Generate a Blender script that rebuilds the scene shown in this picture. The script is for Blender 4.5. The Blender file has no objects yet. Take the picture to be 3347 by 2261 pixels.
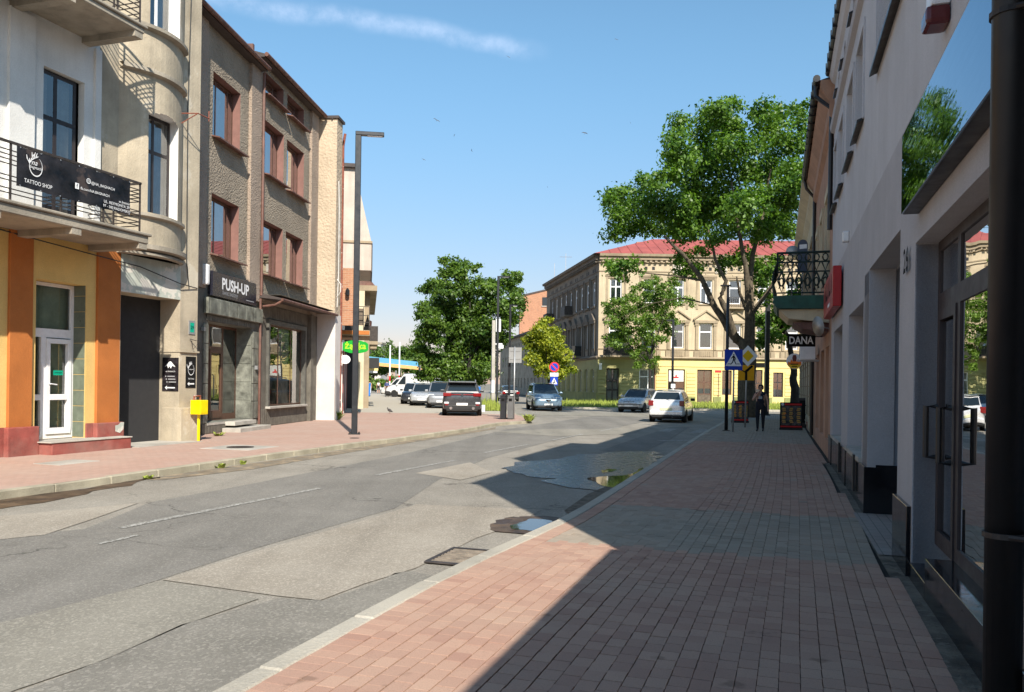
import bpy, bmesh, math, random
import numpy as np
from mathutils import Vector, Matrix, noise
random.seed(7); rng=np.random.default_rng(7)
sc=bpy.context.scene; COL=sc.collection; rad=math.radians
# ---------------- camera, sky, sun, exposure ----------------
cam_d=bpy.data.cameras.new('camera'); cam=bpy.data.objects.new('camera',cam_d); COL.objects.link(cam); sc.camera=cam
cam_d.sensor_fit='HORIZONTAL'; cam_d.sensor_width=36; cam_d.lens=28.79; cam_d.shift_y=0.03705
cam_d.clip_start=.05; cam_d.clip_end=6000
cam.matrix_world=Matrix.Translation((0,0,1.65))@Matrix.Rotation(math.pi/2,4,'X')@Matrix.Rotation(.014,4,'Z')
SUN_AZ=-15.0; SUN_EL=38.5      # travel direction, degrees right of +Y; elevation
SKY_STRENGTH=.108; SUN_STRENGTH=5.0
w=bpy.data.worlds.new('World'); sc.world=w; w.use_nodes=True
nt=w.node_tree; nt.nodes.clear()
def N(t,**k):
    n=nt.nodes.new(t)
    for a,b in k.items(): setattr(n,a,b)
    return n
sky=N('ShaderNodeTexSky',sky_type='NISHITA'); sky.sun_disc=False; sky.sun_elevation=rad(SUN_EL)
# the sun stands opposite its travel direction: towards (sin15,-cos15)
sky.sun_rotation=rad(180+SUN_AZ); sky.altitude=200; sky.air_density=1.0; sky.dust_density=.6; sky.ozone_density=2.2
bg=N('ShaderNodeBackground'); bg.inputs[1].default_value=SKY_STRENGTH
out=N('ShaderNodeOutputWorld'); tc=N('ShaderNodeTexCoord')
def vdir(u,v):
    dx=u-1673.5; dy=v-1254.5; c,s=math.cos(.014),math.sin(.014)
    return Vector(((dx*c+dy*s)/2677,1,-(-dx*s+dy*c)/2677)).normalized()
d1=Vector((-.36,.84,.40)).normalized(); d2=Vector((.03,.925,.378)).normalized()   # the vapour trail's two ends
nn=d1.cross(d2).normalized(); tt=(d2-d1).normalized()
def mth(op,a,b=None,c=None):
    m=N('ShaderNodeMath',operation=op)
    for i,x in enumerate((a,b,c)):
        if x is None: continue
        if isinstance(x,(int,float)): m.inputs[i].default_value=x
        else: nt.links.new(x,m.inputs[i])
    return m.outputs[0]
def dot(v):
    m=N('ShaderNodeVectorMath',operation='DOT_PRODUCT'); nt.links.new(tc.outputs['Generated'],m.inputs[0]); m.inputs[1].default_value=v; return m.outputs['Value']
def ramp(x,a,b):
    m=N('ShaderNodeMapRange',interpolation_type='SMOOTHSTEP'); nt.links.new(x,m.inputs[0]); m.inputs[1].default_value=a; m.inputs[2].default_value=b; return m.outputs[0]
nz=N('ShaderNodeTexNoise'); nz.inputs['Scale'].default_value=26; nz.inputs['Detail'].default_value=8; nz.inputs['Roughness'].default_value=.65
nt.links.new(tc.outputs['Generated'],nz.inputs['Vector'])
nz2=N('ShaderNodeTexNoise'); nz2.inputs['Scale'].default_value=9; nz2.inputs['Detail'].default_value=4; nt.links.new(tc.outputs['Generated'],nz2.inputs['Vector'])
dist=mth('ADD',dot(nn),mth('MULTIPLY',mth('SUBTRACT',nz2.outputs[0],.5),.035))
ad=mth('ABSOLUTE',dist)
al=dot(tt); a1=d1.dot(tt); a2=d2.dot(tt)
along=mth('MULTIPLY',ramp(al,a1-.05,a1+.12),ramp(al,a2+.015,a2-.05))
core=ramp(ad,.015,.0)
mask=mth('MULTIPLY',mth('MULTIPLY',core,along),mth('MULTIPLY',ramp(nz.outputs[0],.2,.8),.27))
hz=ramp(dot((0,0,1)),.42,-.05)
tint=N('ShaderNodeMix',data_type='RGBA',blend_type='MULTIPLY'); tint.inputs[0].default_value=1.0
nt.links.new(sky.outputs[0],tint.inputs[6]); 
tr_=N('ShaderNodeMix',data_type='RGBA'); nt.links.new(hz,tr_.inputs[0]); tr_.inputs[6].default_value=(.97,1.22,1.17,1); tr_.inputs[7].default_value=(.74,.535,.55,1); nt.links.new(tr_.outputs[2],tint.inputs[7])
mix=N('ShaderNodeMix',data_type='RGBA'); nt.links.new(mask,mix.inputs[0]); nt.links.new(tint.outputs[2],mix.inputs[6]); mix.inputs[7].default_value=(8.6,9.0,10.6,1)
nt.links.new(mix.outputs[2],bg.inputs[0]); nt.links.new(bg.outputs[0],out.inputs[0])
sl=bpy.data.lights.new('sun','SUN'); sl.energy=SUN_STRENGTH; sl.angle=rad(.53); sl.color=(1,.93,.82)
so=bpy.data.objects.new('sun',sl); COL.objects.link(so); so.location=(20,-40,40)
tr=Vector((math.sin(rad(SUN_AZ))*math.cos(rad(SUN_EL)),math.cos(rad(SUN_AZ))*math.cos(rad(SUN_EL)),-math.sin(rad(SUN_EL))))
so.rotation_euler=(-tr).to_track_quat('Z','Y').to_euler()
sc.view_settings.view_transform='Standard'; sc.view_settings.look='None'; sc.view_settings.exposure=.62; sc.view_settings.gamma=1; sc.view_settings.use_curve_mapping=False
sc.cycles.max_bounces=6; sc.cycles.transparent_max_bounces=16
# ---------------- helpers ----------------
OFF={}
def fxy(ang,s,n,ox=0,oy=0):
    a=rad(ang); return (ox+n*math.cos(a)+s*math.sin(a), oy-n*math.sin(a)+s*math.cos(a))
def tag(o,label=None,cat=None,group=None,kind=None):
    for k,v in (('label',label),('category',cat),('group',group),('kind',kind)):
        if v: o[k]=v
    return o
def thing(name,label,cat,loc=(0,0,0),rotz=0,group=None,kind=None):
    o=bpy.data.objects.new(name,None); COL.objects.link(o); o.empty_display_size=.3
    o.location=loc; o.rotation_euler=(0,0,rotz); return tag(o,label,cat,group,kind)
def fthing(name,label,cat,ang,s0,n0,ox=0,oy=0,z=0,group=None):
    "a thing in a street frame: local x = n (to the right of the street), local y = s (along it)"
    x,y=fxy(ang,s0,n0,ox,oy); o=thing(name,label,cat,(x,y,z),-rad(ang),group); OFF[o.name]=(n0,s0,z); return o
def off(p):
    while p is not None:
        if p.name in OFF: return OFF[p.name]
        p=p.parent
    return (0,0,0)
class Facade:
    "a turned drawing frame inside a thing: what is built on it becomes a part of that thing"
    def __init__(s,real,rz): s.real=real; s.rz=rz; s.name='facade_%d'%id(s); s.parent=None; OFF[s.name]=(0,0,0)
def link(name,me,parent=None,loc=None):
    o=bpy.data.objects.new(name,me); COL.objects.link(o)
    if isinstance(parent,Facade):
        o.parent=parent.real; o.rotation_euler=(0,0,parent.rz)
        if loc is not None: o.location=Matrix.Rotation(parent.rz,3,'Z')@Vector(loc)
        return o
    if parent is not None: o.parent=parent
    if loc is not None: o.location=loc
    return o
class MB:
    def __init__(s): s.v=[];s.f=[];s.m=[];s.cl=True
    def add(s,vs,fs,m=0):
        b=len(s.v); s.v+= [tuple(x) for x in vs]; s.f+=[tuple(b+i for i in f) for f in fs]; s.m+=[m]*len(fs); return s
    def box(s,x0,x1,y0,y1,z0,z1,m=0):
        x0,x1=sorted((x0,x1));y0,y1=sorted((y0,y1));z0,z1=sorted((z0,z1))
        return s.add([(x0,y0,z0),(x1,y0,z0),(x1,y1,z0),(x0,y1,z0),(x0,y0,z1),(x1,y0,z1),(x1,y1,z1),(x0,y1,z1)],
          [(3,2,1,0),(4,5,6,7),(0,1,5,4),(1,2,6,5),(2,3,7,6),(3,0,4,7)],m)
    def quad(s,a,b,c,d,m=0): return s.add([a,b,c,d],[(0,1,2,3)],m)
    def poly(s,pts,m=0): return s.add(pts,[tuple(range(len(pts)))],m)
    def prism(s,pts,vec,m=0):
        n=len(pts); v=Vector(vec); q=[tuple(Vector(p)+v) for p in pts]
        fs=[tuple(range(n-1,-1,-1)),tuple(range(n,2*n))]+[(i,(i+1)%n,n+(i+1)%n,n+i) for i in range(n)]
        return s.add(list(pts)+q,fs,m)
    def tube(s,pts,rs,seg=8,m=0,cap=True):
        pts=[Vector(p) for p in pts]
        if isinstance(rs,(int,float)): rs=[rs]*len(pts)
        rings=[]; b=len(s.v); up=Vector((0,0,1))
        for i,p in enumerate(pts):
            d=(pts[min(i+1,len(pts)-1)]-pts[max(i-1,0)]).normalized()
            a=d.cross(up if abs(d.z)<.9 else Vector((1,0,0))).normalized(); c=a.cross(d)
            for k in range(seg):
                t=2*math.pi*k/seg; s.v.append(tuple(p+(a*math.cos(t)+c*math.sin(t))*rs[i]))
        for i in range(len(pts)-1):
            for k in range(seg):
                s.f.append((b+i*seg+k,b+i*seg+(k+1)%seg,b+(i+1)*seg+(k+1)%seg,b+(i+1)*seg+k)); s.m.append(m)
        if cap:
            s.f.append(tuple(b+k for k in range(seg-1,-1,-1))); s.m.append(m)
            s.f.append(tuple(b+(len(pts)-1)*seg+k for k in range(seg))); s.m.append(m)
        return s
    def lathe(s,prof,seg=20,m=0,M=None):
        "prof: (radius,height) about local z; M places it"
        b=len(s.v); M=M or Matrix()
        for r,h in prof:
            for k in range(seg):
                t=2*math.pi*k/seg; s.v.append(tuple(M@Vector((r*math.cos(t),r*math.sin(t),h))))
        for i in range(len(prof)-1):
            for k in range(seg): s.f.append((b+i*seg+k,b+i*seg+(k+1)%seg,b+(i+1)*seg+(k+1)%seg,b+(i+1)*seg+k)); s.m.append(m)
        if prof[0][0]>1e-5: s.f.append(tuple(b+k for k in range(seg-1,-1,-1))); s.m.append(m)
        if prof[-1][0]>1e-5: s.f.append(tuple(b+(len(prof)-1)*seg+k for k in range(seg))); s.m.append(m)
        return s
    def mesh(s,name,mats,o=(0,0,0),smooth=False,bevel=0,fix=True):
        me=bpy.data.meshes.new(name); me.from_pydata([(x-o[0],y-o[1],z-o[2]) for x,y,z in s.v],[],s.f)
        for m in (mats if isinstance(mats,(list,tuple)) else [mats]): me.materials.append(m)
        me.polygons.foreach_set('material_index',s.m)
        if bevel or fix:
            bm=bmesh.new(); bm.from_mesh(me); bmesh.ops.remove_doubles(bm,verts=bm.verts,dist=1e-5)
            if bevel:
                bmesh.ops.bevel(bm,geom=[e for e in bm.edges if e.is_manifold and e.calc_face_angle(0)>.5],offset=bevel,segments=1 if bevel<.02 else 2,profile=.6,affect='EDGES',clamp_overlap=True)
            if fix: bmesh.ops.recalc_face_normals(bm,faces=bm.faces)
            bm.to_mesh(me); bm.free()
        if smooth: me.polygons.foreach_set('use_smooth',[True]*len(me.polygons))
        me.update(); return me
    def build(s,name,mats,parent=None,smooth=False,bevel=0,fix=True):
        return link(name,s.mesh(name,mats,off(parent),smooth,bevel,fix),parent)
def box(name,mat,parent,x0,x1,y0,y1,z0,z1,bevel=0): return MB().box(x0,x1,y0,y1,z0,z1).build(name,mat,parent,bevel=bevel,fix=False)
# ---------------- materials ----------------
MATS={}
def pm(name,col,rough=.85,var=.12,scale=2.0,bump=0,bscale=40,metal=0,spec=.4,streak=0,dirt=None,dirtamt=0,fine=.06,voro=False,bdist=.02,patch=None,pscale=1.5,pthr=.55,coat=0):
    m=bpy.data.materials.new(name); m.use_nodes=True; t=m.node_tree; b=t.nodes['Principled BSDF']
    L=t.links.new
    def n(ty,**k):
        q=t.nodes.new(ty)
        for a,v in k.items(): setattr(q,a,v)
        return q
    g=n('ShaderNodeNewGeometry')
    def nz(sc_,det=4,vec=None,r=.6):
        q=n('ShaderNodeTexNoise'); q.inputs['Scale'].default_value=sc_; q.inputs['Detail'].default_value=det; q.inputs['Roughness'].default_value=r
        L(vec or g.outputs['Position'],q.inputs['Vector']); return q.outputs[0]
    def mr(x,a,b_,c,d):
        q=n('ShaderNodeMapRange'); L(x,q.inputs[0])
        for i,v in enumerate((a,b_,c,d)): q.inputs[i+1].default_value=v
        return q.outputs[0]
    def mixc(f,a,c,bt='MIX'):
        q=n('ShaderNodeMix',data_type='RGBA',blend_type=bt)
        if isinstance(f,(int,float)): q.inputs[0].default_value=f
        else: L(f,q.inputs[0])
        for i,x in ((6,a),(7,c)):
            if isinstance(x,tuple): q.inputs[i].default_value=(*x,1)
            else: L(x,q.inputs[i])
        return q.outputs[2]
    dark=tuple(c*(1-var*2.2) for c in col); lite=tuple(min(1,c*(1+var)) for c in col)
    c=mixc(mr(nz(scale),.3,.7,0,1),dark,lite)
    if fine:
        q=n('ShaderNodeMix',data_type='RGBA',blend_type='MULTIPLY'); q.inputs[0].default_value=1; L(c,q.inputs[6])
        v=mr(nz(90,2),.3,.7,1-fine*2,1+fine*2); cc=n('ShaderNodeCombineColor')
        for i in range(3): L(v,cc.inputs[i])
        L(cc.outputs[0],q.inputs[7]); c=q.outputs[2]
    if patch: c=mixc(mr(nz(pscale,5),pthr,pthr+.03,0,1),c,patch)
    if streak:
        mp=n('ShaderNodeMapping'); mp.inputs['Scale'].default_value=(5,5,.35); L(g.outputs['Position'],mp.inputs[0])
        c=mixc(mr(nz(1,5,mp.outputs[0]),.48,.78,0,streak),c,dirt or tuple(x*.45 for x in col))
    if dirtamt: c=mixc(mr(nz(.6,6),.5,.72,0,dirtamt),c,dirt or tuple(x*.4 for x in col))
    L(c,b.inputs['Base Color'])
    b.inputs['Metallic'].default_value=metal; b.inputs['Specular IOR Level'].default_value=spec; b.inputs['Coat Weight'].default_value=coat; b.inputs['Coat Roughness'].default_value=.05
    rr=mr(nz(7,3),.3,.7,max(0,rough-.08),min(1,rough+.08)); L(rr,b.inputs['Roughness'])
    if bump:
        bp=n('ShaderNodeBump'); bp.inputs['Strength'].default_value=bump; bp.inputs['Distance'].default_value=bdist
        if voro:
            q=n('ShaderNodeTexVoronoi',feature='SMOOTH_F1'); q.inputs['Scale'].default_value=bscale; L(g.outputs['Position'],q.inputs['Vector']); h=q.outputs['Distance']
            mx=n('ShaderNodeMath',operation='ADD'); L(h,mx.inputs[0]); L(nz(bscale*.8,3),mx.inputs[1]); h=mx.outputs[0]
        else: h=nz(bscale,4)
        L(h,bp.inputs['Height']); L(bp.outputs[0],b.inputs['Normal'])
    MATS[name]=m; return m
def glass(name,tint=(.75,.8,.78),refl=1.0,rough=.0,wob=0,wscale=1.5):
    m=bpy.data.materials.new(name); m.use_nodes=True; t=m.node_tree; t.nodes.clear(); L=t.links.new
    o=t.nodes.new('ShaderNodeOutputMaterial'); mx=t.nodes.new('ShaderNodeMixShader'); fr=t.nodes.new('ShaderNodeFresnel'); fr.inputs[0].default_value=1.5
    tr_=t.nodes.new('ShaderNodeBsdfTransparent'); tr_.inputs[0].default_value=(*tint,1); gl=t.nodes.new('ShaderNodeBsdfGlossy'); gl.inputs['Roughness'].default_value=rough
    mu=t.nodes.new('ShaderNodeMath'); mu.operation='MULTIPLY_ADD'; mu.use_clamp=True; L(fr.outputs[0],mu.inputs[0]); mu.inputs[1].default_value=1.7*refl; mu.inputs[2].default_value=.03*refl
    L(mu.outputs[0],mx.inputs[0]); L(tr_.outputs[0],mx.inputs[1]); L(gl.outputs[0],mx.inputs[2]); L(mx.outputs[0],o.inputs[0])
    if wob:
        g=t.nodes.new('ShaderNodeNewGeometry'); q=t.nodes.new('ShaderNodeTexNoise'); q.inputs['Scale'].default_value=wscale; q.inputs['Detail'].default_value=1; L(g.outputs['Position'],q.inputs['Vector'])
        bp=t.nodes.new('ShaderNodeBump'); bp.inputs['Strength'].default_value=wob; bp.inputs['Distance'].default_value=.02; L(q.outputs[0],bp.inputs['Height'])
        L(bp.outputs[0],gl.inputs['Normal']); L(bp.outputs[0],fr.inputs['Normal'])
    MATS[name]=m; return m
def flat(name,col,rough=.5,metal=0,spec=.4,coat=0): return pm(name,col,rough,var=.04,scale=8,metal=metal,spec=spec,fine=.02,coat=coat)
M={}
M['white_wall']=pm('white_wall',(.74,.73,.70),.9,.07,.8,.25,30,streak=.25,dirt=(.42,.39,.34))
M['stone_stucco']=pm('stone_stucco',(.47,.40,.295),.95,.14,1.1,.5,24,streak=.45,dirt=(.24,.21,.17),patch=(.54,.48,.38),pscale=1.1,pthr=.6)
M['cement']=pm('cement',(.34,.30,.24),.95,.16,1.2,.5,30,streak=.5,dirt=(.16,.15,.13))
M['peeling']=pm('peeling',(.47,.50,.44),.9,.1,2,.4,20,patch=(.62,.59,.52),pscale=2.2,pthr=.52,streak=.3,dirt=(.26,.24,.2))
M['yellow_wall']=pm('yellow_wall',(.70,.48,.17),.9,.06,1.5,.35,60,streak=.12,dirt=(.5,.38,.18))
M['orange']=pm('orange',(.45,.15,.035),.85,.08,1.4,.35,70,streak=.15,dirt=(.42,.13,.03))
M['redplinth']=pm('redplinth',(.30,.075,.06),.8,.15,3,.35,40,dirtamt=.5,dirt=(.36,.27,.22))
M['roughcast']=pm('roughcast',(.315,.262,.20),.95,.12,.9,.9,21,voro=True,bdist=.045,streak=.2,dirt=(.2,.16,.12))
M['roughcast_warm']=pm('roughcast_warm',(.35,.275,.215),.95,.1,.9,.8,24,voro=True,bdist=.035)
M['wing_stucco']=pm('wing_stucco',(.50,.40,.29),.95,.1,.7,.8,12,voro=True,bdist=.03)
M['wing_white']=pm('wing_white',(.62,.58,.54),.9,.06,1.2,.6,40,streak=.3,dirt=(.5,.46,.42))
M['reveal_pink']=pm('reveal_pink',(.215,.11,.09),.8,.08,3)
M['brown_frame']=flat('brown_frame',(.11,.055,.035),.5)
M['darkframe']=flat('darkframe',(.035,.028,.028),.45)
M['white_frame']=flat('white_frame',(.8,.8,.8),.35)
M['pale_frame']=pm('pale_frame',(.62,.60,.56),.6,.1,4)
M['room']=flat('room',(.03,.03,.032),.9)
M['curtain']=pm('curtain',(.72,.71,.68),.95,.1,5,.3,12)
M['curtain_beige']=pm('curtain_beige',(.56,.50,.42),.95,.1,5,.3,12)
M['curtain_green']=pm('curtain_green',(.55,.60,.42),.95,.1,5)
M['glass']=glass('glass',(.7,.74,.74),2.2); M['glass_shop']=glass('glass_shop',(.80,.84,.80),1.4,wob=.06)
M['glass_wob']=glass('glass_wob',(.42,.45,.45),2.6,wob=.10,wscale=2.2)
M['granite']=pm('granite',(.20,.205,.17),.55,.3,3.5,.2,60,fine=.2,spec=.5,dirtamt=.4,dirt=(.10,.10,.085))
M['granite_dark']=pm('granite_dark',(.115,.11,.095),.6,.18,4,.2,60,fine=.15)
M['slat']=pm('slat',(.15,.135,.11),.8,.15,3,.3,30,streak=.3)
M['black_plinth']=pm('black_plinth',(.012,.012,.014),.12,.1,5,spec=.6,fine=.02)
M['grey_wall']=pm('grey_wall',(.43,.42,.435),.9,.05,1.2,.3,120,streak=.3,dirt=(.32,.30,.30),dirtamt=.25)
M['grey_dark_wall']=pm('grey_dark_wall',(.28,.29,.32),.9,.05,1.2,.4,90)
M['upper_white']=pm('upper_white',(.52,.52,.54),.9,.05,1,.2,120,streak=.28,dirt=(.36,.35,.35))
M['peach']=pm('peach',(.46,.27,.18),.9,.1,1,.3,50,streak=.3)
M['cream']=pm('cream',(.60,.52,.36),.9,.1,1,.3,50,streak=.35,dirt=(.35,.28,.2))
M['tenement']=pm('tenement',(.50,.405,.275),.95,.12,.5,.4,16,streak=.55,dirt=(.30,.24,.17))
M['tenement_side_shaded']=pm('tenement_side_shaded',(.22,.185,.145),.95,.12,.5,.4,16,streak=.5,dirt=(.20,.17,.13))  # side face's shade put into the base colour; the streaks are dirt
M['trim']=pm('trim',(.35,.275,.185),.9,.14,.8,.4,20,streak=.5,dirt=(.22,.18,.13))
M['yellow_paint']=pm('yellow_paint',(.72,.57,.24),.85,.05,1,.2,30,streak=.12,dirt=(.6,.45,.2))
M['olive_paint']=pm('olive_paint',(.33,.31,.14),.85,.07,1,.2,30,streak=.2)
M['green_plinth']=pm('green_plinth',(.26,.27,.10),.85,.12,1.5,.2,30)
M['red_roof']=pm('red_roof',(.36,.09,.07),.55,.1,.6,.1,8)
M['roof_dark']=pm('roof_dark',(.07,.055,.05),.7,.15,2,.2,20)
M['brown_metal']=pm('brown_metal',(.16,.075,.055),.6,.2,4,streak=.3,dirt=(.3,.25,.22))
M['rust_pipe']=pm('rust_pipe',(.25,.075,.045),.7,.2,6,patch=(.5,.42,.38),pscale=5,pthr=.62)
M['black_metal']=flat('black_metal',(.013,.013,.014),.42,.0,.5)
M['lamp_metal']=flat('lamp_metal',(.028,.030,.034),.38,.3,.5)
M['iron']=pm('iron',(.05,.04,.035),.6,.25,9)
M['grey_metal']=flat('grey_metal',(.42,.43,.44),.45,.6)
M['concrete']=pm('concrete',(.46,.43,.38),.9,.14,1.4,.5,30,dirtamt=.5,dirt=(.28,.25,.2))
M['kerb']=pm('kerb',(.44,.405,.34),.9,.12,1.2,.5,40,dirtamt=.5,dirt=(.28,.25,.19))
M['kerb_old']=pm('kerb_old',(.40,.36,.27),.9,.14,1.4,.5,40,dirtamt=.6,dirt=(.22,.19,.13))
M['banner']=pm('banner',(.022,.02,.022),.45,.5,2.2,.8,2.5,patch=(.06,.045,.04),pscale=1.4,pthr=.55,bdist=.03)
M['print_white']=flat('print_white',(.82,.82,.82),.6)
M['print_black']=flat('print_black',(.012,.012,.012),.85,spec=.1)
M['print_grey']=flat('print_grey',(.35,.35,.36),.6)
M['poster_dark']=pm('poster_dark',(.03,.024,.028),.4,.5,9)
M['sign_dark']=flat('sign_dark',(.02,.02,.03),.25,spec=.5)
M['yellow']=flat('yellow',(.85,.62,.0),.4)
M['sign_yellow']=flat('sign_yellow',(.85,.52,.01),.4); M['sign_amber']=flat('sign_amber',(.85,.40,.01),.4)
M['sign_blue']=flat('sign_blue',(.01,.05,.42),.35); M['sign_red']=flat('sign_red',(.70,.03,.03),.4)
M['shop_red']=flat('shop_red',(.40,.012,.016),.35); M['zgreen']=flat('zgreen',(.0,.30,.02),.4); M['zlime']=flat('zlime',(.36,.66,.02),.4)
M['blue_plastic']=flat('blue_plastic',(.02,.16,.52),.45); M['teal']=flat('teal',(.0,.35,.22),.5)
M['purple']=pm('purple',(.08,.05,.22),.5,.5,5); M['orange_print']=flat('orange_print',(.85,.2,.02),.5); M['bun']=flat('bun',(.55,.28,.08),.6); M['lettuce']=flat('lettuce',(.2,.4,.05),.6)
M['green_balc']=pm('green_balc',(.015,.085,.06),.55,.2,4,streak=.3); M['iron_green']=pm('iron_green',(.012,.03,.026),.5,.2,9)
M['gate']=pm('gate',(.032,.028,.028),.7,.5,6,.3,30,spec=.2); M['gate_panel']=pm('gate_panel',(.14,.11,.08),.8,.2,5)
M['tile_green']=pm('tile_green',(.14,.165,.12),.35,.12,5,spec=.5)
M['brick_wall']=None
M['puddle']=pm('puddle',(.03,.03,.03),.02,.1,2,spec=.9,fine=0)
M['rubber']=flat('rubber',(.014,.014,.014),.8); M['rim']=flat('rim',(.5,.5,.52),.3,.8)
M['carglass']=flat('carglass',(.012,.018,.022),.03,spec=.9); M['black_plastic']=flat('black_plastic',(.02,.02,.02),.6)
M['head']=flat('head',(.75,.78,.8),.1,.3,.8); M['tail']=flat('tail',(.20,.008,.01),.15,spec=.7); M['plate']=flat('plate',(.8,.8,.78),.4); M['plate_y']=flat('plate_y',(.72,.72,.45),.4); M['chrome']=flat('chrome',(.75,.75,.76),.12,1)
M['skin']=flat('skin',(.48,.27,.19),.6); M['hair']=flat('hair',(.035,.022,.016),.6); M['navy']=pm('navy',(.012,.016,.04),.85,.3,14); M['trim_side_shaded']=pm('trim_side_shaded',(.17,.14,.11),.9,.14,.8,.4,20,streak=.4); M['trousers']=flat('trousers',(.01,.011,.018),.85)  # side trim is the front trim darkened, shade put into its colour
M['shoe']=flat('shoe',(.015,.015,.015),.5); M['feather']=flat('feather',(.06,.055,.055),.8)
M['dishgrey']=flat('dishgrey',(.55,.52,.47),.5)
def brickmat():
    m=bpy.data.materials.new('brick_wall'); m.use_nodes=True; t=m.node_tree; b=t.nodes['Principled BSDF']; L=t.links.new
    tcx=t.nodes.new('ShaderNodeTexCoord'); mp=t.nodes.new('ShaderNodeMapping'); mp.inputs['Rotation'].default_value=(math.pi/2,0,0); L(tcx.outputs['Object'],mp.inputs[0])
    q=t.nodes.new('ShaderNodeTexBrick'); L(mp.outputs[0],q.inputs['Vector']); q.inputs['Scale'].default_value=1; q.inputs['Brick Width'].default_value=.26; q.inputs['Row Height'].default_value=.08; q.inputs['Mortar Size'].default_value=.008
    q.inputs['Color1'].default_value=(.40,.185,.10,1); q.inputs['Color2'].default_value=(.27,.12,.065,1); q.inputs['Mortar'].default_value=(.40,.30,.22,1); q.inputs['Bias'].default_value=-.2
    nz_=t.nodes.new('ShaderNodeTexNoise'); nz_.inputs['Scale'].default_value=.9; nz_.inputs['Detail'].default_value=6; L(tcx.outputs['Object'],nz_.inputs['Vector'])
    mx=t.nodes.new('ShaderNodeMix'); mx.data_type='RGBA'; mr=t.nodes.new('ShaderNodeMapRange'); L(nz_.outputs[0],mr.inputs[0]); mr.inputs[1].default_value=.4; mr.inputs[2].default_value=.75; mr.inputs[4].default_value=.55
    L(mr.outputs[0],mx.inputs[0]); L(q.outputs[0],mx.inputs[6]); mx.inputs[7].default_value=(.44,.24,.14,1); L(mx.outputs[2],b.inputs['Base Color']); b.inputs['Roughness'].default_value=.95
    M['brick_wall']=m
brickmat()
def paint(name,col,flake=.35): return pm(name,col,.28,.03,6,metal=flake,spec=.5,fine=.0,coat=.8)
# ---------------- text ----------------
def text(parent,body,mat,origin,w=None,h=None,face='+n',name='lettering',depth=.004,shear=0,rot=0,bold=0,squash=None):
    "origin = centre of the writing in the thing's frame coordinates (n,s,z)"
    cu=bpy.data.curves.new('t','FONT'); cu.body=body; cu.size=1; cu.extrude=0; cu.offset=bold; cu.shear=shear; cu.resolution_u=3
    ob=bpy.data.objects.new('t',cu); COL.objects.link(ob); dg=bpy.context.evaluated_depsgraph_get(); dg.update()
    me=bpy.data.meshes.new_from_object(ob.evaluated_get(dg)); bpy.data.objects.remove(ob); bpy.data.curves.remove(cu)
    co=np.empty(len(me.vertices)*3); me.vertices.foreach_get('co',co); co=co.reshape(-1,3)
    mn=co.min(0); mx=co.max(0); sz=mx-mn; c=(mn+mx)/2
    kx=w/sz[0] if w else None; ky=h/sz[1] if h else None
    if kx is None: kx=ky
    if ky is None: ky=kx
    ax={'+n':((0,1,0),(0,0,1),(1,0,0)),'-n':((0,-1,0),(0,0,1),(-1,0,0)),'-s':((1,0,0),(0,0,1),(0,-1,0))}[face]
    X,Y,Z=[np.array(a) for a in ax]; o=np.array(origin)-np.array(off(parent))
    a=(co[:,0]-c[0])*kx; b=(co[:,1]-c[1])*ky
    if rot: cr,sr=math.cos(rot),math.sin(rot); a,b=a*cr-b*sr,a*sr+b*cr
    p=o+a[:,None]*X+b[:,None]*Y+Z*depth
    me.vertices.foreach_set('co',p.ravel()); me.materials.clear(); me.materials.append(mat); me.update()
    return link(name,me,parent)
def plane2d(parent,pts,mat,origin,face='+n',name='print',depth=.003,thick=0):
    ax={'+n':((0,1,0),(0,0,1),(1,0,0)),'-n':((0,-1,0),(0,0,1),(-1,0,0)),'-s':((1,0,0),(0,0,1),(0,-1,0))}[face]
    X,Y,Z=[Vector(a) for a in ax]; o=Vector(origin)
    ps=[o+X*a+Y*b+Z*depth for a,b in pts]; mb=MB()
    if thick: mb.prism([tuple(p-Z*thick) for p in ps],Z*thick)
    else: mb.poly([tuple(p) for p in ps])
    return mb.build(name,mat,parent,fix=bool(thick))
def circ(r,n=24,cx=0,cy=0,a0=0,a1=2*math.pi,ry=None):
    full=abs(a1-a0-2*math.pi)<1e-6; k=n if full else n+1
    return [(cx+r*math.cos(a0+(a1-a0)*i/n),cy+(ry or r)*math.sin(a0+(a1-a0)*i/n)) for i in range(k)]
# ---------------- wall with openings, windows ----------------
def wall(mb,n,s0,s1,z0,z1,ops=(),depth=.25,sg=1,m=0,mr=None,fmap=None):
    "front plane x=n facing sg; openings (sa,sb,za,zb) get reveals of the given depth"
    mr=m if mr is None else mr
    S=sorted({s0,s1,*[x for o in ops for x in o[:2]]}); Z=sorted({z0,z1,*[x for o in ops for x in o[2:4]]})
    S=[x for x in S if s0<=x<=s1]; Z=[x for x in Z if z0<=x<=z1]
    def inside(a,b): return any(o[0]<a<o[1] and o[2]<b<o[3] for o in ops)
    for i in range(len(S)-1):
        for j in range(len(Z)-1):
            if not inside((S[i]+S[i+1])/2,(Z[j]+Z[j+1])/2):
                q=[(n,S[i],Z[j]),(n,S[i+1],Z[j]),(n,S[i+1],Z[j+1]),(n,S[i],Z[j+1])]
                mb.poly(q if sg>0 else q[::-1],m)
    b=n-sg*depth
    for o in ops:
        sa,sb,za,zb=o[:4]
        for q in ([(n,sa,za),(n,sa,zb),(b,sa,zb),(b,sa,za)],[(n,sb,zb),(n,sb,za),(b,sb,za),(b,sb,zb)],[(n,sa,zb),(n,sb,zb),(b,sb,zb),(b,sa,zb)],[(n,sb,za),(n,sa,za),(b,sa,za),(b,sb,za)]):
            mb.poly(q if sg>0 else q[::-1],mr)
    return mb
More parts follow.
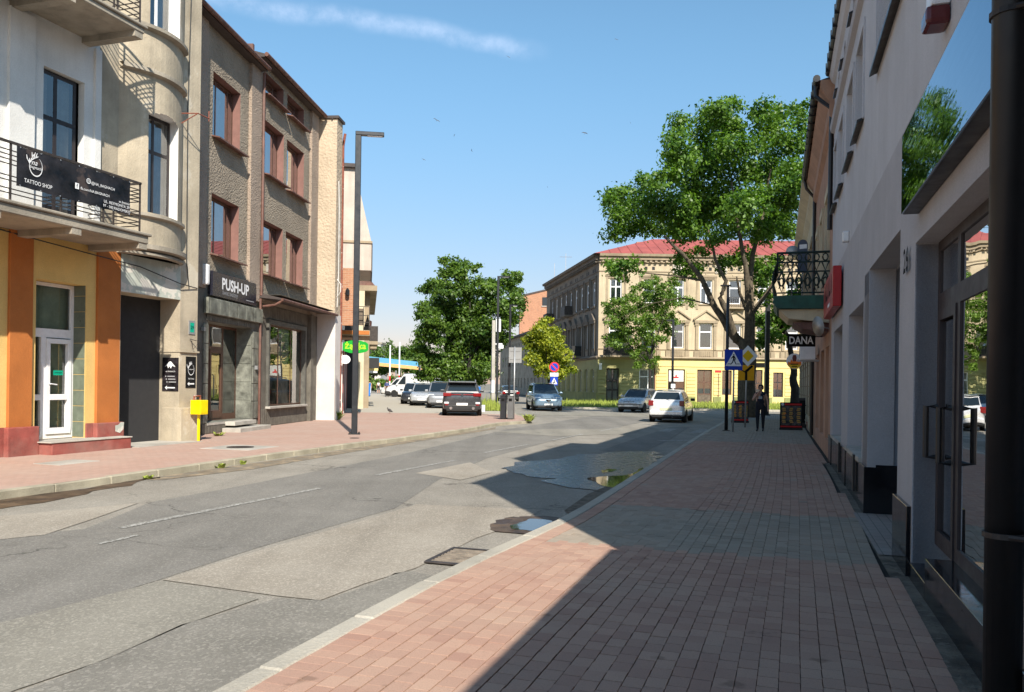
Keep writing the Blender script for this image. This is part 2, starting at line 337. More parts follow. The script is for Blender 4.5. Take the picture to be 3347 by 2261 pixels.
def window(parent,n,sa,sb,za,zb,sg=1,fr='brown_frame',gl='glass',mull=(.5,),trans=(),fw=.06,curtain='curtain',cfrac=1.0,csides=None,sill=None,silld=.2,sillw=.08,name='window',label=None):
    "n = plane of the frame front; frame object with pane, curtain and sill sub-parts"
    d=.045; x0,x1=(n-sg*d,n)
    mb=MB(); B=lambda a,b,c,e: mb.box(x0,x1,a,b,c,e)
    B(sa,sb,za,za+fw); B(sa,sb,zb-fw,zb); B(sa,sa+fw,za+fw,zb-fw); B(sb-fw,sb,za+fw,zb-fw)
    Ss=[sa+fw]+[x for m_ in mull for x in (sa+(sb-sa)*m_-fw*.55,sa+(sb-sa)*m_+fw*.55)]+[sb-fw]
    Zs=[za+fw]+[x for t_ in trans for x in (za+(zb-za)*t_-fw*.6,za+(zb-za)*t_+fw*.6)]+[zb-fw]
    for i in range(1,len(Ss)-1,2): B(Ss[i],Ss[i+1],za+fw,zb-fw)
    for j in range(1,len(Zs)-1,2):
        for i in range(0,len(Ss)-1,2): B(Ss[i],Ss[i+1],Zs[j],Zs[j+1])
    wo=mb.build(name,M[fr],parent,fix=False)
    if label: wo['label']=label
    xm=n-sg*.008
    for i in range(0,len(Ss)-1,2):
        for j in range(0,len(Zs)-1,2):
            q=[(xm,Ss[i],Zs[j]),(xm,Ss[i+1],Zs[j]),(xm,Ss[i+1],Zs[j+1]),(xm,Ss[i],Zs[j+1])]
            MB().poly(q if sg>0 else q[::-1]).build('pane',M[gl],wo,fix=False)
    if curtain:
        xc=n-sg*.16; spans=csides or [(0,1)]
        for a,b in spans:
            k=max(2,int((b-a)*(sb-sa)/.07)); mb=MB(); pts=[]
            for i in range(k+1):
                s_=sa+(sb-sa)*(a+(b-a)*i/k); pts.append((xc+sg*.018*math.sin(i*2.1),s_))
            zl=zb-(zb-za)*cfrac
            for i in range(k): mb.quad((pts[i][0],pts[i][1],zl),(pts[i+1][0],pts[i+1][1],zl),(pts[i+1][0],pts[i+1][1],zb),(pts[i][0],pts[i][1],zb))
            mb.build('curtain',M[curtain],wo,fix=False)
    if sill:
        MB().add([(n,sa-sillw,za-.03),(n,sb+sillw,za-.03),(n+sg*(silld),sb+sillw,za-.075),(n+sg*(silld),sa-sillw,za-.075),(n,sa-sillw,za+.005),(n,sb+sillw,za+.005),(n+sg*silld,sb+sillw,za-.045),(n+sg*silld,sa-sillw,za-.045)],
            [(3,2,1,0),(4,5,6,7),(0,1,5,4),(1,2,6,5),(2,3,7,6),(3,0,4,7)]).build('sill',M[sill],wo)
    return wo
def pieces(parent,name,mat,cells,size,bevel=.006):
    "alike pieces sharing mesh data: cells=[(n,s,z)] centres in frame coordinates, size=(dn,ds,dz)"
    o=off(parent); a,b,c=[x/2 for x in size]; me=MB().box(-a,a,-b,b,-c,c).mesh(name,mat,bevel=bevel); r=[]
    for p in cells: r.append(link(name,me,parent,(p[0]-o[0],p[1]-o[1],p[2]-o[2])))
    return r
# ================= GROUND =================
def RS(s,n): return fxy(18,s,n)
def catmull(pts,step=1.0):
    P=[Vector((*p,0)) for p in pts]; out=[]
    for i in range(len(P)-1):
        p0=P[max(i-1,0)];p1=P[i];p2=P[i+1];p3=P[min(i+2,len(P)-1)]; k=max(2,int((p2-p1).length/.1))
        for j in range(k):
            t=j/k; out.append(.5*((2*p1)+(-p0+p2)*t+(2*p0-5*p1+4*p2-p3)*t*t+(-p0+3*p1-3*p2+p3)*t**3))
    out.append(P[-1]); res=[out[0]]; acc=0
    for a,b in zip(out,out[1:]):
        acc+=(b-a).length
        if acc>=step: res.append(b); acc=0
    return [(p.x,p.y) for p in res]
def attr_asphalt(name,c1,c2,scale=160,bump=.5,rough=.9,big=.8,speck=.5,crack=True):
    m=bpy.data.materials.new(name); m.use_nodes=True; t=m.node_tree; b=t.nodes['Principled BSDF']; L=t.links.new; g=t.nodes.new('ShaderNodeNewGeometry')
    def nz(s,d=3,r=.6):
        q=t.nodes.new('ShaderNodeTexNoise'); q.inputs['Scale'].default_value=s; q.inputs['Detail'].default_value=d; q.inputs['Roughness'].default_value=r; L(g.outputs['Position'],q.inputs['Vector']); return q.outputs[0]
    def mr(x,a,b_,c,d):
        q=t.nodes.new('ShaderNodeMapRange'); L(x,q.inputs[0])
        for i,v in enumerate((a,b_,c,d)): q.inputs[i+1].default_value=v
        return q.outputs[0]
    def mix(f,a,c,bt='MIX'):
        q=t.nodes.new('ShaderNodeMix'); q.data_type='RGBA'; q.blend_type=bt
        if isinstance(f,float): q.inputs[0].default_value=f
        else: L(f,q.inputs[0])
        for i,x in ((6,a),(7,c)):
            if isinstance(x,tuple): q.inputs[i].default_value=(*x,1)
            else: L(x,q.inputs[i])
        return q.outputs[2]
    c=mix(mr(nz(big,6,.65),.32,.68,0,1),c1,c2)
    mp=t.nodes.new('ShaderNodeMapping'); mp.inputs['Rotation'].default_value=(0,0,rad(18)); mp.inputs['Scale'].default_value=(1.5,.09,1); L(g.outputs['Position'],mp.inputs[0])
    sq=t.nodes.new('ShaderNodeTexNoise'); sq.inputs['Scale'].default_value=1.0; sq.inputs['Detail'].default_value=4; L(mp.outputs[0],sq.inputs['Vector'])
    c=mix(mr(sq.outputs[0],.46,.72,0,.5),c,tuple(x*.68 for x in c1)); c=mix(mr(sq.outputs[0],.28,.42,.35,0),c,tuple(min(1,x*1.22) for x in c2))
    c=mix(mr(nz(2.6,3),.70,.76,0,.5),c,tuple(x*.5 for x in c1))
    v=t.nodes.new('ShaderNodeTexVoronoi'); v.inputs['Scale'].default_value=scale*.45; L(g.outputs['Position'],v.inputs['Vector'])
    c=mix(mr(v.outputs['Color'],.55,.95,0,speck),c,tuple(min(1,x*1.75) for x in c2))
    c=mix(mr(nz(scale*.7,2),.52,.72,0,speck),c,tuple(x*.5 for x in c1))
    if crack:
        e=t.nodes.new('ShaderNodeTexVoronoi'); e.feature='DISTANCE_TO_EDGE'; e.inputs['Scale'].default_value=.42
        wv=t.nodes.new('ShaderNodeVectorMath'); wv.operation='MULTIPLY_ADD'; nv=t.nodes.new('ShaderNodeTexNoise'); nv.inputs['Scale'].default_value=1.7; nv.inputs['Detail'].default_value=5
        L(g.outputs['Position'],nv.inputs['Vector']); L(nv.outputs['Color'],wv.inputs[0]); wv.inputs[1].default_value=(1.4,1.4,0); L(g.outputs['Position'],wv.inputs[2]); L(wv.outputs[0],e.inputs['Vector'])
        f=t.nodes.new('ShaderNodeMath'); f.operation='MULTIPLY'; L(mr(e.outputs['Distance'],.0,.012,.8,0),f.inputs[0]); L(mr(nz(.35,2),.5,.6,0,1),f.inputs[1]); c=mix(f.outputs[0],c,tuple(x*.35 for x in c1))
    L(c,b.inputs['Base Color']); b.inputs['Roughness'].default_value=rough; b.inputs['Specular IOR Level'].default_value=.3
    bp=t.nodes.new('ShaderNodeBump'); bp.inputs['Strength'].default_value=bump; bp.inputs['Distance'].default_value=.006; L(nz(scale,3),bp.inputs['Height']); L(bp.outputs[0],b.inputs['Normal'])
    return m
M['asph_light']=attr_asphalt('asphalt_light',(.215,.195,.165),(.30,.275,.235))
M['asph_pale']=attr_asphalt('asphalt_pale',(.26,.228,.185),(.345,.31,.26),crack=False)
M['asph_dark']=attr_asphalt('asphalt_dark',(.158,.148,.132),(.222,.208,.185),big=.55)
M['asph_mid']=attr_asphalt('asphalt_mid',(.215,.200,.168),(.275,.255,.215),150)
M['asph_coarse']=attr_asphalt('asphalt_coarse',(.18,.168,.145),(.245,.228,.198),130,.8,speck=.5,big=1.6)
M['asph_wet']=pm('asphalt_wet',(.045,.044,.043),.30,.3,2.5,.15,40,spec=.6,patch=(.025,.025,.027),pscale=1.6,pthr=.5)
M['mud']=pm('mud',(.12,.08,.05),.6,.35,3,.5,30,patch=(.06,.04,.03),pscale=1.6)
M['grit']=pm('grit',(.30,.235,.16),.95,.25,3,.8,50,patch=(.2,.17,.13),pscale=4,pthr=.5)
M['line']=pm('line',(.40,.39,.36),.8,.1,3,patch=(.2,.19,.17),pscale=24,pthr=.47)
M['sand']=pm('sand',(.055,.042,.033),.95,.25,5,.5,60)
M['dirt']=pm('dirt',(.16,.135,.105),.95,.3,4,.8,40,patch=(.17,.15,.12),pscale=14,pthr=.56)
M['earth']=pm('earth',(.22,.2,.16),.95,.2,.2)
M['grassbase']=pm('grassbase',(.16,.19,.06),.95,.3,1.2)
def paving_mat(name,c1,c2,c3,scale=(1,1),ang=18,far=None):
    m=bpy.data.materials.new(name); m.use_nodes=True; t=m.node_tree; b=t.nodes['Principled BSDF']; L=t.links.new
    g=t.nodes.new('ShaderNodeNewGeometry'); mp=t.nodes.new('ShaderNodeMapping'); mp.inputs['Rotation'].default_value=(0,0,rad(90+ang)); L(g.outputs['Position'],mp.inputs[0])
    q=t.nodes.new('ShaderNodeTexBrick'); L(mp.outputs[0],q.inputs['Vector']); q.inputs['Scale'].default_value=1; q.inputs['Brick Width'].default_value=.21; q.inputs['Row Height'].default_value=.105; q.inputs['Mortar Size'].default_value=.005; q.inputs['Mortar Smooth'].default_value=.3
    q.inputs['Color1'].default_value=(*c1,1); q.inputs['Color2'].default_value=(*c2,1); q.inputs['Mortar'].default_value=(*c3,1)
    n=t.nodes.new('ShaderNodeTexNoise'); n.inputs['Scale'].default_value=.7; n.inputs['Detail'].default_value=7; n.inputs['Roughness'].default_value=.7; L(g.outputs['Position'],n.inputs['Vector'])
    r=t.nodes.new('ShaderNodeMapRange'); L(n.outputs[0],r.inputs[0]); r.inputs[1].default_value=.42; r.inputs[2].default_value=.75; r.inputs[4].default_value=.6
    x=t.nodes.new('ShaderNodeMix'); x.data_type='RGBA'; L(r.outputs[0],x.inputs[0]); L(q.outputs[0],x.inputs[6]); x.inputs[7].default_value=(c2[0]*.95+.02,c2[1]*1.15+.02,c2[2]*1.2+.02,1)
    c=x.outputs[2]
    if far:
        sp=t.nodes.new('ShaderNodeSeparateXYZ'); L(g.outputs['Position'],sp.inputs[0]); r2=t.nodes.new('ShaderNodeMapRange'); L(sp.outputs['Y'],r2.inputs[0]); r2.inputs[1].default_value=far[0]; r2.inputs[2].default_value=far[0]+.4
        x2=t.nodes.new('ShaderNodeMix'); x2.data_type='RGBA'; L(r2.outputs[0],x2.inputs[0]); L(c,x2.inputs[6])
        q2=t.nodes.new('ShaderNodeMix'); q2.data_type='RGBA'; L(n.outputs[0],q2.inputs[0]); q2.inputs[6].default_value=(*far[1],1); q2.inputs[7].default_value=(*far[2],1); L(q2.outputs[2],x2.inputs[7]); c=x2.outputs[2]
    L(c,b.inputs['Base Color']); b.inputs['Roughness'].default_value=.9
    bp=t.nodes.new('ShaderNodeBump'); bp.inputs['Strength'].default_value=.4; bp.inputs['Distance'].default_value=.01; L(q.outputs['Fac'],bp.inputs['Height']); bp.invert=True; L(bp.outputs[0],b.inputs['Normal'])
    return m
M['pave_left']=paving_mat('paving_left',(.40,.255,.20),(.44,.285,.225),(.28,.20,.16),far=(41.0,(.38,.34,.275),(.45,.41,.34)))
M['pave_far']=paving_mat('paving_far',(.26,.22,.2),(.30,.25,.22),(.1,.09,.08))
def sheet(name,pts,z,mat,parent=None,kind='structure',rag=0,step=.07,seed=0,curve=False):
    if curve:
        q=pts[-2:]+pts+pts[:3]; c=[]
        for i in range(2,len(q)-3):
            p0,p1,p2,p3=[Vector((*v,0)) for v in q[i-1:i+3]]
            for j in range(6):
                t=j/6; v=.5*((2*p1)+(-p0+p2)*t+(2*p0-5*p1+4*p2-p3)*t*t+(-p0+3*p1-3*p2+p3)*t**3); c.append((v.x,v.y))
        pts=c
    if rag:
        q=[]
        for i,p in enumerate(pts):
            a=Vector((*p,0)); b=Vector((*pts[(i+1)%len(pts)],0)); k=max(1,int((b-a).length/step))
            for j in range(k): q.append(tuple((a+(b-a)*j/k)[:2]))
        pts=[(x+rag*1.3*noise.noise((x*1.7+seed,y*1.7,z))+rag*.6*noise.noise((x*6+seed,y*6,3))+rag*.35*noise.noise((x*19+seed,y*19,3)),y+rag*1.3*noise.noise((x*1.6,y*1.6+seed,7))+rag*.6*noise.noise((x*6,y*6+seed,3))+rag*.35*noise.noise((x*18,y*18+seed,5))) for x,y in pts]
    bm=bmesh.new(); vs=[bm.verts.new((x,y,z)) for x,y in pts]; f=bm.faces.new(vs); bmesh.ops.triangulate(bm,faces=[f])
    for f in bm.faces:
        f.normal_update()
        if f.normal.z<0: f.normal_flip()
    me=bpy.data.meshes.new(name); bm.to_mesh(me); bm.free(); me.materials.append(mat); o=link(name,me,parent)
    if kind and parent is None: o['kind']=kind
    return o
g=sheet('ground',[(-1500,-600),(1500,-600),(1500,2600),(-1500,2600)],-.06,M['earth'])
road=sheet('road',[(-60,-40),(120,-40),(120,200),(-60,200)],0,M['asph_light'])
# asphalt patches laid over each other at different times
lo=[(-9.6,-12),(-4.9,2),(-3.38,5.44),(-3.14,5.95),(-2.9,6.69),(-2.46,7.97),(-1.97,9.36),(-1.48,10.74),(-1.25,13.9),(-.5,18),(1.2,24),(5.5,36),(9,46)]
up=[(5,46),(1.9,36),(-.2,29.8),(-2.58,18.63),(-4.29,12.33),(-4.85,10.9),(-4.73,9.68),(-4.62,8.87),(-5.35,8.4),(-6.6,6),(-12.5,-12)]
sheet('asphalt_patch',lo+up,.0035,M['asph_dark'],road,rag=.11,seed=1)
sheet('asphalt_patch',[(-3.38,5.44),(-2.88,6.66),(-1.83,6.19),(-2.14,5.48),(-2.35,4.8),(-2.52,4.29),(-3.3,2),(-4.5,-2),(-6.2,-2),(-4.6,2)],.0075,M['asph_mid'],road,rag=.11,seed=2)
sheet('asphalt_patch',[(-2.52,4.29),(-2.35,4.8),(-2.14,5.48),(-1.73,6.17),(-1.41,6.09),(-1.15,6.67),(-.96,7.06),(-.8,7.17),(-.62,6.9),(-1.4,4.2),(-2.0,2),(-3.3,-2),(-4.5,-2),(-3.3,2)],.0075,M['asph_coarse'],road,rag=.11,seed=3)
sheet('asphalt_patch',[(-2.86,6.70),(-1.75,6.24),(-1.41,6.14),(-1.16,6.72),(-.75,7.3),(-.35,8.6),(.0,9.6),(.4,10.8),(-1.2,11.0),(-1.9,9.36),(-2.4,7.97)],.0075,M['asph_pale'],road,rag=.11,seed=4)
sheet('asphalt_patch',[(-1.73,14.83),(-.85,17.0),(-.3,15.2),(-.81,13.93)],.0075,M['asph_pale'],road,rag=.11,seed=5)
sheet('asphalt_patch',[(-7.2,6.3),(-4.9,8.6),(-4.9,9.7),(-5.0,10.8),(-6.0,9.6),(-8,6.6)],.0075,M['asph_pale'],road,rag=.11,seed=6)
sheet('asphalt_patch',[(2.2,20.5),(4.0,26),(6.4,33),(7.2,33),(4.7,25),(3.4,20.5)],.0075,M['asph_dark'],road,rag=.11,seed=8)
sheet('asphalt_patch',[(-.6,28),(1.2,30),(5,31),(4.2,28.2),(1.5,26)],.008,M['asph_mid'],road,rag=.12,seed=9)
sheet('asphalt_patch',[(0,44),(14,43),(18,48),(12,50),(1,49)],.008,M['asph_mid'],road,rag=.15,seed=10)
sheet('wet_asphalt',[(-.3,15.6),(.7,17.6),(1.9,19.6),(3.6,20.6),(3.3,18.2),(2.75,16.3),(2.05,14.2),(1.5,12.4),(1.1,12.9),(.5,14.5)],.012,M['asph_wet'],road,rag=.3,seed=11,curve=True,step=.1)
sheet('puddle',[(1.35,14.3),(1.75,14.75),(2.2,15.1),(2.62,16.3),(2.66,16.2),(2.2,14.3),(1.72,13.2),(1.52,13.5)],.016,M['puddle'],road,rag=.10,seed=12,curve=True,step=.1)
sheet('puddle',[(1.7,15.3),(2.0,15.6),(2.05,16.0),(1.8,15.9)],.016,M['puddle'],road,rag=.08,seed=13,curve=True,step=.1)
sheet('wet_asphalt',[(-.25,9.2),(-.15,9.9),(.2,10.2),(.62,10.1),(.5,9.2),(.2,8.95)],.012,M['mud'],road,rag=.13,seed=14,curve=True,step=.1)
sheet('puddle',[(-.02,9.32),(.1,9.75),(.3,9.9),(.5,9.75),(.36,9.25),(.14,9.15)],.016,M['puddle'],road,rag=.09,seed=15,curve=True,step=.08)
# dirt along the left kerb
mud=[RS(s,n) for s,n in ((2,-9.88),(6,-9.86),(9.6,-9.86),(11.2,-9.86),(10.2,-9.55),(8.4,-9.25),(5,-9.1),(2,-9.2))]
sheet('kerb_mud',mud,.006,M['mud'],road,rag=.12,seed=16,curve=True)
sheet('kerb_grit',[RS(s,n) for s,n in ((10.8,-9.88),(14,-9.98),(20,-10.0),(28,-10.05),(29.5,-10.2),(28,-9.7),(22,-9.5),(17,-9.6),(13,-9.4),(11,-9.5))],.006,M['grit'],road,rag=.2,seed=17)
sheet('kerb_grit',[RS(s,n) for s,n in ((-3,-2.64),(5.6,-2.60),(8,-2.45),(8,-2.62),(6.5,-2.7),(5,-2.78),(3,-2.74),(-3,-2.85))],.013,M['grit'],road,rag=.03,seed=18)
sheet('kerb_grit',[RS(s,n) for s,n in ((9.8,-2.34),(13.8,-2.36),(13.6,-2.6),(12,-2.7),(10.4,-2.6))],.013,M['dirt'],road,rag=.06,seed=19)
def stripe(a,b,wd,z=.009):
    a=Vector((*a,0)); b=Vector((*b,0)); d=(b-a).normalized(); p=Vector((-d.y,d.x,0))*wd/2
    sheet('lane_marking',[tuple((a+p)[:2]),tuple((a-p)[:2]),tuple((b-p)[:2]),tuple((b+p)[:2])],z,M['line'],road,rag=.015,step=.2,seed=a.x)
stripe((-4.28,9.0),(-2.93,12.59),.11); stripe((-2.36,14.5),(-1.18,17.45),.11); stripe((-.65,19.43),(.47,22.34),.11); stripe((1.2,24.2),(2.4,27.4),.11); stripe((3.2,29.4),(4.3,32.4),.11); stripe((-4.07,8.12),(-3.92,8.61),.07)
for k,(a,b) in enumerate((((6.5,29.0),(7.5,31.6)),((5.5,29.6),(6.2,31.7)),((4.45,24.6),(5.5,24.9)))): stripe(a,b,.42)
stripe((-.1,42.0),(5.2,41.4),.35); stripe((12,45.4),(22,47.5),.14)
# ---- kerbs: every stone its own piece
LK=[RS(*p) for p in ((-12,-9.95),(5,-9.95),(10,-9.95),(14,-10.08),(18,-10.12),(21,-9.98),(26,-10.12),(30.2,-10.45))]+[(.55,34.3),(.82,35.3),(.62,37.6),(.1,43),(-.9,55),(-2.6,70),(-8.5,108)]
RK=[RS(*p) for p in ((-12,-2.56),(0,-2.56),(5.5,-2.54),(7.8,-2.38),(9.6,-2.27),(14,-2.27),(26,-2.3),(37,-2.26),(43.5,-2.35),(47.5,-1.9),(50,0),(51,4),(51,16),(51,44))]
def kerb(name,label,path,mat,inner,top=.122,wd=.15):
    root=thing(name,None,None,(0,0,0)); tag(root,kind='structure'); root['label']=label
    me=MB().box(-.497,.497,-wd/2,wd/2,-.08,top).mesh('kerb_stone',mat,bevel=.012)
    pts=catmull(path,1.0)
    for i,(a,b) in enumerate(zip(pts,pts[1:])):
        d=math.hypot(b[0]-a[0],b[1]-a[1])
        if d<.3 or (a[1]<0): continue
        if math.hypot(*a)>85: continue
        o=link('kerb_stone',me,root,((a[0]+b[0])/2,(a[1]+b[1])/2,random.uniform(-.006,.004))); o.rotation_euler=(random.uniform(-.01,.01),random.uniform(-.004,.004),math.atan2(b[1]-a[1],b[0]-a[0])); o.scale=(d,1,1)
    return pts
lk=kerb('left_kerb','weathered concrete kerb along the left sidewalk',LK,M['kerb_old'],-1); rk=kerb('right_kerb','pale concrete kerb along the brick sidewalk on the right',RK,M['kerb'],1)
sheet('left_sidewalk',[p for p in lk]+[(-60,108),(-60,-40)],.118,M['pave_left'])
RKs=sorted([( (x*math.sin(rad(18))+y*math.cos(rad(18))),(x*math.cos(rad(18))-y*math.sin(rad(18)))) for x,y in rk if y<46])
rs_s=np.array([a for a,b in RKs]); rs_n=np.array([b for a,b in RKs])
def kn(s): return float(np.interp(s,rs_s,rs_n))
rsw=sheet('right_sidewalk',[p for p in rk if p[0]>-60]+[RS(44,60),RS(-12,60)],.092,M['sand'])
sheet('far_paving',[RS(s,kn(s)+.075) for s in (40.5,42,43.5,45,46.4)]+[RS(48.8,-.3),RS(50.6,4),RS(50.6,30),RS(40.5,30)],.117,M['pave_far'],rsw)
# ---- paving bricks
def brickpave(name,reds):
    m=bpy.data.materials.new(name); m.use_nodes=True; t=m.node_tree; b=t.nodes['Principled BSDF']; L=t.links.new
    at=t.nodes.new('ShaderNodeAttribute'); at.attribute_name='tone'; ag=t.nodes.new('ShaderNodeAttribute'); ag.attribute_name='grey'; g=t.nodes.new('ShaderNodeNewGeometry')
    def mix(f,a,c):
        q=t.nodes.new('ShaderNodeMix'); q.data_type='RGBA'; L(f,q.inputs[0])
        for i,x in ((6,a),(7,c)):
            if isinstance(x,tuple): q.inputs[i].default_value=(*x,1)
            else: L(x,q.inputs[i])
        return q.outputs[2]
    def nz(s,d=4):
        q=t.nodes.new('ShaderNodeTexNoise'); q.inputs['Scale'].default_value=s; q.inputs['Detail'].default_value=d; L(g.outputs['Position'],q.inputs['Vector']); return q.outputs[0]
    def mr(x,a,b_,c,d):
        q=t.nodes.new('ShaderNodeMapRange'); L(x,q.inputs[0])
        for i,v in enumerate((a,b_,c,d)): q.inputs[i+1].default_value=v
        return q.outputs[0]
    c=mix(ag.outputs['Fac'],mix(at.outputs['Fac'],(.365,.215,.163),(.445,.285,.213)),mix(at.outputs['Fac'],(.275,.235,.185),(.345,.30,.24)))
    c=mix(mr(nz(.9,6),.45,.75,0,.55),c,(.43,.32,.245)); c=mix(mr(nz(140,2),.5,.75,0,.5),c,(.20,.14,.11)); c=mix(mr(nz(3.1,3),.68,.72,0,.55),c,(.16,.10,.07))
    L(c,b.inputs['Base Color']); b.inputs['Roughness'].default_value=.88; b.inputs['Specular IOR Level'].default_value=.3
    bp=t.nodes.new('ShaderNodeBump'); bp.inputs['Strength'].default_value=.35; bp.inputs['Distance'].default_value=.004; L(nz(120,3),bp.inputs['Height']); L(bp.outputs[0],b.inputs['Normal'])
    return m
M['brick_pave']=brickpave('brick_pave',0)
BL,BW=.1435,.1045; PL,PW_=.1495,.1085
T8=[]
for zz,ins in ((-.03,0),(-.0012,0),(0,.0008)):
    a,b_=BW/2-ins,BL/2-ins; T8+=[(-a,-b_,zz),(a,-b_,zz),(a,b_,zz),(-a,b_,zz)]
TF=[(0,1,5,4),(1,2,6,5),(2,3,7,6),(3,0,4,7),(4,5,9,8),(5,6,10,9),(6,7,11,10),(7,4,8,11),(8,9,10,11)]
bricks=[]
rs_nm=np.convolve(np.pad(rs_n,6,mode='edge'),np.ones(13)/13,mode='valid')
def knm(s): return float(np.interp(s,rs_s,rs_nm))
s=-1.5
while s<40.4:      # a header course along the kerb
    n=kn(s)+.082+.085; g_=1.0 if s>23.7 else 0.0; x,y=RS(s,n); bricks.append((x,y,s,n,(kn(s+.3)-kn(s-.3))/.6,g_,random.random(),1)); s+=.1085+random.uniform(-.001,.002)
for r in range(int(3.9/PW_)):
    s=-1.5+(PL/2 if r%2 else 0)+random.uniform(-.03,.03)
    while s<40.4:
        t=min(1,r/10); base=(kn(s)*(1-t)+(knm(s)-.03)*t)+.082+.172+(r+.5)*PW_; wob=.012*noise.noise((s*.35,r*.12,1.7))*min(1,r/6)
        n=base+wob
        lim=.955 if s<18 else .99
        if n<lim-BW/2:
            e=.12*noise.noise((r*.7,s*.2,4)); g_=1.0 if (7.75+e<s<10.45+e or s>23.7+e) else 0.0
            if 10.45<s<23.7 and random.random()<.02: g_=.6
            sl=(1-t)*(kn(s+.3)-kn(s-.3))/.6
            x,y=RS(s,n); bricks.append((x,y,s,n,sl,g_,random.random(),0))
        s+=PL+random.uniform(-.0015,.0025)
def inview(x,y): return y>.8 and abs(x/y)<.66 and (1.53/y)*2677<1010+60
vis=sorted([i for i,b in enumerate(bricks) if inview(b[0],b[1])],key=lambda i:bricks[i][1]**2+bricks[i][0]**2)
near=set(vis[:300]); a18=-rad(18)
def setattrs(me,tone,grey):
    for nm,arr in (('tone',tone),('grey',grey)):
        a=me.attributes.new(nm,'FLOAT','FACE'); a.data.foreach_set('value',arr)
variants={}
def variant(k,gk):
    key=(k,gk)
    if key not in variants:
        me=bpy.data.meshes.new('brick'); me.from_pydata(T8,[],TF); me.materials.append(M['brick_pave']); setattrs(me,[k/9]*9,[gk]*9); variants[key]=me
    return variants[key]
V=[];Fq=[];TT=[];GG=[]
for i,(x,y,s,n,sl,g_,rd,hd) in enumerate(bricks):
    zt=.120+.0018*noise.noise((s*3,n*3,0))*2+random.uniform(-.0015,.0015); ang=a18-math.atan(sl)+random.uniform(-.008,.008)
    tx=random.uniform(-.008,.008); ty=random.uniform(-.006,.006)
    if hd: ang+=math.pi/2
    if i in near:
        o=link('brick',variant(int(rd*9.99),g_),rsw,(x,y,zt)); o.rotation_euler=(tx,ty,ang)
        if hd: o.scale=(1,1.14,1)
    else:
        c,s_=math.cos(ang),math.sin(ang); b0=len(V)
        for (px,py,pz) in ([(a,b*1.14,c_) for a,b,c_ in T8] if hd else T8): V.append((x+px*c-py*s_,y+px*s_+py*c,zt+pz+py*tx-px*ty))
        Fq+=[tuple(b0+q for q in f) for f in TF]; TT+=[rd]*9; GG+=[g_]*9
me=bpy.data.meshes.new('paving_bricks'); me.from_pydata(V,[],Fq); me.materials.append(M['brick_pave']); setattrs(me,TT,GG); o=link('paving_bricks',me,rsw); o['kind']='stuff'
sheet('niche_paving',[RS(8.24,.9),RS(10.92,.9),RS(10.92,2.0),RS(8.24,2.0)],.1245,M['pave_far'],rsw)
sheet('wall_foot_dirt',[RS(s,n) for s,n in ((-2,.86),(4,.86),(7.5,.88),(10.5,.9),(18,.92),(18,1.3),(-2,1.3))],.1165,M['dirt'],rsw,rag=.02,seed=21)
# drain in the road, with bars
dr=thing('road_drain','rectangular iron drain grate in the road beside the right kerb','drain',(-.44,7.72,.012),-rad(18))
MB().box(-.24,.24,-.36,-.31,0,.014).box(-.24,.24,.31,.36,0,.014).box(-.24,-.20,-.31,.31,0,.014).box(.20,.24,-.31,.31,0,.014).build('frame',M['iron'],dr,bevel=.003)
MB().box(-.2,.2,-.31,.31,-.002,.001).build('sump',M['print_black'],dr)
me=MB().box(-.2,.2,-.018,.018,0,.012).mesh('bar',pm('worn_iron',(.27,.22,.17),.75,.2,9))
for k in range(8): link('bar',me,dr,(0,-.27+k*.077,0))
dr2=thing('gully_grate','rusty gully grate by the left kerb at the picture edge','drain',(*RS(6.2,-8.3),.012),-rad(18))
MB().box(-.25,.25,-.35,.35,0,.004).build('frame',M['iron'],dr2)
me=MB().box(-.22,.22,-.015,.015,.004,.012).mesh('bar',MATS['worn_iron'])
for k in range(9): link('bar',me,dr2,(0,-.28+k*.07,0))
mh=thing('manhole_cover','round iron manhole cover set in a concrete square on the left sidewalk','manhole',(-6.15,18.6,.12),-rad(16))
MB().box(-.62,.62,-.62,.62,-.02,.006).build('surround',M['concrete'],mh,bevel=.004); MB().lathe([(.30,.006),(.30,.016),(.27,.018)],28).build('lid',M['iron'],mh)
mh2=thing('valve_cover','small round iron valve cover in the left sidewalk near the lamp post','manhole',(*RS(19.8,-10.9),.12)); MB().lathe([(.13,0),(.13,.01),(.11,.012)],20).build('lid',M['iron'],mh2)
sv=thing('access_cover','flat concrete access cover in the sidewalk before the orange pillars','manhole',(*RS(11.6,-12.2),.12),-rad(18)); MB().box(-.3,.3,-.45,.45,-.02,.006).build('lid',M['concrete'],sv,bevel=.004)
# weeds
M['weed']=pm('weed',(.14,.22,.03),.8,.25,20); M['weed_pale']=pm('weed_pale',(.30,.36,.06),.8,.25,20)
def weed(label,x,y,z,h,r,n,mat='weed',name='weed',cat='weed',group=None):
    mb=MB()
    for k in range(n):
        a=random.uniform(0,6.283); q=random.uniform(0,r); bx,by=x*0+q*math.cos(a)*.5,q*math.sin(a)*.5; tx,ty=bx+q*math.cos(a),by+q*math.sin(a); hh=h*random.uniform(.4,1); w_=random.uniform(.015,.035)*(1+h)
        dx,dy=-math.sin(a)*w_,math.cos(a)*w_
        mb.add([(bx-dx,by-dy,0),(bx+dx,by+dy,0),((bx+tx)/2+dx*1.4,(by+ty)/2+dy*1.4,hh*.65),(tx,ty,hh),((bx+tx)/2-dx*1.4,(by+ty)/2-dy*1.4,hh*.65)],[(0,1,2,4),(4,2,3)])
    o=link(name,mb.mesh(name,M[mat],fix=False),None,(x,y,z)); return tag(o,label,cat,group)
weed('tuft of green weeds growing at the dropped corner of the left kerb',.72,34.4,.1,.34,.30,70,'weed_pale')
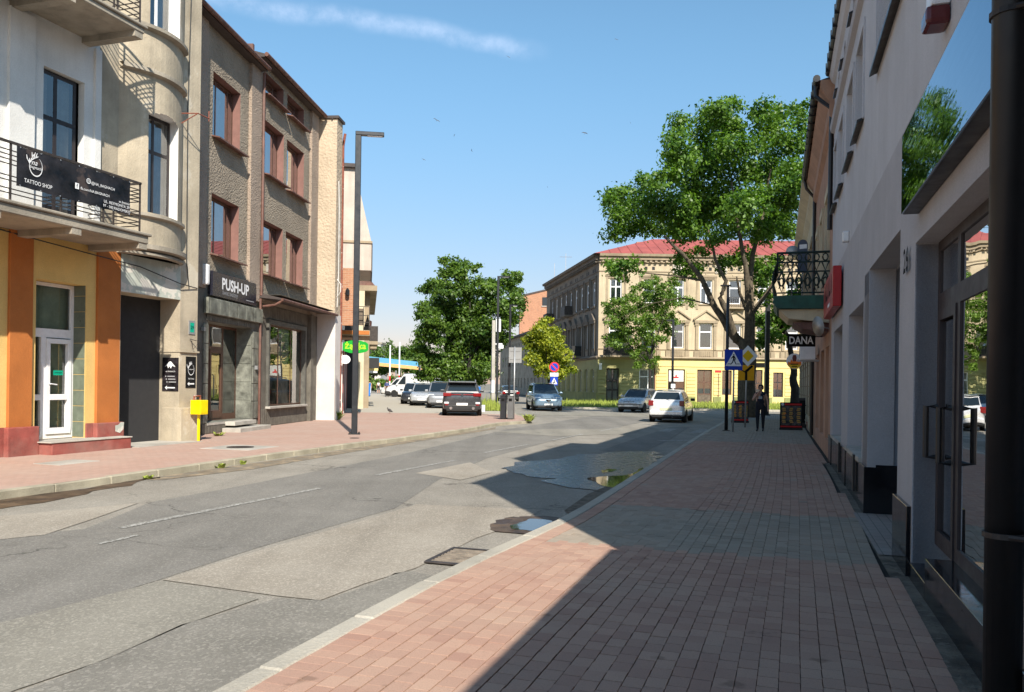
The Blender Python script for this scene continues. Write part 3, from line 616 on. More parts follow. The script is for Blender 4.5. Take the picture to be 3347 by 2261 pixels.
weed('weed sprouting in the left kerb joint nearest the picture edge',*RS(10.95,-9.83),.0,.08,.09,14,'weed_pale'); weed('larger weed tuft against the left kerb below the dark gate',*RS(12.9,-9.88),.0,.10,.13,22,'weed_pale'); weed('thin weed beside the larger tuft at the left kerb',*RS(13.6,-9.92),.0,.12,.08,14,'weed_pale')
weed('small weed at the foot of the grey shop wall beside the yellow box',-8.0,22.4,.12,.12,.2,20,'weed_pale'); weed('dark ivy at the foot of the brown downpipe',-7.05,32.9,.12,.4,.4,60)
# verge in front of the corner house and the planted bed
def grass(name,label,poly,z,n,h,mat,seed):
    r=np.random.default_rng(seed); xs=[p[0] for p in poly]; ys=[p[1] for p in poly]; mb=MB(); from mathutils.geometry import intersect_point_tri_2d
    base=sheet(name,poly,z,M['grassbase'],None,None); base['kind']='stuff'; base['label']=label
    bm=bmesh.new(); bm.from_mesh(base.data); c=0
    def ins(x,y):
        k=False; j=len(poly)-1
        for i in range(len(poly)):
            if (poly[i][1]>y)!=(poly[j][1]>y) and x<(poly[j][0]-poly[i][0])*(y-poly[i][1])/(poly[j][1]-poly[i][1])+poly[i][0]: k=not k
            j=i
        return k
    while c<n:
        x=r.uniform(min(xs),max(xs)); y=r.uniform(min(ys),max(ys))
        if not ins(x,y): continue
        a=r.uniform(0,6.28); hh=h*r.uniform(.3,1.2)*(1.6 if r.random()<.06 else 1); w_=.03; l=r.uniform(.03,.18); dr=r.uniform(-.1,.1)
        v=[bm.verts.new(p) for p in ((x-w_*math.cos(a),y-w_*math.sin(a),z),(x+w_*math.cos(a),y+w_*math.sin(a),z),(x+l*math.sin(a),y+l*math.cos(a),z+hh))]; f=bm.faces.new(v); f.material_index=1; c+=1
    bm.to_mesh(base.data); bm.free(); base.data.materials.append(M[mat]); return base
grass('grass_verge','sunlit green grass verge in front of the corner house',[(3.5,57.5),(12,56.6),(30,56.2),(45,57),(45,76.4),(8.3,76.4),(4.2,76)],.1,17000,.26,'weed_pale',3)
grass('planted_bed','bright green low plants in the bed beside the concrete pole',[(-3.2,45.5),(-.5,46),(-1.0,54),(-1.5,60),(-5,60)],.13,2600,.5,'weed_pale',4)
vk=thing('verge_kerb',None,None); tag(vk,kind='structure'); me=MB().box(-.497,.497,-.075,.075,-.05,.13).mesh('kerb_stone',M['kerb'],bevel=.012)
vp=catmull([(4.0,76),(3.4,57.4),(12,56.5),(30,56.1),(45,56.9)],1.0)
for a,b in zip(vp,vp[1:]):
    o=link('kerb_stone',me,vk,((a[0]+b[0])/2,(a[1]+b[1])/2,0)); o.rotation_euler=(0,0,math.atan2(b[1]-a[1],b[0]-a[0])); o.scale=(math.hypot(b[0]-a[0],b[1]-a[1]),1,1)
# ================= TATTOO-SHOP TENEMENT (left) =================
T=fthing('tenement_house','old tenement with orange pillars, two stone balconies and a bowed bay above its gate','house',18,13,-14)
n0=-14.0
mb=MB()
wall(mb,n0,4,14.02,4.75,14.0,[(12.61,13.62,4.78,7.87),(9.2,10.3,4.78,7.87)],.16,1,0)
mb.build('upper_wall',[M['white_wall']],T,fix=False)
box('pilaster',M['white_wall'],T,n0-.05,n0+.07,11.80,12.36,4.76,8.7)
box('pilaster',M['white_wall'],T,n0-.05,n0+.06,13.86,14.02,4.76,8.7)
box('body',M['room'],T,-26,n0-.6,2,17.25,.1,13.9); MB().box(-26.2,n0-.02,17.0,17.28,.1,14.0).box(-26,n0-.1,3.9,4.0,.1,14).build('end_wall',M['cement'],T,fix=False)
MB().box(-26.2,n0+.5,3.5,17.35,14.0,14.25).build('roof_slab',M['roof_dark'],T)
window(T,n0-.12,12.63,13.52,4.8,7.85,fr='darkframe',mull=(.42,),trans=(.69,),fw=.075,curtain='curtain_beige',csides=[(.05,.35),(.6,.95)],name='balcony_door')
window(T,n0-.12,9.22,10.28,4.8,7.85,fr='darkframe',mull=(.5,),trans=(.69,),fw=.075,name='balcony_door')
# grey-beige strip, bowed bay, end pilaster
mb=MB(); wall(mb,n0,14.02,14.56,4.45,14.0)
wall(mb,n0,16.62,17.25,.12,14.0); mb.build('side_wall',M['stone_stucco'],T,fix=False)
def bowx(s): 
    t=(s-14.56)/(16.62-14.56); return n0+.36*math.sin(math.pi*min(max(t,0),1))**.8
bs=[14.56+(16.62-14.56)*i/14 for i in range(15)]
mb=MB()
def bowstrip(za,zb,skip=None):
    for a,b in zip(bs,bs[1:]):
        if skip and skip[0]<=a+.01 and b-.01<=skip[1]: continue
        mb.quad((bowx(a),a,za),(bowx(b),b,za),(bowx(b),b,zb),(bowx(a),a,zb))
wa,wb=bs[4],bs[11]
bowstrip(4.45,5.45); bowstrip(5.45,7.8,(wa,wb)); bowstrip(7.8,9.72); bowstrip(9.72,12.6,(wa,wb)); bowstrip(12.6,14)
for zl,zh in ((5.45,7.8),(9.72,12.6)):
    for a in (wa,wb): mb.quad((bowx(a),a,zl),(bowx(a),a,zh),(n0-.02,a,zh),(n0-.02,a,zl),1)
    for z in (zl,zh):
        for a,b in zip(bs[4:11],bs[5:12]): mb.quad((bowx(a),a,z),(bowx(b),b,z),(n0-.02,b,z),(n0-.02,a,z),1)
    # shallow arch over the opening
    for i,(a,b) in enumerate(zip(bs[4:11],bs[5:12])):
        da=.14*(abs((a+b)/2-(wa+wb)/2)/((wb-wa)/2))**2
        mb.add([(bowx(a)+.001,a,zh),(bowx(b)+.001,b,zh),(bowx(b)+.001,b,zh-da),(bowx(a)+.001,a,zh-da)],[(0,1,2,3)])
mb.build('bow',[M['stone_stucco'],M['white_wall']],T,fix=False)
for zc,hh,pp in ((4.62,.16,.16),(5.36,.10,.10),(8.62,.14,.12),(9.62,.12,.14),(4.48,.08,.08)):
    mb=MB(); 
    for a,b in zip(bs,bs[1:]):
        mb.add([(bowx(a)-.02,a,zc-hh/2),(bowx(b)-.02,b,zc-hh/2),(bowx(b)-.02,b,zc+hh/2),(bowx(a)-.02,a,zc+hh/2),(bowx(a)+pp,a,zc-hh/6),(bowx(b)+pp,b,zc-hh/6),(bowx(b)+pp,b,zc+hh/2),(bowx(a)+pp,a,zc+hh/2)],[(0,1,5,4),(4,5,6,7),(7,6,2,3)])
    mb.build('bow_moulding',M['cement'],T,fix=False)
window(T,n0+.0,wa+.01,wb-.01,5.46,7.79,fr='darkframe',mull=(.45,),trans=(.64,),fw=.07,curtain='curtain',csides=[(.45,.97)])
window(T,n0+.0,wa+.01,wb-.01,9.73,12.59,fr='white_frame',mull=(.5,),trans=(.7,),fw=.08,curtain='curtain',csides=[(.0,.3),(.6,1)])
# ground floor
mb=MB(); wall(mb,n0-.06,4,14.1,.12,4.6,[(12.56,13.80,.36,3.62)],.40,1,0); mb.build('ground_floor_wall',M['yellow_wall'],T,fix=False)
mb=MB(); mb.box(n0-.15,n0-.12,12.5,14.1,.5,.52); 
for a,b,c,d in ((11.93,12.45,11.85,12.55),(14.06,14.70,13.99,14.76)):
    box('pillar',M['orange'],T,n0-.3,n0,a,b,.6,4.56,bevel=.01); box('pillar_plinth',M['redplinth'],T,n0-.3,n0+.09,c,d,.1,.68,bevel=.02)
box('wall_plinth',M['redplinth'],T,n0-.3,n0-.02,4,11.84,.1,.68); box('wall_plinth',M['redplinth'],T,n0-.3,n0-.02,13.82,13.98,.1,.68); plane2d(T,[(-.13,-.1),(.0,-.14),(.10,-.06),(.12,.09),(.02,.10),(-.05,.04),(-.14,.03)],M['peeling'],(n0+.092,14.63,.58),'+n','bare_patch')
st=box('doorstep',M['redplinth'],T,n0-.3,n0+.42,12.55,14.62,.1,.35,bevel=.02); box('tread',M['concrete'],st,n0-.3,n0+.44,12.5,14.64,.35,.375,bevel=.006)
dw=MB(); X0,X1=n0-.46,n0-.38
def db(a,b,c,d,x1=X1): dw.box(X0,x1,a,b,c,d)
a,b=12.57,13.79
db(a,b,.38,.46); db(a,b,3.54,3.61); db(a,a+.06,.46,3.54); db(b-.07,b,.46,3.54); db(a+.06,b-.07,2.48,2.66); db(12.98,13.10,.46,2.48); db(a+.06,12.98,1.18,1.30)
d_=dw.build('door_frame',M['white_frame'],T,fix=False); 
lf=MB(); 
for q in ((13.10,13.72,.47,.60),(13.10,13.72,2.36,2.46),(13.10,13.19,.60,2.36),(13.63,13.72,.60,2.36),(13.19,13.63,1.18,1.30)): lf.box(X0+.01,X1+.03,*q)
leaf=lf.build('door_leaf',M['white_frame'],T,bevel=.006); MB().tube([(X1+.03,13.15,1.52),(X1+.09,13.15,1.52),(X1+.09,13.30,1.50)],.014,6).build('handle',M['white_frame'],leaf)
for q in ((a+.06,12.98,.46,1.18),(a+.06,12.98,1.30,2.48),(a+.06,b-.07,2.66,3.54)): MB().poly([(X0+.03,q[0],q[2]),(X0+.03,q[1],q[2]),(X0+.03,q[1],q[3]),(X0+.03,q[0],q[3])]).build('pane',M['glass_shop'],d_,fix=False)
for q in ((13.19,13.63,.6,1.18),(13.19,13.63,1.3,2.36)): MB().poly([(X0+.03,q[0],q[2]),(X0+.03,q[1],q[2]),(X0+.03,q[1],q[3]),(X0+.03,q[0],q[3])]).build('pane',M['glass_shop'],leaf,fix=False)
box('room_divider',M['curtain_green'],T,n0-.59,n0-.57,12.58,13.9,.4,3.55); box('floor_inside',M['cement'],T,n0-.59,n0-.46,12.5,14,.2,.37)
sg_=box('notice',M['teal'],T,X1+.031,X1+.035,13.26,13.50,1.70,1.80); sg_.rotation_euler=(0,0,0); text(T,'ZAMKNIĘTE',M['print_black'],(X1+.036,13.38,1.75),w=.2)
nb=box('name_plate',M['print_white'],T,X1+.001,X1+.012,12.99,13.04,1.55,1.95)
pieces(T,'tile',M['tile_green'],[(n0-.26,13.799,.55+k*.335) for k in range(10)],(.36,.012,.325),.004)
# gate
mb=MB(); wall(mb,n0,14.70,16.62,3.6,4.45); mb.build('gate_header',M['peeling'],T,fix=False)
mb=MB(); mb.quad((n0,16.62,.12),(n0-1,16.62,.12),(n0-1,16.62,3.6),(n0,16.62,3.6)); mb.quad((n0,14.7,.12),(n0,14.7,3.6),(n0-1,14.7,3.6),(n0-1,14.7,.12)); mb.quad((n0,14.7,3.6),(n0,16.62,3.6),(n0-1,16.62,3.6),(n0-1,14.7,3.6)); mb.build('gate_reveal',M['stone_stucco'],T,fix=False)
gt=box('gate',M['print_black'],T,n0-.92,n0-.90,14.7,16.62,.16,3.2)
pieces(gt,'plank',M['gate'],[(n0-.885,14.82+.157*k,1.66) for k in range(12)],(.04,.128,2.96),.014)
box('gate_rail',M['gate_panel'],T,n0-.93,n0-.84,14.7,16.62,3.12,3.22)
pieces(T,'transom_panel',M['gate_panel'],[(n0-.90,15.02+.64*k,3.41) for k in range(3)],(.03,.61,.36),.01)
box('gate_floor',M['concrete'],T,n0-1.1,n0+.5,14.75,16.9,.05,.13)
box('pier_plinth',M['stone_stucco'],T,n0-.5,n0+.10,16.58,17.3,.1,.95,bevel=.02); box('pier_ledge',M['stone_stucco'],T,n0-.6,n0+.05,16.6,17.28,2.32,2.36)
# signs on the pier and gate
p=box('poster',M['poster_dark'],T,n0-.50,n0-.02,16.600,16.612,1.36,2.18); p['label']='dark poster with a white mountain mark on the gate jamb'
plane2d(p,[(-.16,-.02),(-.09,.0),(-.06,-.06),(-.02,-.01),(.02,-.07),(.06,.0),(.16,-.03),(.07,.06),(.02,.11),(-.03,.10)],M['print_white'],(n0-.26,16.600,1.98),'-s','emblem')
text(p,'NA BAGNACH',M['print_white'],(n0-.26,16.600,1.84),w=.3,face='-s')
for k in range(3): plane2d(p,[(-.10,-.012),(.12,-.012),(.12,.012),(-.10,.012)],M['print_grey'],(n0-.24+.02*k,16.600,1.72-.07*k),'-s','print_line'); plane2d(p,circ(.018,10,-.15),M['print_grey'],(n0-.24+.02*k,16.600,1.72-.07*k),'-s','print_dot')
plane2d(p,[(-.16,0),(-.10,.05),(-.10,.015),(.14,.015),(.14,-.015),(-.10,-.015),(-.10,-.05)],M['print_white'],(n0-.25,16.600,1.44),'-s','arrow')
p=box('poster',M['print_black'],T,n0,n0+.012,16.84,17.2,1.44,2.22); p['label']='black poster with a white antler ring and arrow on the pier'
def antler(par,o,R,face,mat,lw=.1,name='emblem'):
    ring=[]; n=30
    for i in range(n+1):
        t=rad(60-300*i/n); k=R*(lw*.25+lw*math.sin(math.pi*i/n)); ring.append((t,k))
    pts=[((R+k*.5)*math.cos(t)*.86,(R+k*.5)*math.sin(t)*1.1) for t,k in ring]+[((R-k*.5)*math.cos(t)*.86,(R-k*.5)*math.sin(t)*1.1) for t,k in ring[::-1]]
    ax={'+n':((0,1,0),(0,0,1),(1,0,0)),'-s':((1,0,0),(0,0,1),(0,-1,0))}[face]; X,Y,Z=[Vector(a) for a in ax]; O=Vector(o)
    mb=MB(); h=len(pts)//2; P=[O+X*a+Y*b+Z*.004 for a,b in pts]
    for i in range(h-1): mb.quad(P[i],P[i+1],P[len(P)-2-i],P[len(P)-1-i])
    def br(a,b,w0,w1):
        a=Vector(a)*R;b=Vector(b)*R;d=(b-a).normalized();q=Vector((-d.y,d.x))
        mb.quad(*[O+X*v.x+Y*v.y+Z*.005 for v in (a+q*w0*R,a-q*w0*R,b-q*w1*R,b+q*w1*R)])
    for a,b in (((-.72,.3),(-.5,.95)),((-.5,.95),(-.55,1.5)),((-.5,.95),(-.25,1.35)),((-.62,.6),(-.05,1.0)),((-.05,1.0),(.15,1.55)),((-.05,1.0),(.3,1.2)),((-.8,.15),(-1.15,.6)),((-1.15,.6),(-1.25,1.05)),((-.3,.85),(-.1,1.6)),((-.9,.35),(-.85,.75))): br(a,b,.07,.035)
    mb.build(name,mat,par,fix=False)
antler(p,(n0+.012,17.02,1.90),.125,'+n',M['print_white']); text(p,'na bagnach',M['print_white'],(n0+.012,17.02,1.90),w=.17,shear=.3); text(p,'TATTOO',M['print_white'],(n0+.012,17.02,1.665),w=.22)
plane2d(p,[(-.13,0),(-.06,.05),(-.06,.015),(.12,.02),(.12,-.015),(-.06,-.015),(-.06,-.05)],M['print_white'],(n0+.012,17.02,1.54),'+n','arrow')
p=box('house_number',M['grey_metal'],T,n0,n0+.02,16.92,17.14,2.78,3.12); box('number_face',M['teal'],p,n0+.02,n0+.023,16.96,17.10,2.83,3.07); text(p,'29',M['print_black'],(n0+.023,17.03,2.95),w=.11)
p=box('gate_notice',M['print_white'],T,n0-.869,n0-.864,15.25,15.98,1.95,2.14); text(p,'OBIEKT',M['sign_blue'],(n0-.864,15.6,2.085),w=.3); text(p,'MONITOROWANY',M['sign_blue'],(n0-.864,15.6,2.0),w=.55)
MB().tube([(n0+.02,16.35,8.1),(n0+.5,16.55,8.12),(n0+.5,16.95,8.12)],.015,5).tube([(n0+.02,16.35,7.78),(n0+.5,16.55,8.12)],.013,5).tube([(n0+.02,16.5,8.25),(n0+.02,16.5,7.7)],.018,5).tube([(n0+.5,16.95,8.3),(n0+.5,16.95,8.05)],.013,5).build('wire_bracket',M['rust_pipe'],T)
MB().tube([(n0+.02,16.95,2.66),(n0+.2,17.1,2.6),(n0+.08,17.0,2.4),(n0+.02,17.02,2.62)],.012,5).build('wall_hook',M['iron'],T)
MB().tube([(n0+.02,16.9,14),(n0+.03,16.75,8.3),(n0+.03,16.78,4.6),(n0+.02,16.9,3.9)],.012,5).tube([(n0-.1,11,4.5),(n0+.05,12.6,4.36),(n0+.05,14.0,4.28),(n0+.05,15.2,4.22),(n0+.1,16.5,3.98),(n0+.02,17.2,3.95)],.013,5).build('cable',M['black_plastic'],T)
# balconies
def balcony(zb,zt,pr,s0,s1,label):
    b=MB().box(n0-.05,n0+pr,s0,s1,zb+.02,zt-.06).box(n0-.05,n0+pr+.05,s0-.04,s1+.05,zt-.06,zt).build('balcony_slab',M['cement'],T,bevel=.015)
    for k in range(3): box('beam',M['cement'],b,n0,n0+pr-.02,s1-.25-k*1.7,s1-k*1.7-.03,zb-.10,zb+.02)
    return b
bal=balcony(4.46,4.70,1.36,5.5,14.02,''); bal2=balcony(8.78,8.97,1.4,5.5,13.78,'')
def railing(par,z0,z1,pr,s0,s1,bars,posts):
    mb=MB(); 
    mb.box(n0+pr-.03,n0+pr+.02,s0,s1,z1-.02,z1+.02); mb.box(n0,n0+pr+.02,s1-.045,s1,z1-.02,z1+.02); mb.build('handrail',M['iron'],par)
    for z in bars: MB().box(n0+pr-.012,n0+pr+.004,s0,s1-.03,z-.009,z+.009).box(n0,n0+pr-.012,s1-.032,s1-.016,z-.009,z+.009).build('rail_bar',M['iron'],par,fix=False)
    for s in posts: MB().box(n0+pr-.02,n0+pr+.008,s-.014,s+.014,z0,z1-.02).build('post',M['iron'],par,fix=False)
    MB().box(n0+pr*.5-.014,n0+pr*.5+.014,s1-.04,s1-.012,z0,z1-.02).build('post',M['iron'],par,fix=False)
railing(bal,4.70,5.70,1.36,5.6,13.78,(4.82,4.90,5.04,5.12,5.32,5.40,5.48,5.56),[6.2,7.4,8.6,9.8,10.75,11.8,12.8,13.76])
railing(bal2,8.97,9.95,1.35,5.6,13.72,(9.10,9.2,9.34,9.44,9.6,9.7,9.8),[6.2,7.4,8.6,9.8,11.0,12.2,13.1,13.70])
bn=tag(box('advertising_banner',M['banner'],None,0,.001,0,.001,0,.001),'black tattoo shop banner with white lettering tied to the lower balcony rail','banner')
bpy.data.objects.remove(bn); bn=fthing('advertising_banner','black tattoo shop banner with white lettering tied to the lower balcony rail','banner',18,12.15,-12.6,z=4.97)
xb=-12.615; mb=MB(); ns,nz_=40,12
for i in range(ns):
    for j in range(nz_):
        q=[]
        for a,b_ in ((i,j),(i+1,j),(i+1,j+1),(i,j+1)):
            s_=10.84+2.62*a/ns; z_=4.97+.70*b_/nz_; e=math.sin(math.pi*b_/nz_); q.append((xb+.012*e*noise.noise((s_*2.2,z_*3,2)),s_,z_-.012*abs(math.sin(math.pi*a/5))*(b_/nz_-.5)*1.5))
        mb.quad(*q)
mb.build('cloth',M['banner'],bn,smooth=True)
xt=xb+.013
antler(bn,(xt,11.214,5.396),.155,'+n',M['print_white']); text(bn,'na',M['print_white'],(xt,11.185,5.443),w=.12,shear=.35); text(bn,'bagnach',M['print_white'],(xt,11.214,5.367),w=.25,shear=.35)
text(bn,'TATTOO SHOP',M['print_white'],(xt,11.272,5.102),w=.58,h=.07); text(bn,'@NA_BAGNACH',M['print_white'],(xt,12.740,5.396),w=.58); text(bn,'fb.com/NA.BAGNACH',M['print_white'],(xt,12.548,5.244),w=.70)
text(bn,'UL. REYMONTA 29',M['print_white'],(xt,13.095,5.121),w=.66); text(bn,'97 - 500 RADOMSKO',M['print_white'],(xt,13.095,5.036),w=.70); text(bn,'w bramie',M['print_white'],(xt,13.287,5.197),w=.28,shear=.35)
for o_,c_ in (((12.385,5.419),0),((12.116,5.263),1)):
    if c_==0:
        r_=.045; ps=[(r_*math.cos(t)*(1 if 1 else 1),r_*math.sin(t)) for t in np.linspace(0,2*math.pi,17)[:-1]]
        mb=MB()
        for R0,R1 in ((.052,.040),(.026,.017)):
            for i in range(16):
                a0,a1=i*math.pi/8,(i+1)*math.pi/8; mb.quad(*[(xt+.004,o_[0]+R*math.cos(t),o_[1]+R*math.sin(t)) for R,t in ((R0,a0),(R0,a1),(R1,a1),(R1,a0))])
        mb.build('icon',M['print_white'],bn,fix=False)
    else: plane2d(bn,[(-.045,-.055),(.045,-.055),(.045,.055),(-.045,.055)],M['print_white'],(xt,*o_),'+n','icon'); text(bn,'f',M['print_black'],(xt+.003,*o_),h=.08)
for k in range(7):
    for z in (4.99,5.65): MB().lathe([(.012,0),(.012,.006)],8,0,Matrix.Translation((xt,10.9+k*.42,z))@Matrix.Rotation(math.pi/2,4,'Y')).build('eyelet',M['grey_metal'],bn)
# yellow gas box on its post
gb=thing('gas_meter_box','yellow gas box on a yellow post at the foot of the pier','gas box',(*RS(17.0,-13.72),.12),-rad(18))
MB().box(-.14,.16,-.15,.15,.66,1.02).build('case',M['yellow'],gb,bevel=.012); MB().box(.161,.166,-.11,.12,.70,.98).build('door',M['yellow'],gb,bevel=.002); MB().tube([(0,0,0),(0,0,.66)],.035,8).build('post',M['yellow'],gb)
MB().tube([(-.06,-.1,1.02),(-.06,-.1,1.12),(-.06,.12,1.12),(-.06,.12,1.0)],.028,6).build('pipe',M['rust_pipe'],gb)
# ================= ROUGHCAST BUILDING WITH TWO SHOPS =================
PO=(-8.6,23.0)
P=fthing('shop_building','brown roughcast three-storey building with the lingerie shop and a canopied shop window','house',4.9,3.5,0,*PO)
w1=[(.2,2.05,8.6,10.4),(.2,2.05,5.26,6.95)]; w2=[(3.9,5.72,8.5,10.25),(6.03,7.8,8.45,10.2),(3.9,5.72,5.2,6.95),(6.03,7.8,5.2,6.95),(3.9,5.62,11.12,11.8),(6.0,7.72,11.1,11.8)]
mb=MB(); wall(mb,0,-2.05,2.7,4.2,11.6,w1,.3,1,0,1); mb.build('upper_wall',[M['roughcast'],M['reveal_pink']],P,fix=False)
mb=MB(); wall(mb,0,3.5,8.42,4.2,12.0,w2,.3,1,0,1); mb.build('upper_wall',[M['roughcast'],M['reveal_pink']],P,fix=False)
box('pilaster',M['roughcast_warm'],P,-.3,.10,2.69,3.5,4.2,11.85); box('pilaster',M['roughcast_warm'],P,-.3,.10,8.42,9.2,4.2,12.0); box('pilaster',M['roughcast'],P,-.3,.002,9.2,9.5,4.2,12.0); box('corner_strip',M['roughcast_warm'],P,-.3,.06,-2.0,-.22,4.2,11.6)
for k,o in enumerate(w1+w2):
    tall=o[3]-o[2]>1; cs=[(.55,.95)] if k<2 else [(.3,.62),(.66,.98)] if tall else None
    window(P,-.24,o[0]+.01,o[1]-.01,o[2]+.01,o[3]-.01,mull=(.36,.80) if k<2 else (.34,.78),curtain='curtain_beige' if k>3 else 'curtain',csides=cs,cfrac=1 if tall else .6)
    MB().add([(-.2,o[0]-.06,o[2]-.02),(-.2,o[1]+.16,o[2]-.02),(.24,o[1]+.16,o[2]-.11),(.24,o[0]-.06,o[2]-.11),(-.2,o[0]-.06,o[2]+.012),(-.2,o[1]+.16,o[2]+.012),(.24,o[1]+.16,o[2]-.07),(.24,o[0]-.06,o[2]-.07)],[(3,2,1,0),(4,5,6,7),(0,1,5,4),(1,2,6,5),(2,3,7,6),(3,0,4,7)]).build('sill',M['brown_metal'],P)
MB().box(-12,-.65,-2.0,10.9,4.0,12.0).box(-12,-2.0,-2.0,10.9,.1,4.0).build('body',M['room'],P,fix=False); MB().box(-12,-.02,-2.1,-2.03,.1,11.7).box(-12,-.1,9.5,11.0,.1,12).build('end_wall',M['cement'],P,fix=False)
def eave(s0,s1,z,n1,zr): 
    e=MB().add([(-.3,s0,z),(n1,s0,z),(n1,s1,z),(-.3,s1,z),(-.3,s0,z+.12),(n1,s0,z+.10),(n1,s1,z+.10),(-.3,s1,z+.12)],[(3,2,1,0),(4,5,6,7),(0,1,5,4),(1,2,6,5),(2,3,7,6),(3,0,4,7)]).build('eave',M['roof_dark'],P)
    MB().tube([(n1+.06,s0,z+.08),(n1+.06,s1,z+.08)],.07,8).build('gutter',M['brown_metal'],P)
    MB().prism([(n1,s0,z+.1),(-5,s0,z+zr),(-5,s0,z+.1)],(0,s1-s0,0)).build('roof',M['roof_dark'],P)
eave(-2.0,3.42,11.6,.3,1.5); eave(3.2,9.3,12.0,.28,1.6)
box('parapet',M['brown_metal'],P,-2.0,-.1,3.18,3.3,12.0,12.42)
# projecting end wing
mb=MB(); wg=box('wing_lower',M['wing_white'],P,-.3,.78,9.47,10.2,.1,4.3); box('wing_upper',M['wing_stucco'],P,-.3,.745,9.47,10.2,4.3,12.05); box('wing_cap',M['roof_dark'],P,-.35,.82,9.4,10.3,12.05,12.15)
MB().tube([(.55,9.42,12.05),(.55,9.42,12.0)],.03,6).build('cap_hook',M['iron'],P)
MB().tube([(.62,10.98,11.9),(.54,10.98,11.4),(.54,10.98,.12)],.055,10).build('downpipe',M['rust_pipe'],P); MB().tube([(.12,2.62+.92,4.3),(.12,3.54,.13)],.04,8).tube([(.15,3.52,11.6),(.15,3.52,4.4)],.045,8).build('downpipe',M['brown_metal'],P)
MB().tube([(.8,9.6,4.6),(.84,9.6,6),(.83,9.6,8.5),(.8,9.6,9.6)],.02,5).tube([(.8,9.55,5.0),(.95,9.55,5.2),(.95,9.55,5.5),(.8,9.55,5.7)],.018,5).build('cable',M['pale_frame'],P)
# shop one
so1=[(.05,3.12,.43,3.3)]
mb=MB(); wall(mb,.02,-2.0,3.62,.12,4.2,so1,.62,1,0,1); mb.build('shop_wall',[M['granite_dark'],M['granite']],P,fix=False)
box('lintel',M['granite'],P,.02,.17,-.25,3.62,3.5,3.95,bevel=.01)
pieces(P,'stone_tile',M['granite'],[(.03,-.12,.7+k*.56) for k in range(5)],(.05,.28,.54),.006); pieces(P,'stone_tile',M['granite'],[(.03,3.38,.7+k*.56) for k in range(5)],(.05,.44,.54),.006)
pieces(P,'stone_tile',M['granite'],[(.172,.15+.62*k,3.725) for k in range(6)],(.012,.605,.43),.004)
pieces(P,'lintel_slat',M['granite_dark'],[(.03,-.0+.17*k,3.40) for k in range(20)],(.03,.155,.17),.005)
pieces(P,'base_slat',M['slat'],[(.035,-.2+.2*k,.27) for k in range(17)],(.03,.185,.28),.006)
pieces(P,'jamb_tile',M['granite'],[(-.30,3.115,.72+k*.58) for k in range(5)],(.60,.02,.565),.006)
sf=MB(); xs0,xs1=-.52,-.48
for q in ((.05,3.12,.43,.62),(.05,3.12,3.22,3.3),(.05,.12,.62,3.22),(1.12,1.22,.62,3.22),(2.05,2.15,.62,3.22),(3.04,3.12,.62,3.22),(1.22,2.05,2.55,2.65)): sf.box(xs0,xs1,*q)
sfo=sf.build('shopfront_frame',M['brown_frame'],P,fix=False)
for q in ((.12,1.12,.62,3.22),(1.22,2.05,2.65,3.22),(2.15,3.04,.62,3.22)): MB().poly([(xs1-.006,q[0],q[2]),(xs1-.006,q[1],q[2]),(xs1-.006,q[1],q[3]),(xs1-.006,q[0],q[3])]).build('pane',M['glass_shop'],sfo,fix=False)
dl=MB(); 
for q in ((1.22,2.05,.5,.72),(1.22,2.05,2.45,2.55),(1.22,1.32,.72,2.45),(1.95,2.05,.72,2.45)): dl.box(xs0+.01,xs1+.02,*q)
dl=dl.build('shop_door',M['brown_frame'],P,fix=False); MB().poly([(xs1-.006,1.32,.72),(xs1-.006,1.95,.72),(xs1-.006,1.95,2.45),(xs1-.006,1.32,2.45)]).build('pane',M['glass_shop'],dl,fix=False)
MB().tube([(xs1+.02,1.36,1.1),(xs1+.08,1.36,1.12),(xs1+.08,1.36,1.78),(xs1+.02,1.36,1.8)],.018,6).build('handle',M['black_metal'],dl)
text(sfo,'Lingerie Shop',M['reveal_pink'],(xs1-.03,.62,.95),w=.9,shear=.25)
box('shop_back',M['curtain_green'],P,-1.9,-1.85,0,3.3,.4,3.4); box('shop_side',M['curtain'],P,-1.9,-.6,3.2,3.3,.4,3.4); box('shop_floor',M['concrete'],P,-1.9,-.56,0,3.2,.3,.42); box('threshold',M['concrete'],P,-.56,.06,.0,3.2,.36,.425)
box('steps',M['concrete'],P,.06,.36,1.15,2.75,.30,.42,bevel=.01); box('steps',M['concrete'],P,.06,.62,.95,3.3,.1,.24,bevel=.01)
sgn=box('shop_sign',M['sign_dark'],P,.03,.16,0,3.08,4.02,4.72,bevel=.01); text(sgn,'PUSH-UP',M['print_white'],(.16,1.55,4.43),w=1.9,h=.34,bold=.03); text(sgn,'świat bielizny',M['print_grey'],(.16,1.15,4.17),w=1.05); plane2d(sgn,[(-.3,-.012),(.3,-.012),(.3,.012),(-.3,.012)],M['print_grey'],(.16,2.6,4.12),'+n','print_line')
MB().box(.03,.2,-.42,-.24,4.28,4.85).build('alarm_lamp',M['white_frame'],P,bevel=.05); MB().box(.03,.12,-.4,-.3,3.0,3.1).box(.05,.14,3.30,3.38,2.0,2.12).build('intercom',M['grey_metal'],P)
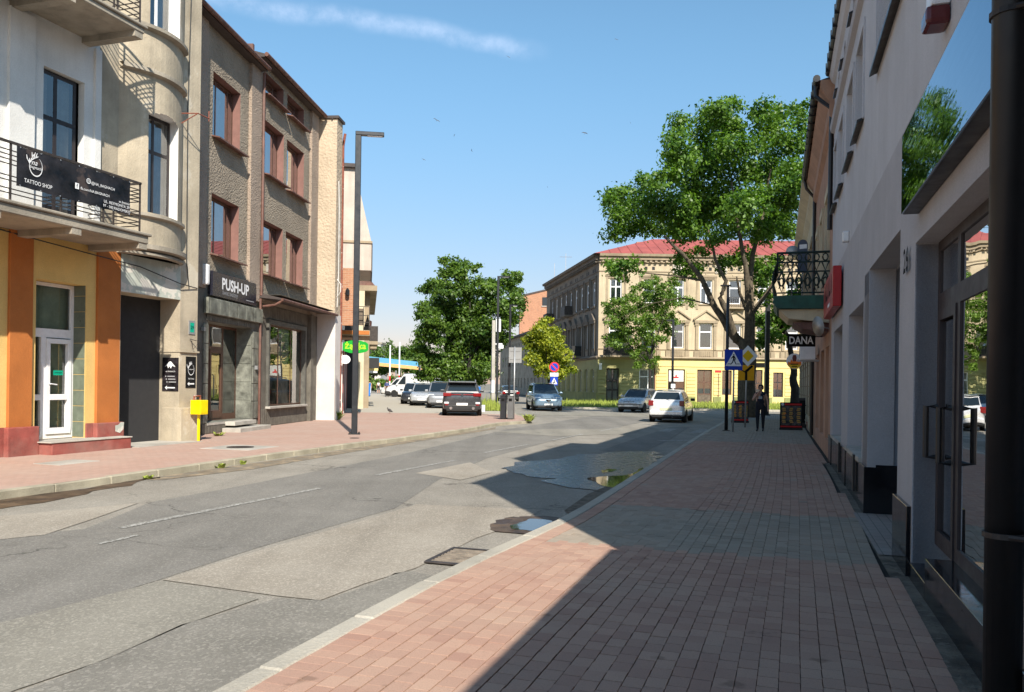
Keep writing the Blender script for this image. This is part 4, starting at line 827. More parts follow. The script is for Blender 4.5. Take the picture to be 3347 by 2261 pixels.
# shop two under its canopy
so2=[(4.5,8.0,.78,3.55)]
mb=MB(); wall(mb,.0,3.62,9.47,.12,4.2,so2,.2,1,0,1); mb.build('shop_wall',[M['slat'],M['granite_dark']],P,fix=False)
MB().box(0,.09,4.38,4.5,.74,3.7).box(0,.09,8.0,8.12,.74,3.7).box(0,.09,4.5,8.0,3.55,3.7).build('window_surround',M['granite_dark'],P,fix=False); box('window_sill',M['concrete'],P,-.1,.16,4.36,8.14,.70,.78,bevel=.01)
pieces(P,'base_slat',M['slat'],[(.014,3.75+.163*k,.41) for k in range(34)],(.028,.15,.56),.006); pieces(P,'upper_slat',M['slat'],[(.010,3.75+.163*k,3.95) for k in range(34)],(.02,.15,.44),.005)
box('fascia_pilaster',M['slat'],P,0,.16,8.45,8.75,.12,4.2); box('fascia_pilaster',M['slat'],P,0,.05,8.75,9.44,.12,4.2)
sf=MB()
for q in ((4.5,8.0,.78,.84),(4.5,8.0,3.49,3.55),(4.5,4.56,.84,3.49),(5.62,5.7,.84,3.49),(6.85,6.9,.84,3.49),(7.94,8.0,.84,3.49)): sf.box(-.12,-.08,*q)
sfo=sf.build('display_window',M['brown_frame'],P,fix=False)
for a,b in ((4.56,5.62),(5.7,6.85),(6.9,7.94)): MB().poly([(-.086,a,.84),(-.086,b,.84),(-.086,b,3.49),(-.086,a,3.49)]).build('pane',M['glass_shop'],sfo,fix=False)
box('window_film',M['curtain'],sfo,-.135,-.13,5.72,6.8,.85,3.48); box('display_back',M['curtain_green'],sfo,-.62,-.6,4.3,8.2,.8,3.5); box('display_side',M['curtain'],sfo,-1.3,-.22,8.1,8.15,.7,3.5)
cn=MB().add([(0,3.5,4.34),(.82,3.5,4.26),(.82,9.5,4.26),(0,9.5,4.34),(0,3.5,4.50),(.82,3.5,4.32),(.82,9.5,4.32),(0,9.5,4.50)],[(3,2,1,0),(4,5,6,7),(0,1,5,4),(1,2,6,5),(2,3,7,6),(3,0,4,7)]).build('canopy',M['roof_dark'],P)
MB().tube([(.86,3.5,4.27),(.86,9.46,4.27)],.05,8).tube([(.86,3.56,4.25),(.6,3.56,4.1),(.2,3.56,4.05)],.04,8).build('canopy_gutter',M['brown_metal'],P)
box('moss',M['grit'],cn,.02,.78,3.55,9.4,4.42,4.425)
# ================= NEXT HOUSE: WHITE BAY, BALCONY, GROCERY SIGN =================
M['bay']=pm('bay',(.50,.44,.38),.9,.08,1.2,.3,30,streak=.5,dirt=(.32,.25,.2))
ZO=(-7.55,34.0); ZA=-10
Zb=fthing('grocery_house','narrow white house with a projecting upper bay and a balcony above the green grocery sign','house',ZA,2,0,*ZO)
mb=MB(); wall(mb,0.2,1.4,13,.12,11.3,[(6,7.2,7.6,9.6),(9.5,10.7,7.6,9.6),(5.5,8,.5,3),(9.5,12,.5,3)],.3,1,0); mb.build('wall',M['wing_white'],Zb,fix=False); box('body',M['room'],Zb,-10,-.35,1.2,13,.1,11.3); box('end_wall',M['wing_white'],Zb,-10,.19,1.2,1.38,.1,11.3)
box('brick_panel',M['brick_wall'],Zb,.2,.88,1.6,1.75,4.1,6.6); box('bay',M['bay'],Zb,.2,1.62,2.5,6.5,6.65,7.9); MB().prism([(.2,2.5,7.9),(1.62,2.5,7.9),(1.24,2.5,9.5),(.84,2.5,11.2),(.2,2.5,11.2)],(0,4,0)).build('bay_gable',M['bay'],Zb); box('bay_band',M['trim'],Zb,.2,1.66,2.44,6.56,7.86,7.96)
box('bay_roof',M['roof_dark'],Zb,-3,.95,2.3,7,11.2,11.36); box('bay_edge',M['roof_dark'],Zb,1.62,1.67,2.5,6.5,6.6,7.86)
bs_=box('balcony_slab',M['trim'],Zb,.2,1.6,2.4,6.8,3.72,3.95); box('slab_face',M['orange'],bs_,.21,1.58,2.38,2.4,3.76,3.93)
for z in (4.3,4.6,5.0): MB().box(.2,1.58,2.42,2.45,z,z+.03).box(1.55,1.58,2.45,6.7,z,z+.03).build('rail_bar',M['iron'],bs_,fix=False)
for k in range(6): MB().box(.3+k*.25,.33+k*.25,2.42,2.45,3.95,5.0).build('post',M['iron'],bs_,fix=False)
box('screen',M['gate_panel'],Zb,.25,1.3,2.7,2.75,4.2,4.95); MB().prism([(1.3,2.6,3.98),(1.62,2.6,3.98),(1.5,2.6,4.7)],(0,.1,0)).build('hanging_cloth',M['print_black'],Zb)
MB().tube([(.5,1.58,5.5),(.62,1.4,5.55)],.015,5).lathe([(.04,5.35),(.09,5.4),(.09,5.6),(.03,5.7)],8,0,Matrix.Translation((.62,1.4,0))).build('wall_lantern',M['black_metal'],Zb)
box('awning',M['orange'],Zb,.2,1.2,2.6,4.2,3.25,3.35); 
for k in range(6): box('shopfront_pier',M['redplinth' if k%2 else 'wing_white'],Zb,.2,.42,2.4+k*1.6,2.75+k*1.6,.12,3.1)
zs=fthing('grocery_sign','green six-sided grocery sign with lime lettering sticking out above the pavement','sign',ZA,2.2,.98,*ZO,z=3.2)
hexp=[(-.57,-.22),(-.5,.2),(-.28,.27),(.28,.27),(.5,.2),(.57,.12),(.57,-.12),(.5,-.2),(.28,-.27),(-.28,-.27),(-.5,-.2)]; hexp=[(-.56,-.13),(-.56,.13),(-.47,.21),(-.2,.28),(.2,.28),(.47,.21),(.56,.13),(.56,-.13),(.47,-.21),(.2,-.28),(-.2,-.28),(-.47,-.21)]
plane2d(zs,hexp[::-1],M['zgreen'],(.98,2.2,3.2),'-s','panel',0,.16); text(zs,'żabka',M['zlime'],(.98,2.2,3.26),w=.92,face='-s',bold=.02)
MB().add([(.98+R*math.cos(t),2.194,3.2+R*math.sin(t)*.6-.02) for R in (.26,.22) for t in np.linspace(rad(205),rad(335),9)],[(i,i+1,9+i+1,9+i) for i in range(8)]).build('smile',M['zlime'],zs,fix=False)
box('bracket',M['grey_metal'],zs,.2,.42,2.22,2.3,3.0,3.4)
ls=fthing('oval_sign','small white oval sign below the green grocery sign','sign',ZA,1.8,.55,*ZO,z=2.62); plane2d(ls,circ(.225,24,ry=.19)[::-1],M['print_white'],(.55,1.8,2.62),'-s','panel',0,.08); text(ls,'LOTTO',M['sign_blue'],(.55,1.8,2.62),w=.28,face='-s'); box('bracket',M['grey_metal'],ls,.2,.36,1.82,1.86,2.58,2.66)
# taller houses further along the left pavement
Z2=fthing('mansard_house','far corner house with brown mansard roof and dark balconies beyond the white house','house',ZA,22,-1,ZO[0]+math.cos(rad(ZA)),ZO[1]-math.sin(rad(ZA)))
op=[(s,s+1.1,z,z+1.8) for s in (15,17.5,20,22.5,25) for z in (4.6,)]
mb=MB(); wall(mb,.3,13.1,30,.12,6.9,op,.25,1,0); mb.build('wall',M['cream'],Z2,fix=False); box('body',M['room'],Z2,-9,-.3,13,29.9,.1,6.9); MB().box(-9,.3,13.02,13.1,.1,6.9).box(-9,.3,29.9,30,.1,6.9).build('end_wall',M['cream'],Z2,fix=False)
box('cornice',M['trim'],Z2,-.2,1.0,13,30.2,6.9,7.2); MB().prism([(.9,13.2,7.2),(.55,13.2,7.6),(.35,13.2,8.3),(.15,13.2,9.2),(-6,13.2,9.2),(-6,13.2,7.2)],(0,16.6,0)).build('roof',M['brown_metal'],Z2)
for k in range(2):
    b_=box('balcony',M['trim'],Z2,.3,1.1,15+k*6,18+k*6,3.9,4.1); MB().box(.3,1.1,15.0+k*6,15.03+k*6,4.1,5.0).box(1.07,1.1,15+k*6,18+k*6,4.1,5.0).build('balcony_rail',M['iron'],b_,fix=False)
for k in range(3): box('shop_awning',M[('black_plastic','yellow_paint','white_frame')[k]],Z2,.3,1.2,15+k*4.5,16.5+k*4.5,2.5-k*.1,3.1)
for k in range(5): box('column',M['trim'],Z2,.3,.6,14+k*3.2,14.5+k*3.2,.12,6.9)
Z3=fthing('distant_house','pale plastered house at the far end of the left row of buildings','house',ZA,45,-1,ZO[0]+math.cos(rad(ZA)),ZO[1]-math.sin(rad(ZA)))
mb=MB(); wall(mb,.3,30.5,62,.12,6.4,[(s,s+1.2,3.9,5.6) for s in range(33,60,4)],.25,1,0); mb.build('wall',M['wing_white'],Z3,fix=False); box('body',M['room'],Z3,-9,-.3,30.5,62,.1,6.4); MB().prism([(.8,30.4,6.4),(-4,30.4,9),(-9,30.4,6.4)],(0,31.8,0)).build('roof',M['red_roof'],Z3); box('end_wall',M['wing_white'],Z3,-9,.3,30.42,30.5,.1,6.4)
# ================= RIGHT SIDE =================
R=fthing('grey_shop_house','pale grey rendered house with black plinths, mirror sign and recessed shop door on the right','house',18,11,1.05)
nr=1.05
ops=[(4.45,7.36,.12,2.84),(8.24,10.92,.12,3.12),(11.6,13.95,.72,2.8),(15.3,17.58,.70,2.78)]
mb=MB(); wall(mb,nr,3.95,18.4,.12,3.98,ops,.30,-1,0); mb.build('ground_floor_wall',M['grey_wall'],R,fix=False)
uw=[(7.4,10.3,5.38,6.6),(11.95,13.0,5.33,6.55),(13.55,14.7,5.33,6.55),(15.6,16.7,5.33,6.55),(17.2,18.1,5.33,6.55),(5,6.2,5.38,6.6),(15.5,15.9,7.5,7.8),(17.0,17.4,7.5,7.8),(13.6,14.0,7.5,7.8)]
mb=MB(); wall(mb,nr,3.95,18.4,3.98,8.2,uw,.22,-1,0); mb.build('upper_wall',M['upper_white'],R,fix=False)
MB().quad((nr,3.95,.1),(nr+9,3.95,.1),(nr+9,3.95,8.2),(nr,3.95,8.2)).quad((nr,18.4,.1),(nr,18.4,8.2),(nr+9,18.4,8.2),(nr+9,18.4,.1)).quad((nr+9,3.95,.1),(nr+9,18.4,.1),(nr+9,18.4,8.2),(nr+9,3.95,8.2)).build('end_wall',M['upper_white'],R,fix=False)
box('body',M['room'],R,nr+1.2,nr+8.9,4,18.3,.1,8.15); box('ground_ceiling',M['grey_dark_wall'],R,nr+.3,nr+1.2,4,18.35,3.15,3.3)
for k,o in enumerate(uw):
    window(R,nr+.2,o[0]+.01,o[1]-.01,o[2]+.01,o[3]-.01,sg=-1,fr='white_frame',mull=(.5,) if o[1]-o[0]>.6 else (),curtain='curtain')
    MB().add([(nr+.05,o[0]-.04,o[2]),(nr+.05,o[1]+.05,o[2]),(nr-.09,o[1]+.05,o[2]-.06),(nr-.09,o[0]-.04,o[2]-.06),(nr+.05,o[0]-.04,o[2]-.03),(nr+.05,o[1]+.05,o[2]-.03),(nr-.09,o[1]+.05,o[2]-.10),(nr-.09,o[0]-.04,o[2]-.10)],[(0,1,2,3),(7,6,5,4),(0,4,5,1),(1,5,6,2),(2,6,7,3),(3,7,4,0)]).build('sill',M['black_metal'],R)
    if o[3]-o[2]>1: MB().box(nr-.025,nr+.01,o[0]-.1,o[0]-.02,o[2]-.05,o[3]+.08).box(nr-.025,nr+.01,o[1]+.02,o[1]+.1,o[2]-.05,o[3]+.08).box(nr-.025,nr+.01,o[0]-.02,o[1]+.02,o[3]+.0,o[3]+.08).build('window_trim',M['upper_white'],R,fix=False)
MB().prism([(nr,3.95,6.98),(nr-.07,3.95,7.02),(nr-.09,3.95,7.12),(nr,3.95,7.16)],(0,14.45,0)).build('string_course',M['grey_wall'],R)
MB().prism([(nr,3.95,8.0),(nr-.06,3.95,8.05),(nr-.12,3.95,8.2),(nr,3.95,8.2)],(0,14.4,0)).build('eave_moulding',M['upper_white'],R)
MB().box(nr-.05,nr+9,3.9,18.45,8.2,8.26).build('roof_base',M['roof_dark'],R); MB().prism([(nr-.02,3.9,8.26),(nr+5,3.9,10.2),(nr+9,3.9,8.26)],(0,14.55,0)).build('roof',M['roof_dark'],R)
box('dormer',M['upper_white'],R,nr+.5,nr+4.6,6.3,11.6,8.3,10.4)
mb=MB(); mb.tube([(nr-.12,3.9,8.27),(nr-.12,18.4,8.27)],.075,10).build('gutter',M['black_metal'],R)
pieces(R,'gutter_bracket',M['black_metal'],[(nr-.12,4.3+.55*k,8.27) for k in range(26)],(.17,.025,.17),.005)
# pillars faces: recessed niche
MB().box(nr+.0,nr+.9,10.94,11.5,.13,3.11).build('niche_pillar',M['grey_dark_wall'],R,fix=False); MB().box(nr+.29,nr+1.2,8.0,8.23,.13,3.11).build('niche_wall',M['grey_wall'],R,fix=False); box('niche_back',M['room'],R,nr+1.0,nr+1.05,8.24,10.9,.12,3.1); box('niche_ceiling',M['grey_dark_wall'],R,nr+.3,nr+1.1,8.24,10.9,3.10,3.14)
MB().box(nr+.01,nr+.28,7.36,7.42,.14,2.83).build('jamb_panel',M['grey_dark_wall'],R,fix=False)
for a,b in ((7.40,8.26),(10.90,11.62),(13.93,15.32),(17.56,18.42)): box('plinth_panel',M['black_plinth'],R,nr-.035,nr+.5,a,b,.1,.69,bevel=.004)
for a,b in ((11.62,13.93),(15.32,17.56)): box('plinth_panel',M['black_plinth'],R,nr-.025,nr+.2,a,b,.1,.66,bevel=.004)
box('niche_plinth',M['black_plinth'],R,nr+.1,nr+.95,10.915,10.96,.1,.72)
pieces(R,'plinth_strip',M['black_metal'],[(nr-.05,15.0,.48),(nr-.05,12.15,.50)],(.03,.16,.5),.004)
for o in ops[2:]: 
    window(R,nr+.24,o[0]+.01,o[1]-.01,o[2]+.03,o[3]-.01,sg=-1,fr='brown_frame',gl='glass_wob',mull=(.5,),trans=(.82,),curtain=None); box('stone_sill',M['concrete'],R,nr-.04,nr+.3,o[0],o[1],o[2]-.03,o[2]+.03)
# shop door
M['door_dark']=flat('door_dark',(.045,.034,.034),.55)
sf=MB(); xa,xb_=nr+.17,nr+.20
for q in ((4.4,7.36,.42,.52),(4.4,7.36,2.76,2.84),(7.28,7.36,.52,2.76),(6.50,6.60,.52,2.76),(4.4,4.5,.52,2.76),(4.5,6.50,2.28,2.42),(6.60,7.28,2.28,2.42)): sf.box(xa,xb_,*q)
sfo=sf.build('shopfront_frame',M['door_dark'],R,fix=False)
for q in ((4.5,6.5,.52,2.28),(4.5,6.5,2.42,2.76),(6.6,7.28,2.42,2.76)): MB().poly([(xa+.012,q[1],q[2]),(xa+.012,q[0],q[2]),(xa+.012,q[0],q[3]),(xa+.012,q[1],q[3])]).build('pane',M['glass_wob'],sfo,fix=False)
dl=MB()
for q in ((6.6,7.28,.42,.54),(6.6,7.28,2.2,2.28),(6.6,6.67,.54,2.2),(7.2,7.28,.54,2.2)): dl.box(xa-.012,xb_,*q)
dl=dl.build('shop_door',M['door_dark'],R,fix=False); MB().poly([(xa+.012,7.18,.56),(xa+.012,6.7,.56),(xa+.012,6.7,2.18),(xa+.012,7.18,2.18)]).build('pane',M['glass_wob'],dl,fix=False)
MB().tube([(xa-.02,7.2,1.12),(xa-.10,7.2,1.12),(xa-.10,7.2,1.52),(xa-.02,7.2,1.52)],.022,8).build('handle',M['black_metal'],dl)
MB().tube([(xa-.02,6.64,1.12),(xa-.10,6.64,1.12),(xa-.10,6.64,1.52),(xa-.02,6.64,1.52)],.022,8).build('handle',M['black_metal'],sfo)
box('door_plinth',M['black_plinth'],R,nr-.015,nr+.3,4.0,6.62,.1,.42,bevel=.004); box('threshold',M['black_plinth'],R,nr-.015,nr+.3,6.62,7.4,.1,.24,bevel=.004); box('shop_interior',M['room'],R,nr+1.0,nr+1.05,4,7.5,.1,3.1); box('shop_floor',M['concrete'],R,nr+.3,nr+1.2,4,7.5,.1,.4)
box('display_goods',pm('goods',(.5,.3,.25),.6,.4,6,patch=(.3,.45,.6),pscale=7,pthr=.5),R,nr+.3,nr+.7,5.2,6.2,.4,.62); box('door_strip',M['white_frame'],R,nr+.27,nr+.29,6.72,6.80,.45,1.25)
ms=fthing('mirror_sign','long mirror-blue fascia sign reflecting sky and trees above the right shop door','sign',18,5.5,.92,z=3.05)
mm=bpy.data.materials.new('mirror_blue'); mm.use_nodes=True; b=mm.node_tree.nodes['Principled BSDF']; b.inputs['Base Color'].default_value=(.12,.205,.30,1); b.inputs['Metallic'].default_value=1; b.inputs['Roughness'].default_value=.02
t=mm.node_tree; q=t.nodes.new('ShaderNodeTexNoise'); q.inputs['Scale'].default_value=3; q.inputs['Detail'].default_value=1; gq=t.nodes.new('ShaderNodeNewGeometry'); mpn=t.nodes.new('ShaderNodeMapping'); mpn.inputs['Scale'].default_value=(1,1,6); t.links.new(gq.outputs['Position'],mpn.inputs[0]); t.links.new(mpn.outputs[0],q.inputs['Vector']); bp=t.nodes.new('ShaderNodeBump'); bp.inputs['Strength'].default_value=.05; bp.inputs['Distance'].default_value=.03; t.links.new(q.outputs[0],bp.inputs['Height']); t.links.new(bp.outputs[0],b.inputs['Normal'])
box('case',M['black_metal'],ms,.935,1.045,4.2,7.2,3.05,3.68); box('face',mm,ms,.92,.935,4.2,7.2,3.055,3.675); box('top_flashing',M['upper_white'],ms,.93,1.05,4.2,7.2,3.68,3.70)
text(R,'26',M['print_black'],(nr-.02,7.72,2.76),h=.22,face='-n',bold=.02,name='house_number')
al=fthing('alarm_siren','white wall alarm siren with red lens high on the grey house','alarm',18,6.1,1.0,z=4.2); MB().box(.93,1.05,6.0,6.22,4.2,4.5).build('case',M['white_frame'],al,bevel=.02); MB().box(.90,1.05,6.0,6.22,4.08,4.2).build('lens',pm('dark_lens',(.12,.02,.02),.2,.1,5),al,bevel=.03)
al2=fthing('motion_sensor','small white sensor box on the grey wall above the red sign','sensor',18,14.15,1.0,z=4.05); MB().box(.95,1.05,14.08,14.22,4.0,4.17).build('case',M['white_frame'],al2,bevel=.015)
rs_=fthing('red_shop_sign','red shop sign with dark letters jutting from the grey wall','sign',18,16.5,.95,z=3.1)
box('case',M['shop_red'],rs_,.88,1.02,15.2,18.2,3.08,3.78,bevel=.01); text(rs_,'ALDIK',M['print_black'],(.88,16.6,3.5),w=2.1,h=.34,face='-n',bold=.02) if False else None
for k in range(5): plane2d(rs_,[(-.16,-.17),(.16,-.17),(.16,-.08),(-.05,-.08),(-.05,.17),(-.16,.17)] if k%2 else [(-.15,-.17),(-.06,-.17),(0,.05),(.06,-.17),(.15,-.17),(.03,.17),(-.03,.17)],M['print_black'],(.88,17.6-k*.48,3.52),'-n','letter')
plane2d(rs_,[(-.3,-.03),(.3,-.03),(.3,.03),(-.3,.03)],M['print_white'],(.88,16.4,3.2),'-n','print_line')
# downpipe between the houses and the low neighbour
dp=fthing('downpipe','thick black downpipe at the right picture edge','downpipe',18,4.35,.93,z=.1)
MB().tube([(.95,4.08,.1),(.95,4.08,8.1)],.077,16).build('pipe',M['black_metal'],dp,smooth=True)
for z in (1.02,3.3,5.5): MB().tube([(.95,4.08,z-.012),(.95,4.08,z+.012)],.087,16).tube([(.95,4.0,z),(1.06,3.95,z)],.012,6).build('clamp',M['iron'],dp)
LB=fthing('low_shop','low dark-fronted shop at the right picture edge beside the camera','house',18,-2,1.0)
box('front',M['darkframe'],LB,1.04,1.10,-9,3.94,.95,3.45); box('base_wall',pm('beige_base',(.42,.36,.30),.9,.1,2),LB,1.04,1.11,-9,3.94,.1,.95); box('body',M['grey_dark_wall'],LB,1.11,8,-9,3.9,.1,3.45); box('roof',M['roof_dark'],LB,.9,8.1,-9.1,3.92,3.45,3.58)
# peach house with the iron balcony
R2=fthing('peach_house','peach house with green wrought-iron balcony beyond the grey house','house',18,22,1.05)
o2=[(19.6,20.7,3.75,6.0),(22.2,23.2,4.2,6.0),(24.6,25.6,4.2,6.0),(19.2,20.4,.5,2.6),(21.2,22.8,.5,2.6),(23.6,25.4,.5,2.6)]
mb=MB(); wall(mb,nr,18.42,27,.12,7.6,o2,.2,-1,0); mb.build('wall',M['peach'],R2,fix=False); box('body',M['room'],R2,nr+.5,nr+8,18.45,27,.1,7.9); MB().quad((nr,18.42,.1),(nr+8,18.42,.1),(nr+8,18.42,8.2),(nr,18.42,8.2)).quad((nr,27,.1),(nr,27,8.2),(nr+8,27,8.2),(nr+8,27,.1)).build('end_wall',M['peach'],R2,fix=False)
for o in o2: window(R2,nr+.16,o[0]+.01,o[1]-.01,o[2]+.01,o[3]-.01,sg=-1,fr='pale_frame',mull=(.5,),trans=(.7,),curtain='curtain' if o[2]>3 else None)
MB().prism([(nr,18.42,7.3),(nr-.1,18.42,7.4),(nr-.1,18.42,7.7),(nr-.28,18.42,8.0),(nr-.28,18.42,8.15),(nr,18.42,8.15)],(0,8.58,0)).build('cornice',M['peach'],R2); MB().prism([(nr-.3,18.42,8.15),(nr+4,18.42,9.4),(nr+8,18.42,8.15)],(0,8.58,0)).build('roof',M['roof_dark'],R2)
for o in o2[:3]: MB().box(nr-.06,nr,o[0]-.16,o[1]+.16,o[3],o[3]+.2).box(nr-.05,nr,o[0]-.16,o[0],o[2],o[3]).box(nr-.05,nr,o[1],o[1]+.16,o[2],o[3]).build('window_trim',M['cream'],R2,fix=False)
MB().tube([(nr-.36,18.42,8.2),(nr-.36,27,8.1)],.075,10).build('gutter',M['black_metal'],R2); pieces(R2,'gutter_bracket',M['black_metal'],[(nr-.36,18.8+.6*k,8.17) for k in range(14)],(.17,.025,.17),.005)
MB().tube([(nr-.36,18.7,8.15),(nr-.36,18.7,7.9),(nr-.05,18.5,7.55),(nr-.06,18.5,5)],.05,8).tube([(nr-.36,26.8,8.1),(nr-.3,26.8,7.8),(nr-.06,26.8,7.5),(nr-.06,26.8,.2)],.05,8).build('downpipe',M['black_metal'],R2)
b2=MB().prism([(1.05,19.2,3.40),(-.05,19.2,3.42),(-.13,19.2,3.55),(-.13,19.2,3.70),(1.05,19.2,3.70)],(0,2.2,0)).build('balcony',M['green_balc'],R2); MB().prism([(1.05,19.3,3.1),(.2,19.3,3.2),(.0,19.3,3.40),(1.05,19.3,3.40)],(0,2.0,0)).build('corbel',M['cream'],b2); MB().prism([(1.05,19.4,2.9),(.5,19.4,2.98),(.3,19.4,3.12),(1.05,19.4,3.12)],(0,1.8,0)).build('corbel',M['brown_metal'],b2)
def iron_panel(mb,f,L,n):
    "scrolled railing panel: f(u,z) gives a point, u 0..L, z 0..0.95"
    for z in (.04,.5,.72,.93): mb.tube([f(L*i/6,z) for i in range(7)],.018 if z<.9 else .028,5)
    for k in range(n):
        u=L*(k+.5)/n; w_=L/n*.42
        mb.tube([f(u,.5),f(u-w_,.30),f(u,.06),f(u+w_,.30),f(u,.5)],.02,5); mb.tube([f(u-w_,.72),f(u,.52),f(u+w_,.72)],.02,5)
        mb.tube([f(u+w_*.6*math.cos(t),.28+.09*math.sin(t)) for t in np.linspace(0,6.28,9)],.019,5); mb.tube([f(u+w_*.75*math.cos(t),.82+.08*math.sin(t)) for t in np.linspace(0,6.28,9)],.017,5)
        mb.tube([f(u+w_*.7*math.cos(t),.13+.07*math.sin(t)) for t in np.linspace(0,3.14,6)],.017,5)
bel=lambda z:.10*math.sin(math.pi*min(1,z/.7))
mb=MB(); iron_panel(mb,lambda u,z:(-.05+u*1.05,19.22-bel(z)*.6,3.72+z),1.04,6); mb.build('side_railing',M['iron_green'],b2,fix=False)
mb=MB(); iron_panel(mb,lambda u,z:(-.05-bel(z),19.22+u,3.72+z),2.1,11); mb.build('front_railing',M['iron_green'],b2,fix=False)
sd=fthing('satellite_dish','beige satellite dish standing behind the iron balcony rail','dish',18,20.6,.35,z=4.3); MB().lathe([(.001,-.06),(.13,-.04),(.22,0),(.235,.02)],20,0,Matrix.Translation((.28,20.3,4.86))@Matrix.Rotation(rad(65),4,'X')@Matrix.Scale(.62,4)).build('bowl',M['dishgrey'],sd,smooth=True); MB().tube([(.28,20.5,3.72),(.28,20.45,4.6),(.28,20.32,4.84)],.02,6).build('mast',M['grey_metal'],sd)
bd=fthing('round_topped_board','dark round-topped board with a white label on the balcony','board',18,20.3,.65,z=3.7); plane2d(bd,[(-.11,-.6),(.11,-.6),(.11,.05)]+[(.11*math.cos(t),.05+.12*math.sin(t)) for t in np.linspace(.3,2.84,7)]+[(-.11,.05)],flat('slate_blue',(.06,.075,.11),.5),(.50,20.1,4.92),'-s','panel',0,.04); plane2d(bd,[(-.07,-.05),(.09,-.04),(.09,.06),(-.07,.05)],M['print_white'],(.50,20.1,4.92),'-s','label')
MB().tube([(.50,20.12,3.72),(.50,20.12,4.4)],.02,6).build('post',M['grey_metal'],bd)
ds=fthing('boutique_sign','black projecting shop sign with white capital letters below the balcony','sign',18,22,.55,z=2.7); box('panel',M['print_black'],ds,.21,.88,22,22.06,2.70,3.02); text(ds,'DANA',M['print_white'],(.545,22,2.86),w=.58,h=.19,face='-s',bold=.02); MB().tube([(.88,22.03,2.95),(1.05,22.03,2.95)],.015,6).build('bracket',M['iron'],ds)
fs=fthing('grill_sign','round white grill sign with orange flames hanging under the shop sign','sign',18,25,.44,z=2.2); plane2d(fs,circ(.225,28)[::-1],M['print_white'],(.44,25,2.42),'-s','disc',0,.05)
plane2d(fs,[(-.19,-.1),(-.17,.0),(-.12,-.04),(-.09,.06),(-.04,-.01),(0,.05),(.05,-.01),(.1,.07),(.12,-.02),(.18,.01),(.19,-.1)],M['orange_print'],(.44,25,2.42),'-s','flames'); plane2d(fs,[(-.19,-.1),(.19,-.1),(.15,-.16),(.07,-.21),(-.07,-.21),(-.15,-.16)],M['sign_yellow'],(.44,25,2.42),'-s','band'); plane2d(fs,[(-.05,0),(.05,0),(.06,.1),(.04,.18),(-.04,.18),(-.06,.1)],pm('grill_brown',(.15,.03,.02),.5,.1,5),(.44,25,2.42),'-s','fist',.006); text(fs,'SŁAWEK',M['print_black'],(.44,25,2.335),w=.2,face='-s',depth=.006) if False else None
for k,(w_,z) in enumerate(((.2,2.335),(.15,2.275))): plane2d(fs,[(-w_/2,-.015),(w_/2,-.015),(w_/2,.015),(-w_/2,.015)],M['print_black'],(.44,25,z),'-s','print_line',.006)
MB().tube([(.66,25.02,2.5),(1.05,25.02,2.5)],.014,6).build('bracket',M['iron'],fs)
ac=fthing('air_conditioner','white air conditioner unit on a wall bracket below the balcony','air conditioner',18,24,.8,z=2.35); MB().box(.55,.95,23.6,24.3,2.42,2.80).build('case',M['white_frame'],ac,bevel=.02); MB().box(.5,1.05,23.7,23.74,2.38,2.42).box(.5,1.05,24.1,24.14,2.38,2.42).build('bracket',M['grey_metal'],ac); MB().lathe([(.14,0),(.14,.01)],18,0,Matrix.Translation((.545,23.95,2.6))@Matrix.Rotation(math.pi/2,4,'Y')).build('fan_grille',M['black_plastic'],ac)
dsx=fthing('wall_dish','grey satellite dish on the wall under the iron balcony','dish',18,19.6,.85,z=2.9); MB().lathe([(.001,-.05),(.14,-.03),(.22,.01)],18,0,Matrix.Translation((.82,19.0,3.0))@Matrix.Rotation(rad(-100),4,'Y')@Matrix.Rotation(rad(30),4,'X')).build('bowl',M['dishgrey'],dsx,smooth=True); MB().tube([(.82,19.0,3.0),(1.05,19.1,2.95)],.015,6).build('arm',M['grey_metal'],dsx)
R3=fthing('cream_house','cream house with carved cornice at the far end of the right pavement','house',18,36,1.05)
o3=[(s,s+1.1,z,z+1.9) for s in (28.5,31,33.5,36,38.5,41) for z in (.7,4.5)]
mb=MB(); wall(mb,nr,27.02,44,.12,7.9,o3,.2,-1,0); mb.build('wall',M['cream'],R3,fix=False); box('body',M['room'],R3,nr+.5,nr+9,27.05,43.9,.1,8.2); MB().quad((nr,44,.1),(nr,44,8.2),(nr+9,44,8.2),(nr+9,44,.1)).build('end_wall',M['cream'],R3,fix=False)
for o in o3: window(R3,nr+.16,o[0]+.01,o[1]-.01,o[2]+.01,o[3]-.01,sg=-1,fr='pale_frame',mull=(.5,),trans=(.7,),curtain='curtain' if o[2]>3 else None); MB().box(nr-.05,nr,o[0]-.15,o[0],o[2],o[3]).box(nr-.05,nr,o[1],o[1]+.15,o[2],o[3]).box(nr-.09,nr,o[0]-.2,o[1]+.2,o[3],o[3]+.18).build('window_trim',M['trim'],R3,fix=False)
pieces(R3,'rustication_block',M['cream'],[(nr-.02,s,.45+.36*k) for s in (27.5,30.1,32.7,35.2,37.8,40.4,43) for k in range(8)],(.05,.8,.33),.01)
MB().prism([(nr,27.02,7.7),(nr-.14,27.02,7.9),(nr-.14,27.02,8.1),(nr-.4,27.02,8.3),(nr-.4,27.02,8.45),(nr,27.02,8.45)],(0,17,0)).build('cornice',M['cream'],R3); MB().prism([(nr-.4,27.02,8.45),(nr+4.5,27.02,10),(nr+9,27.02,8.45)],(0,17,0)).build('roof',M['roof_dark'],R3)
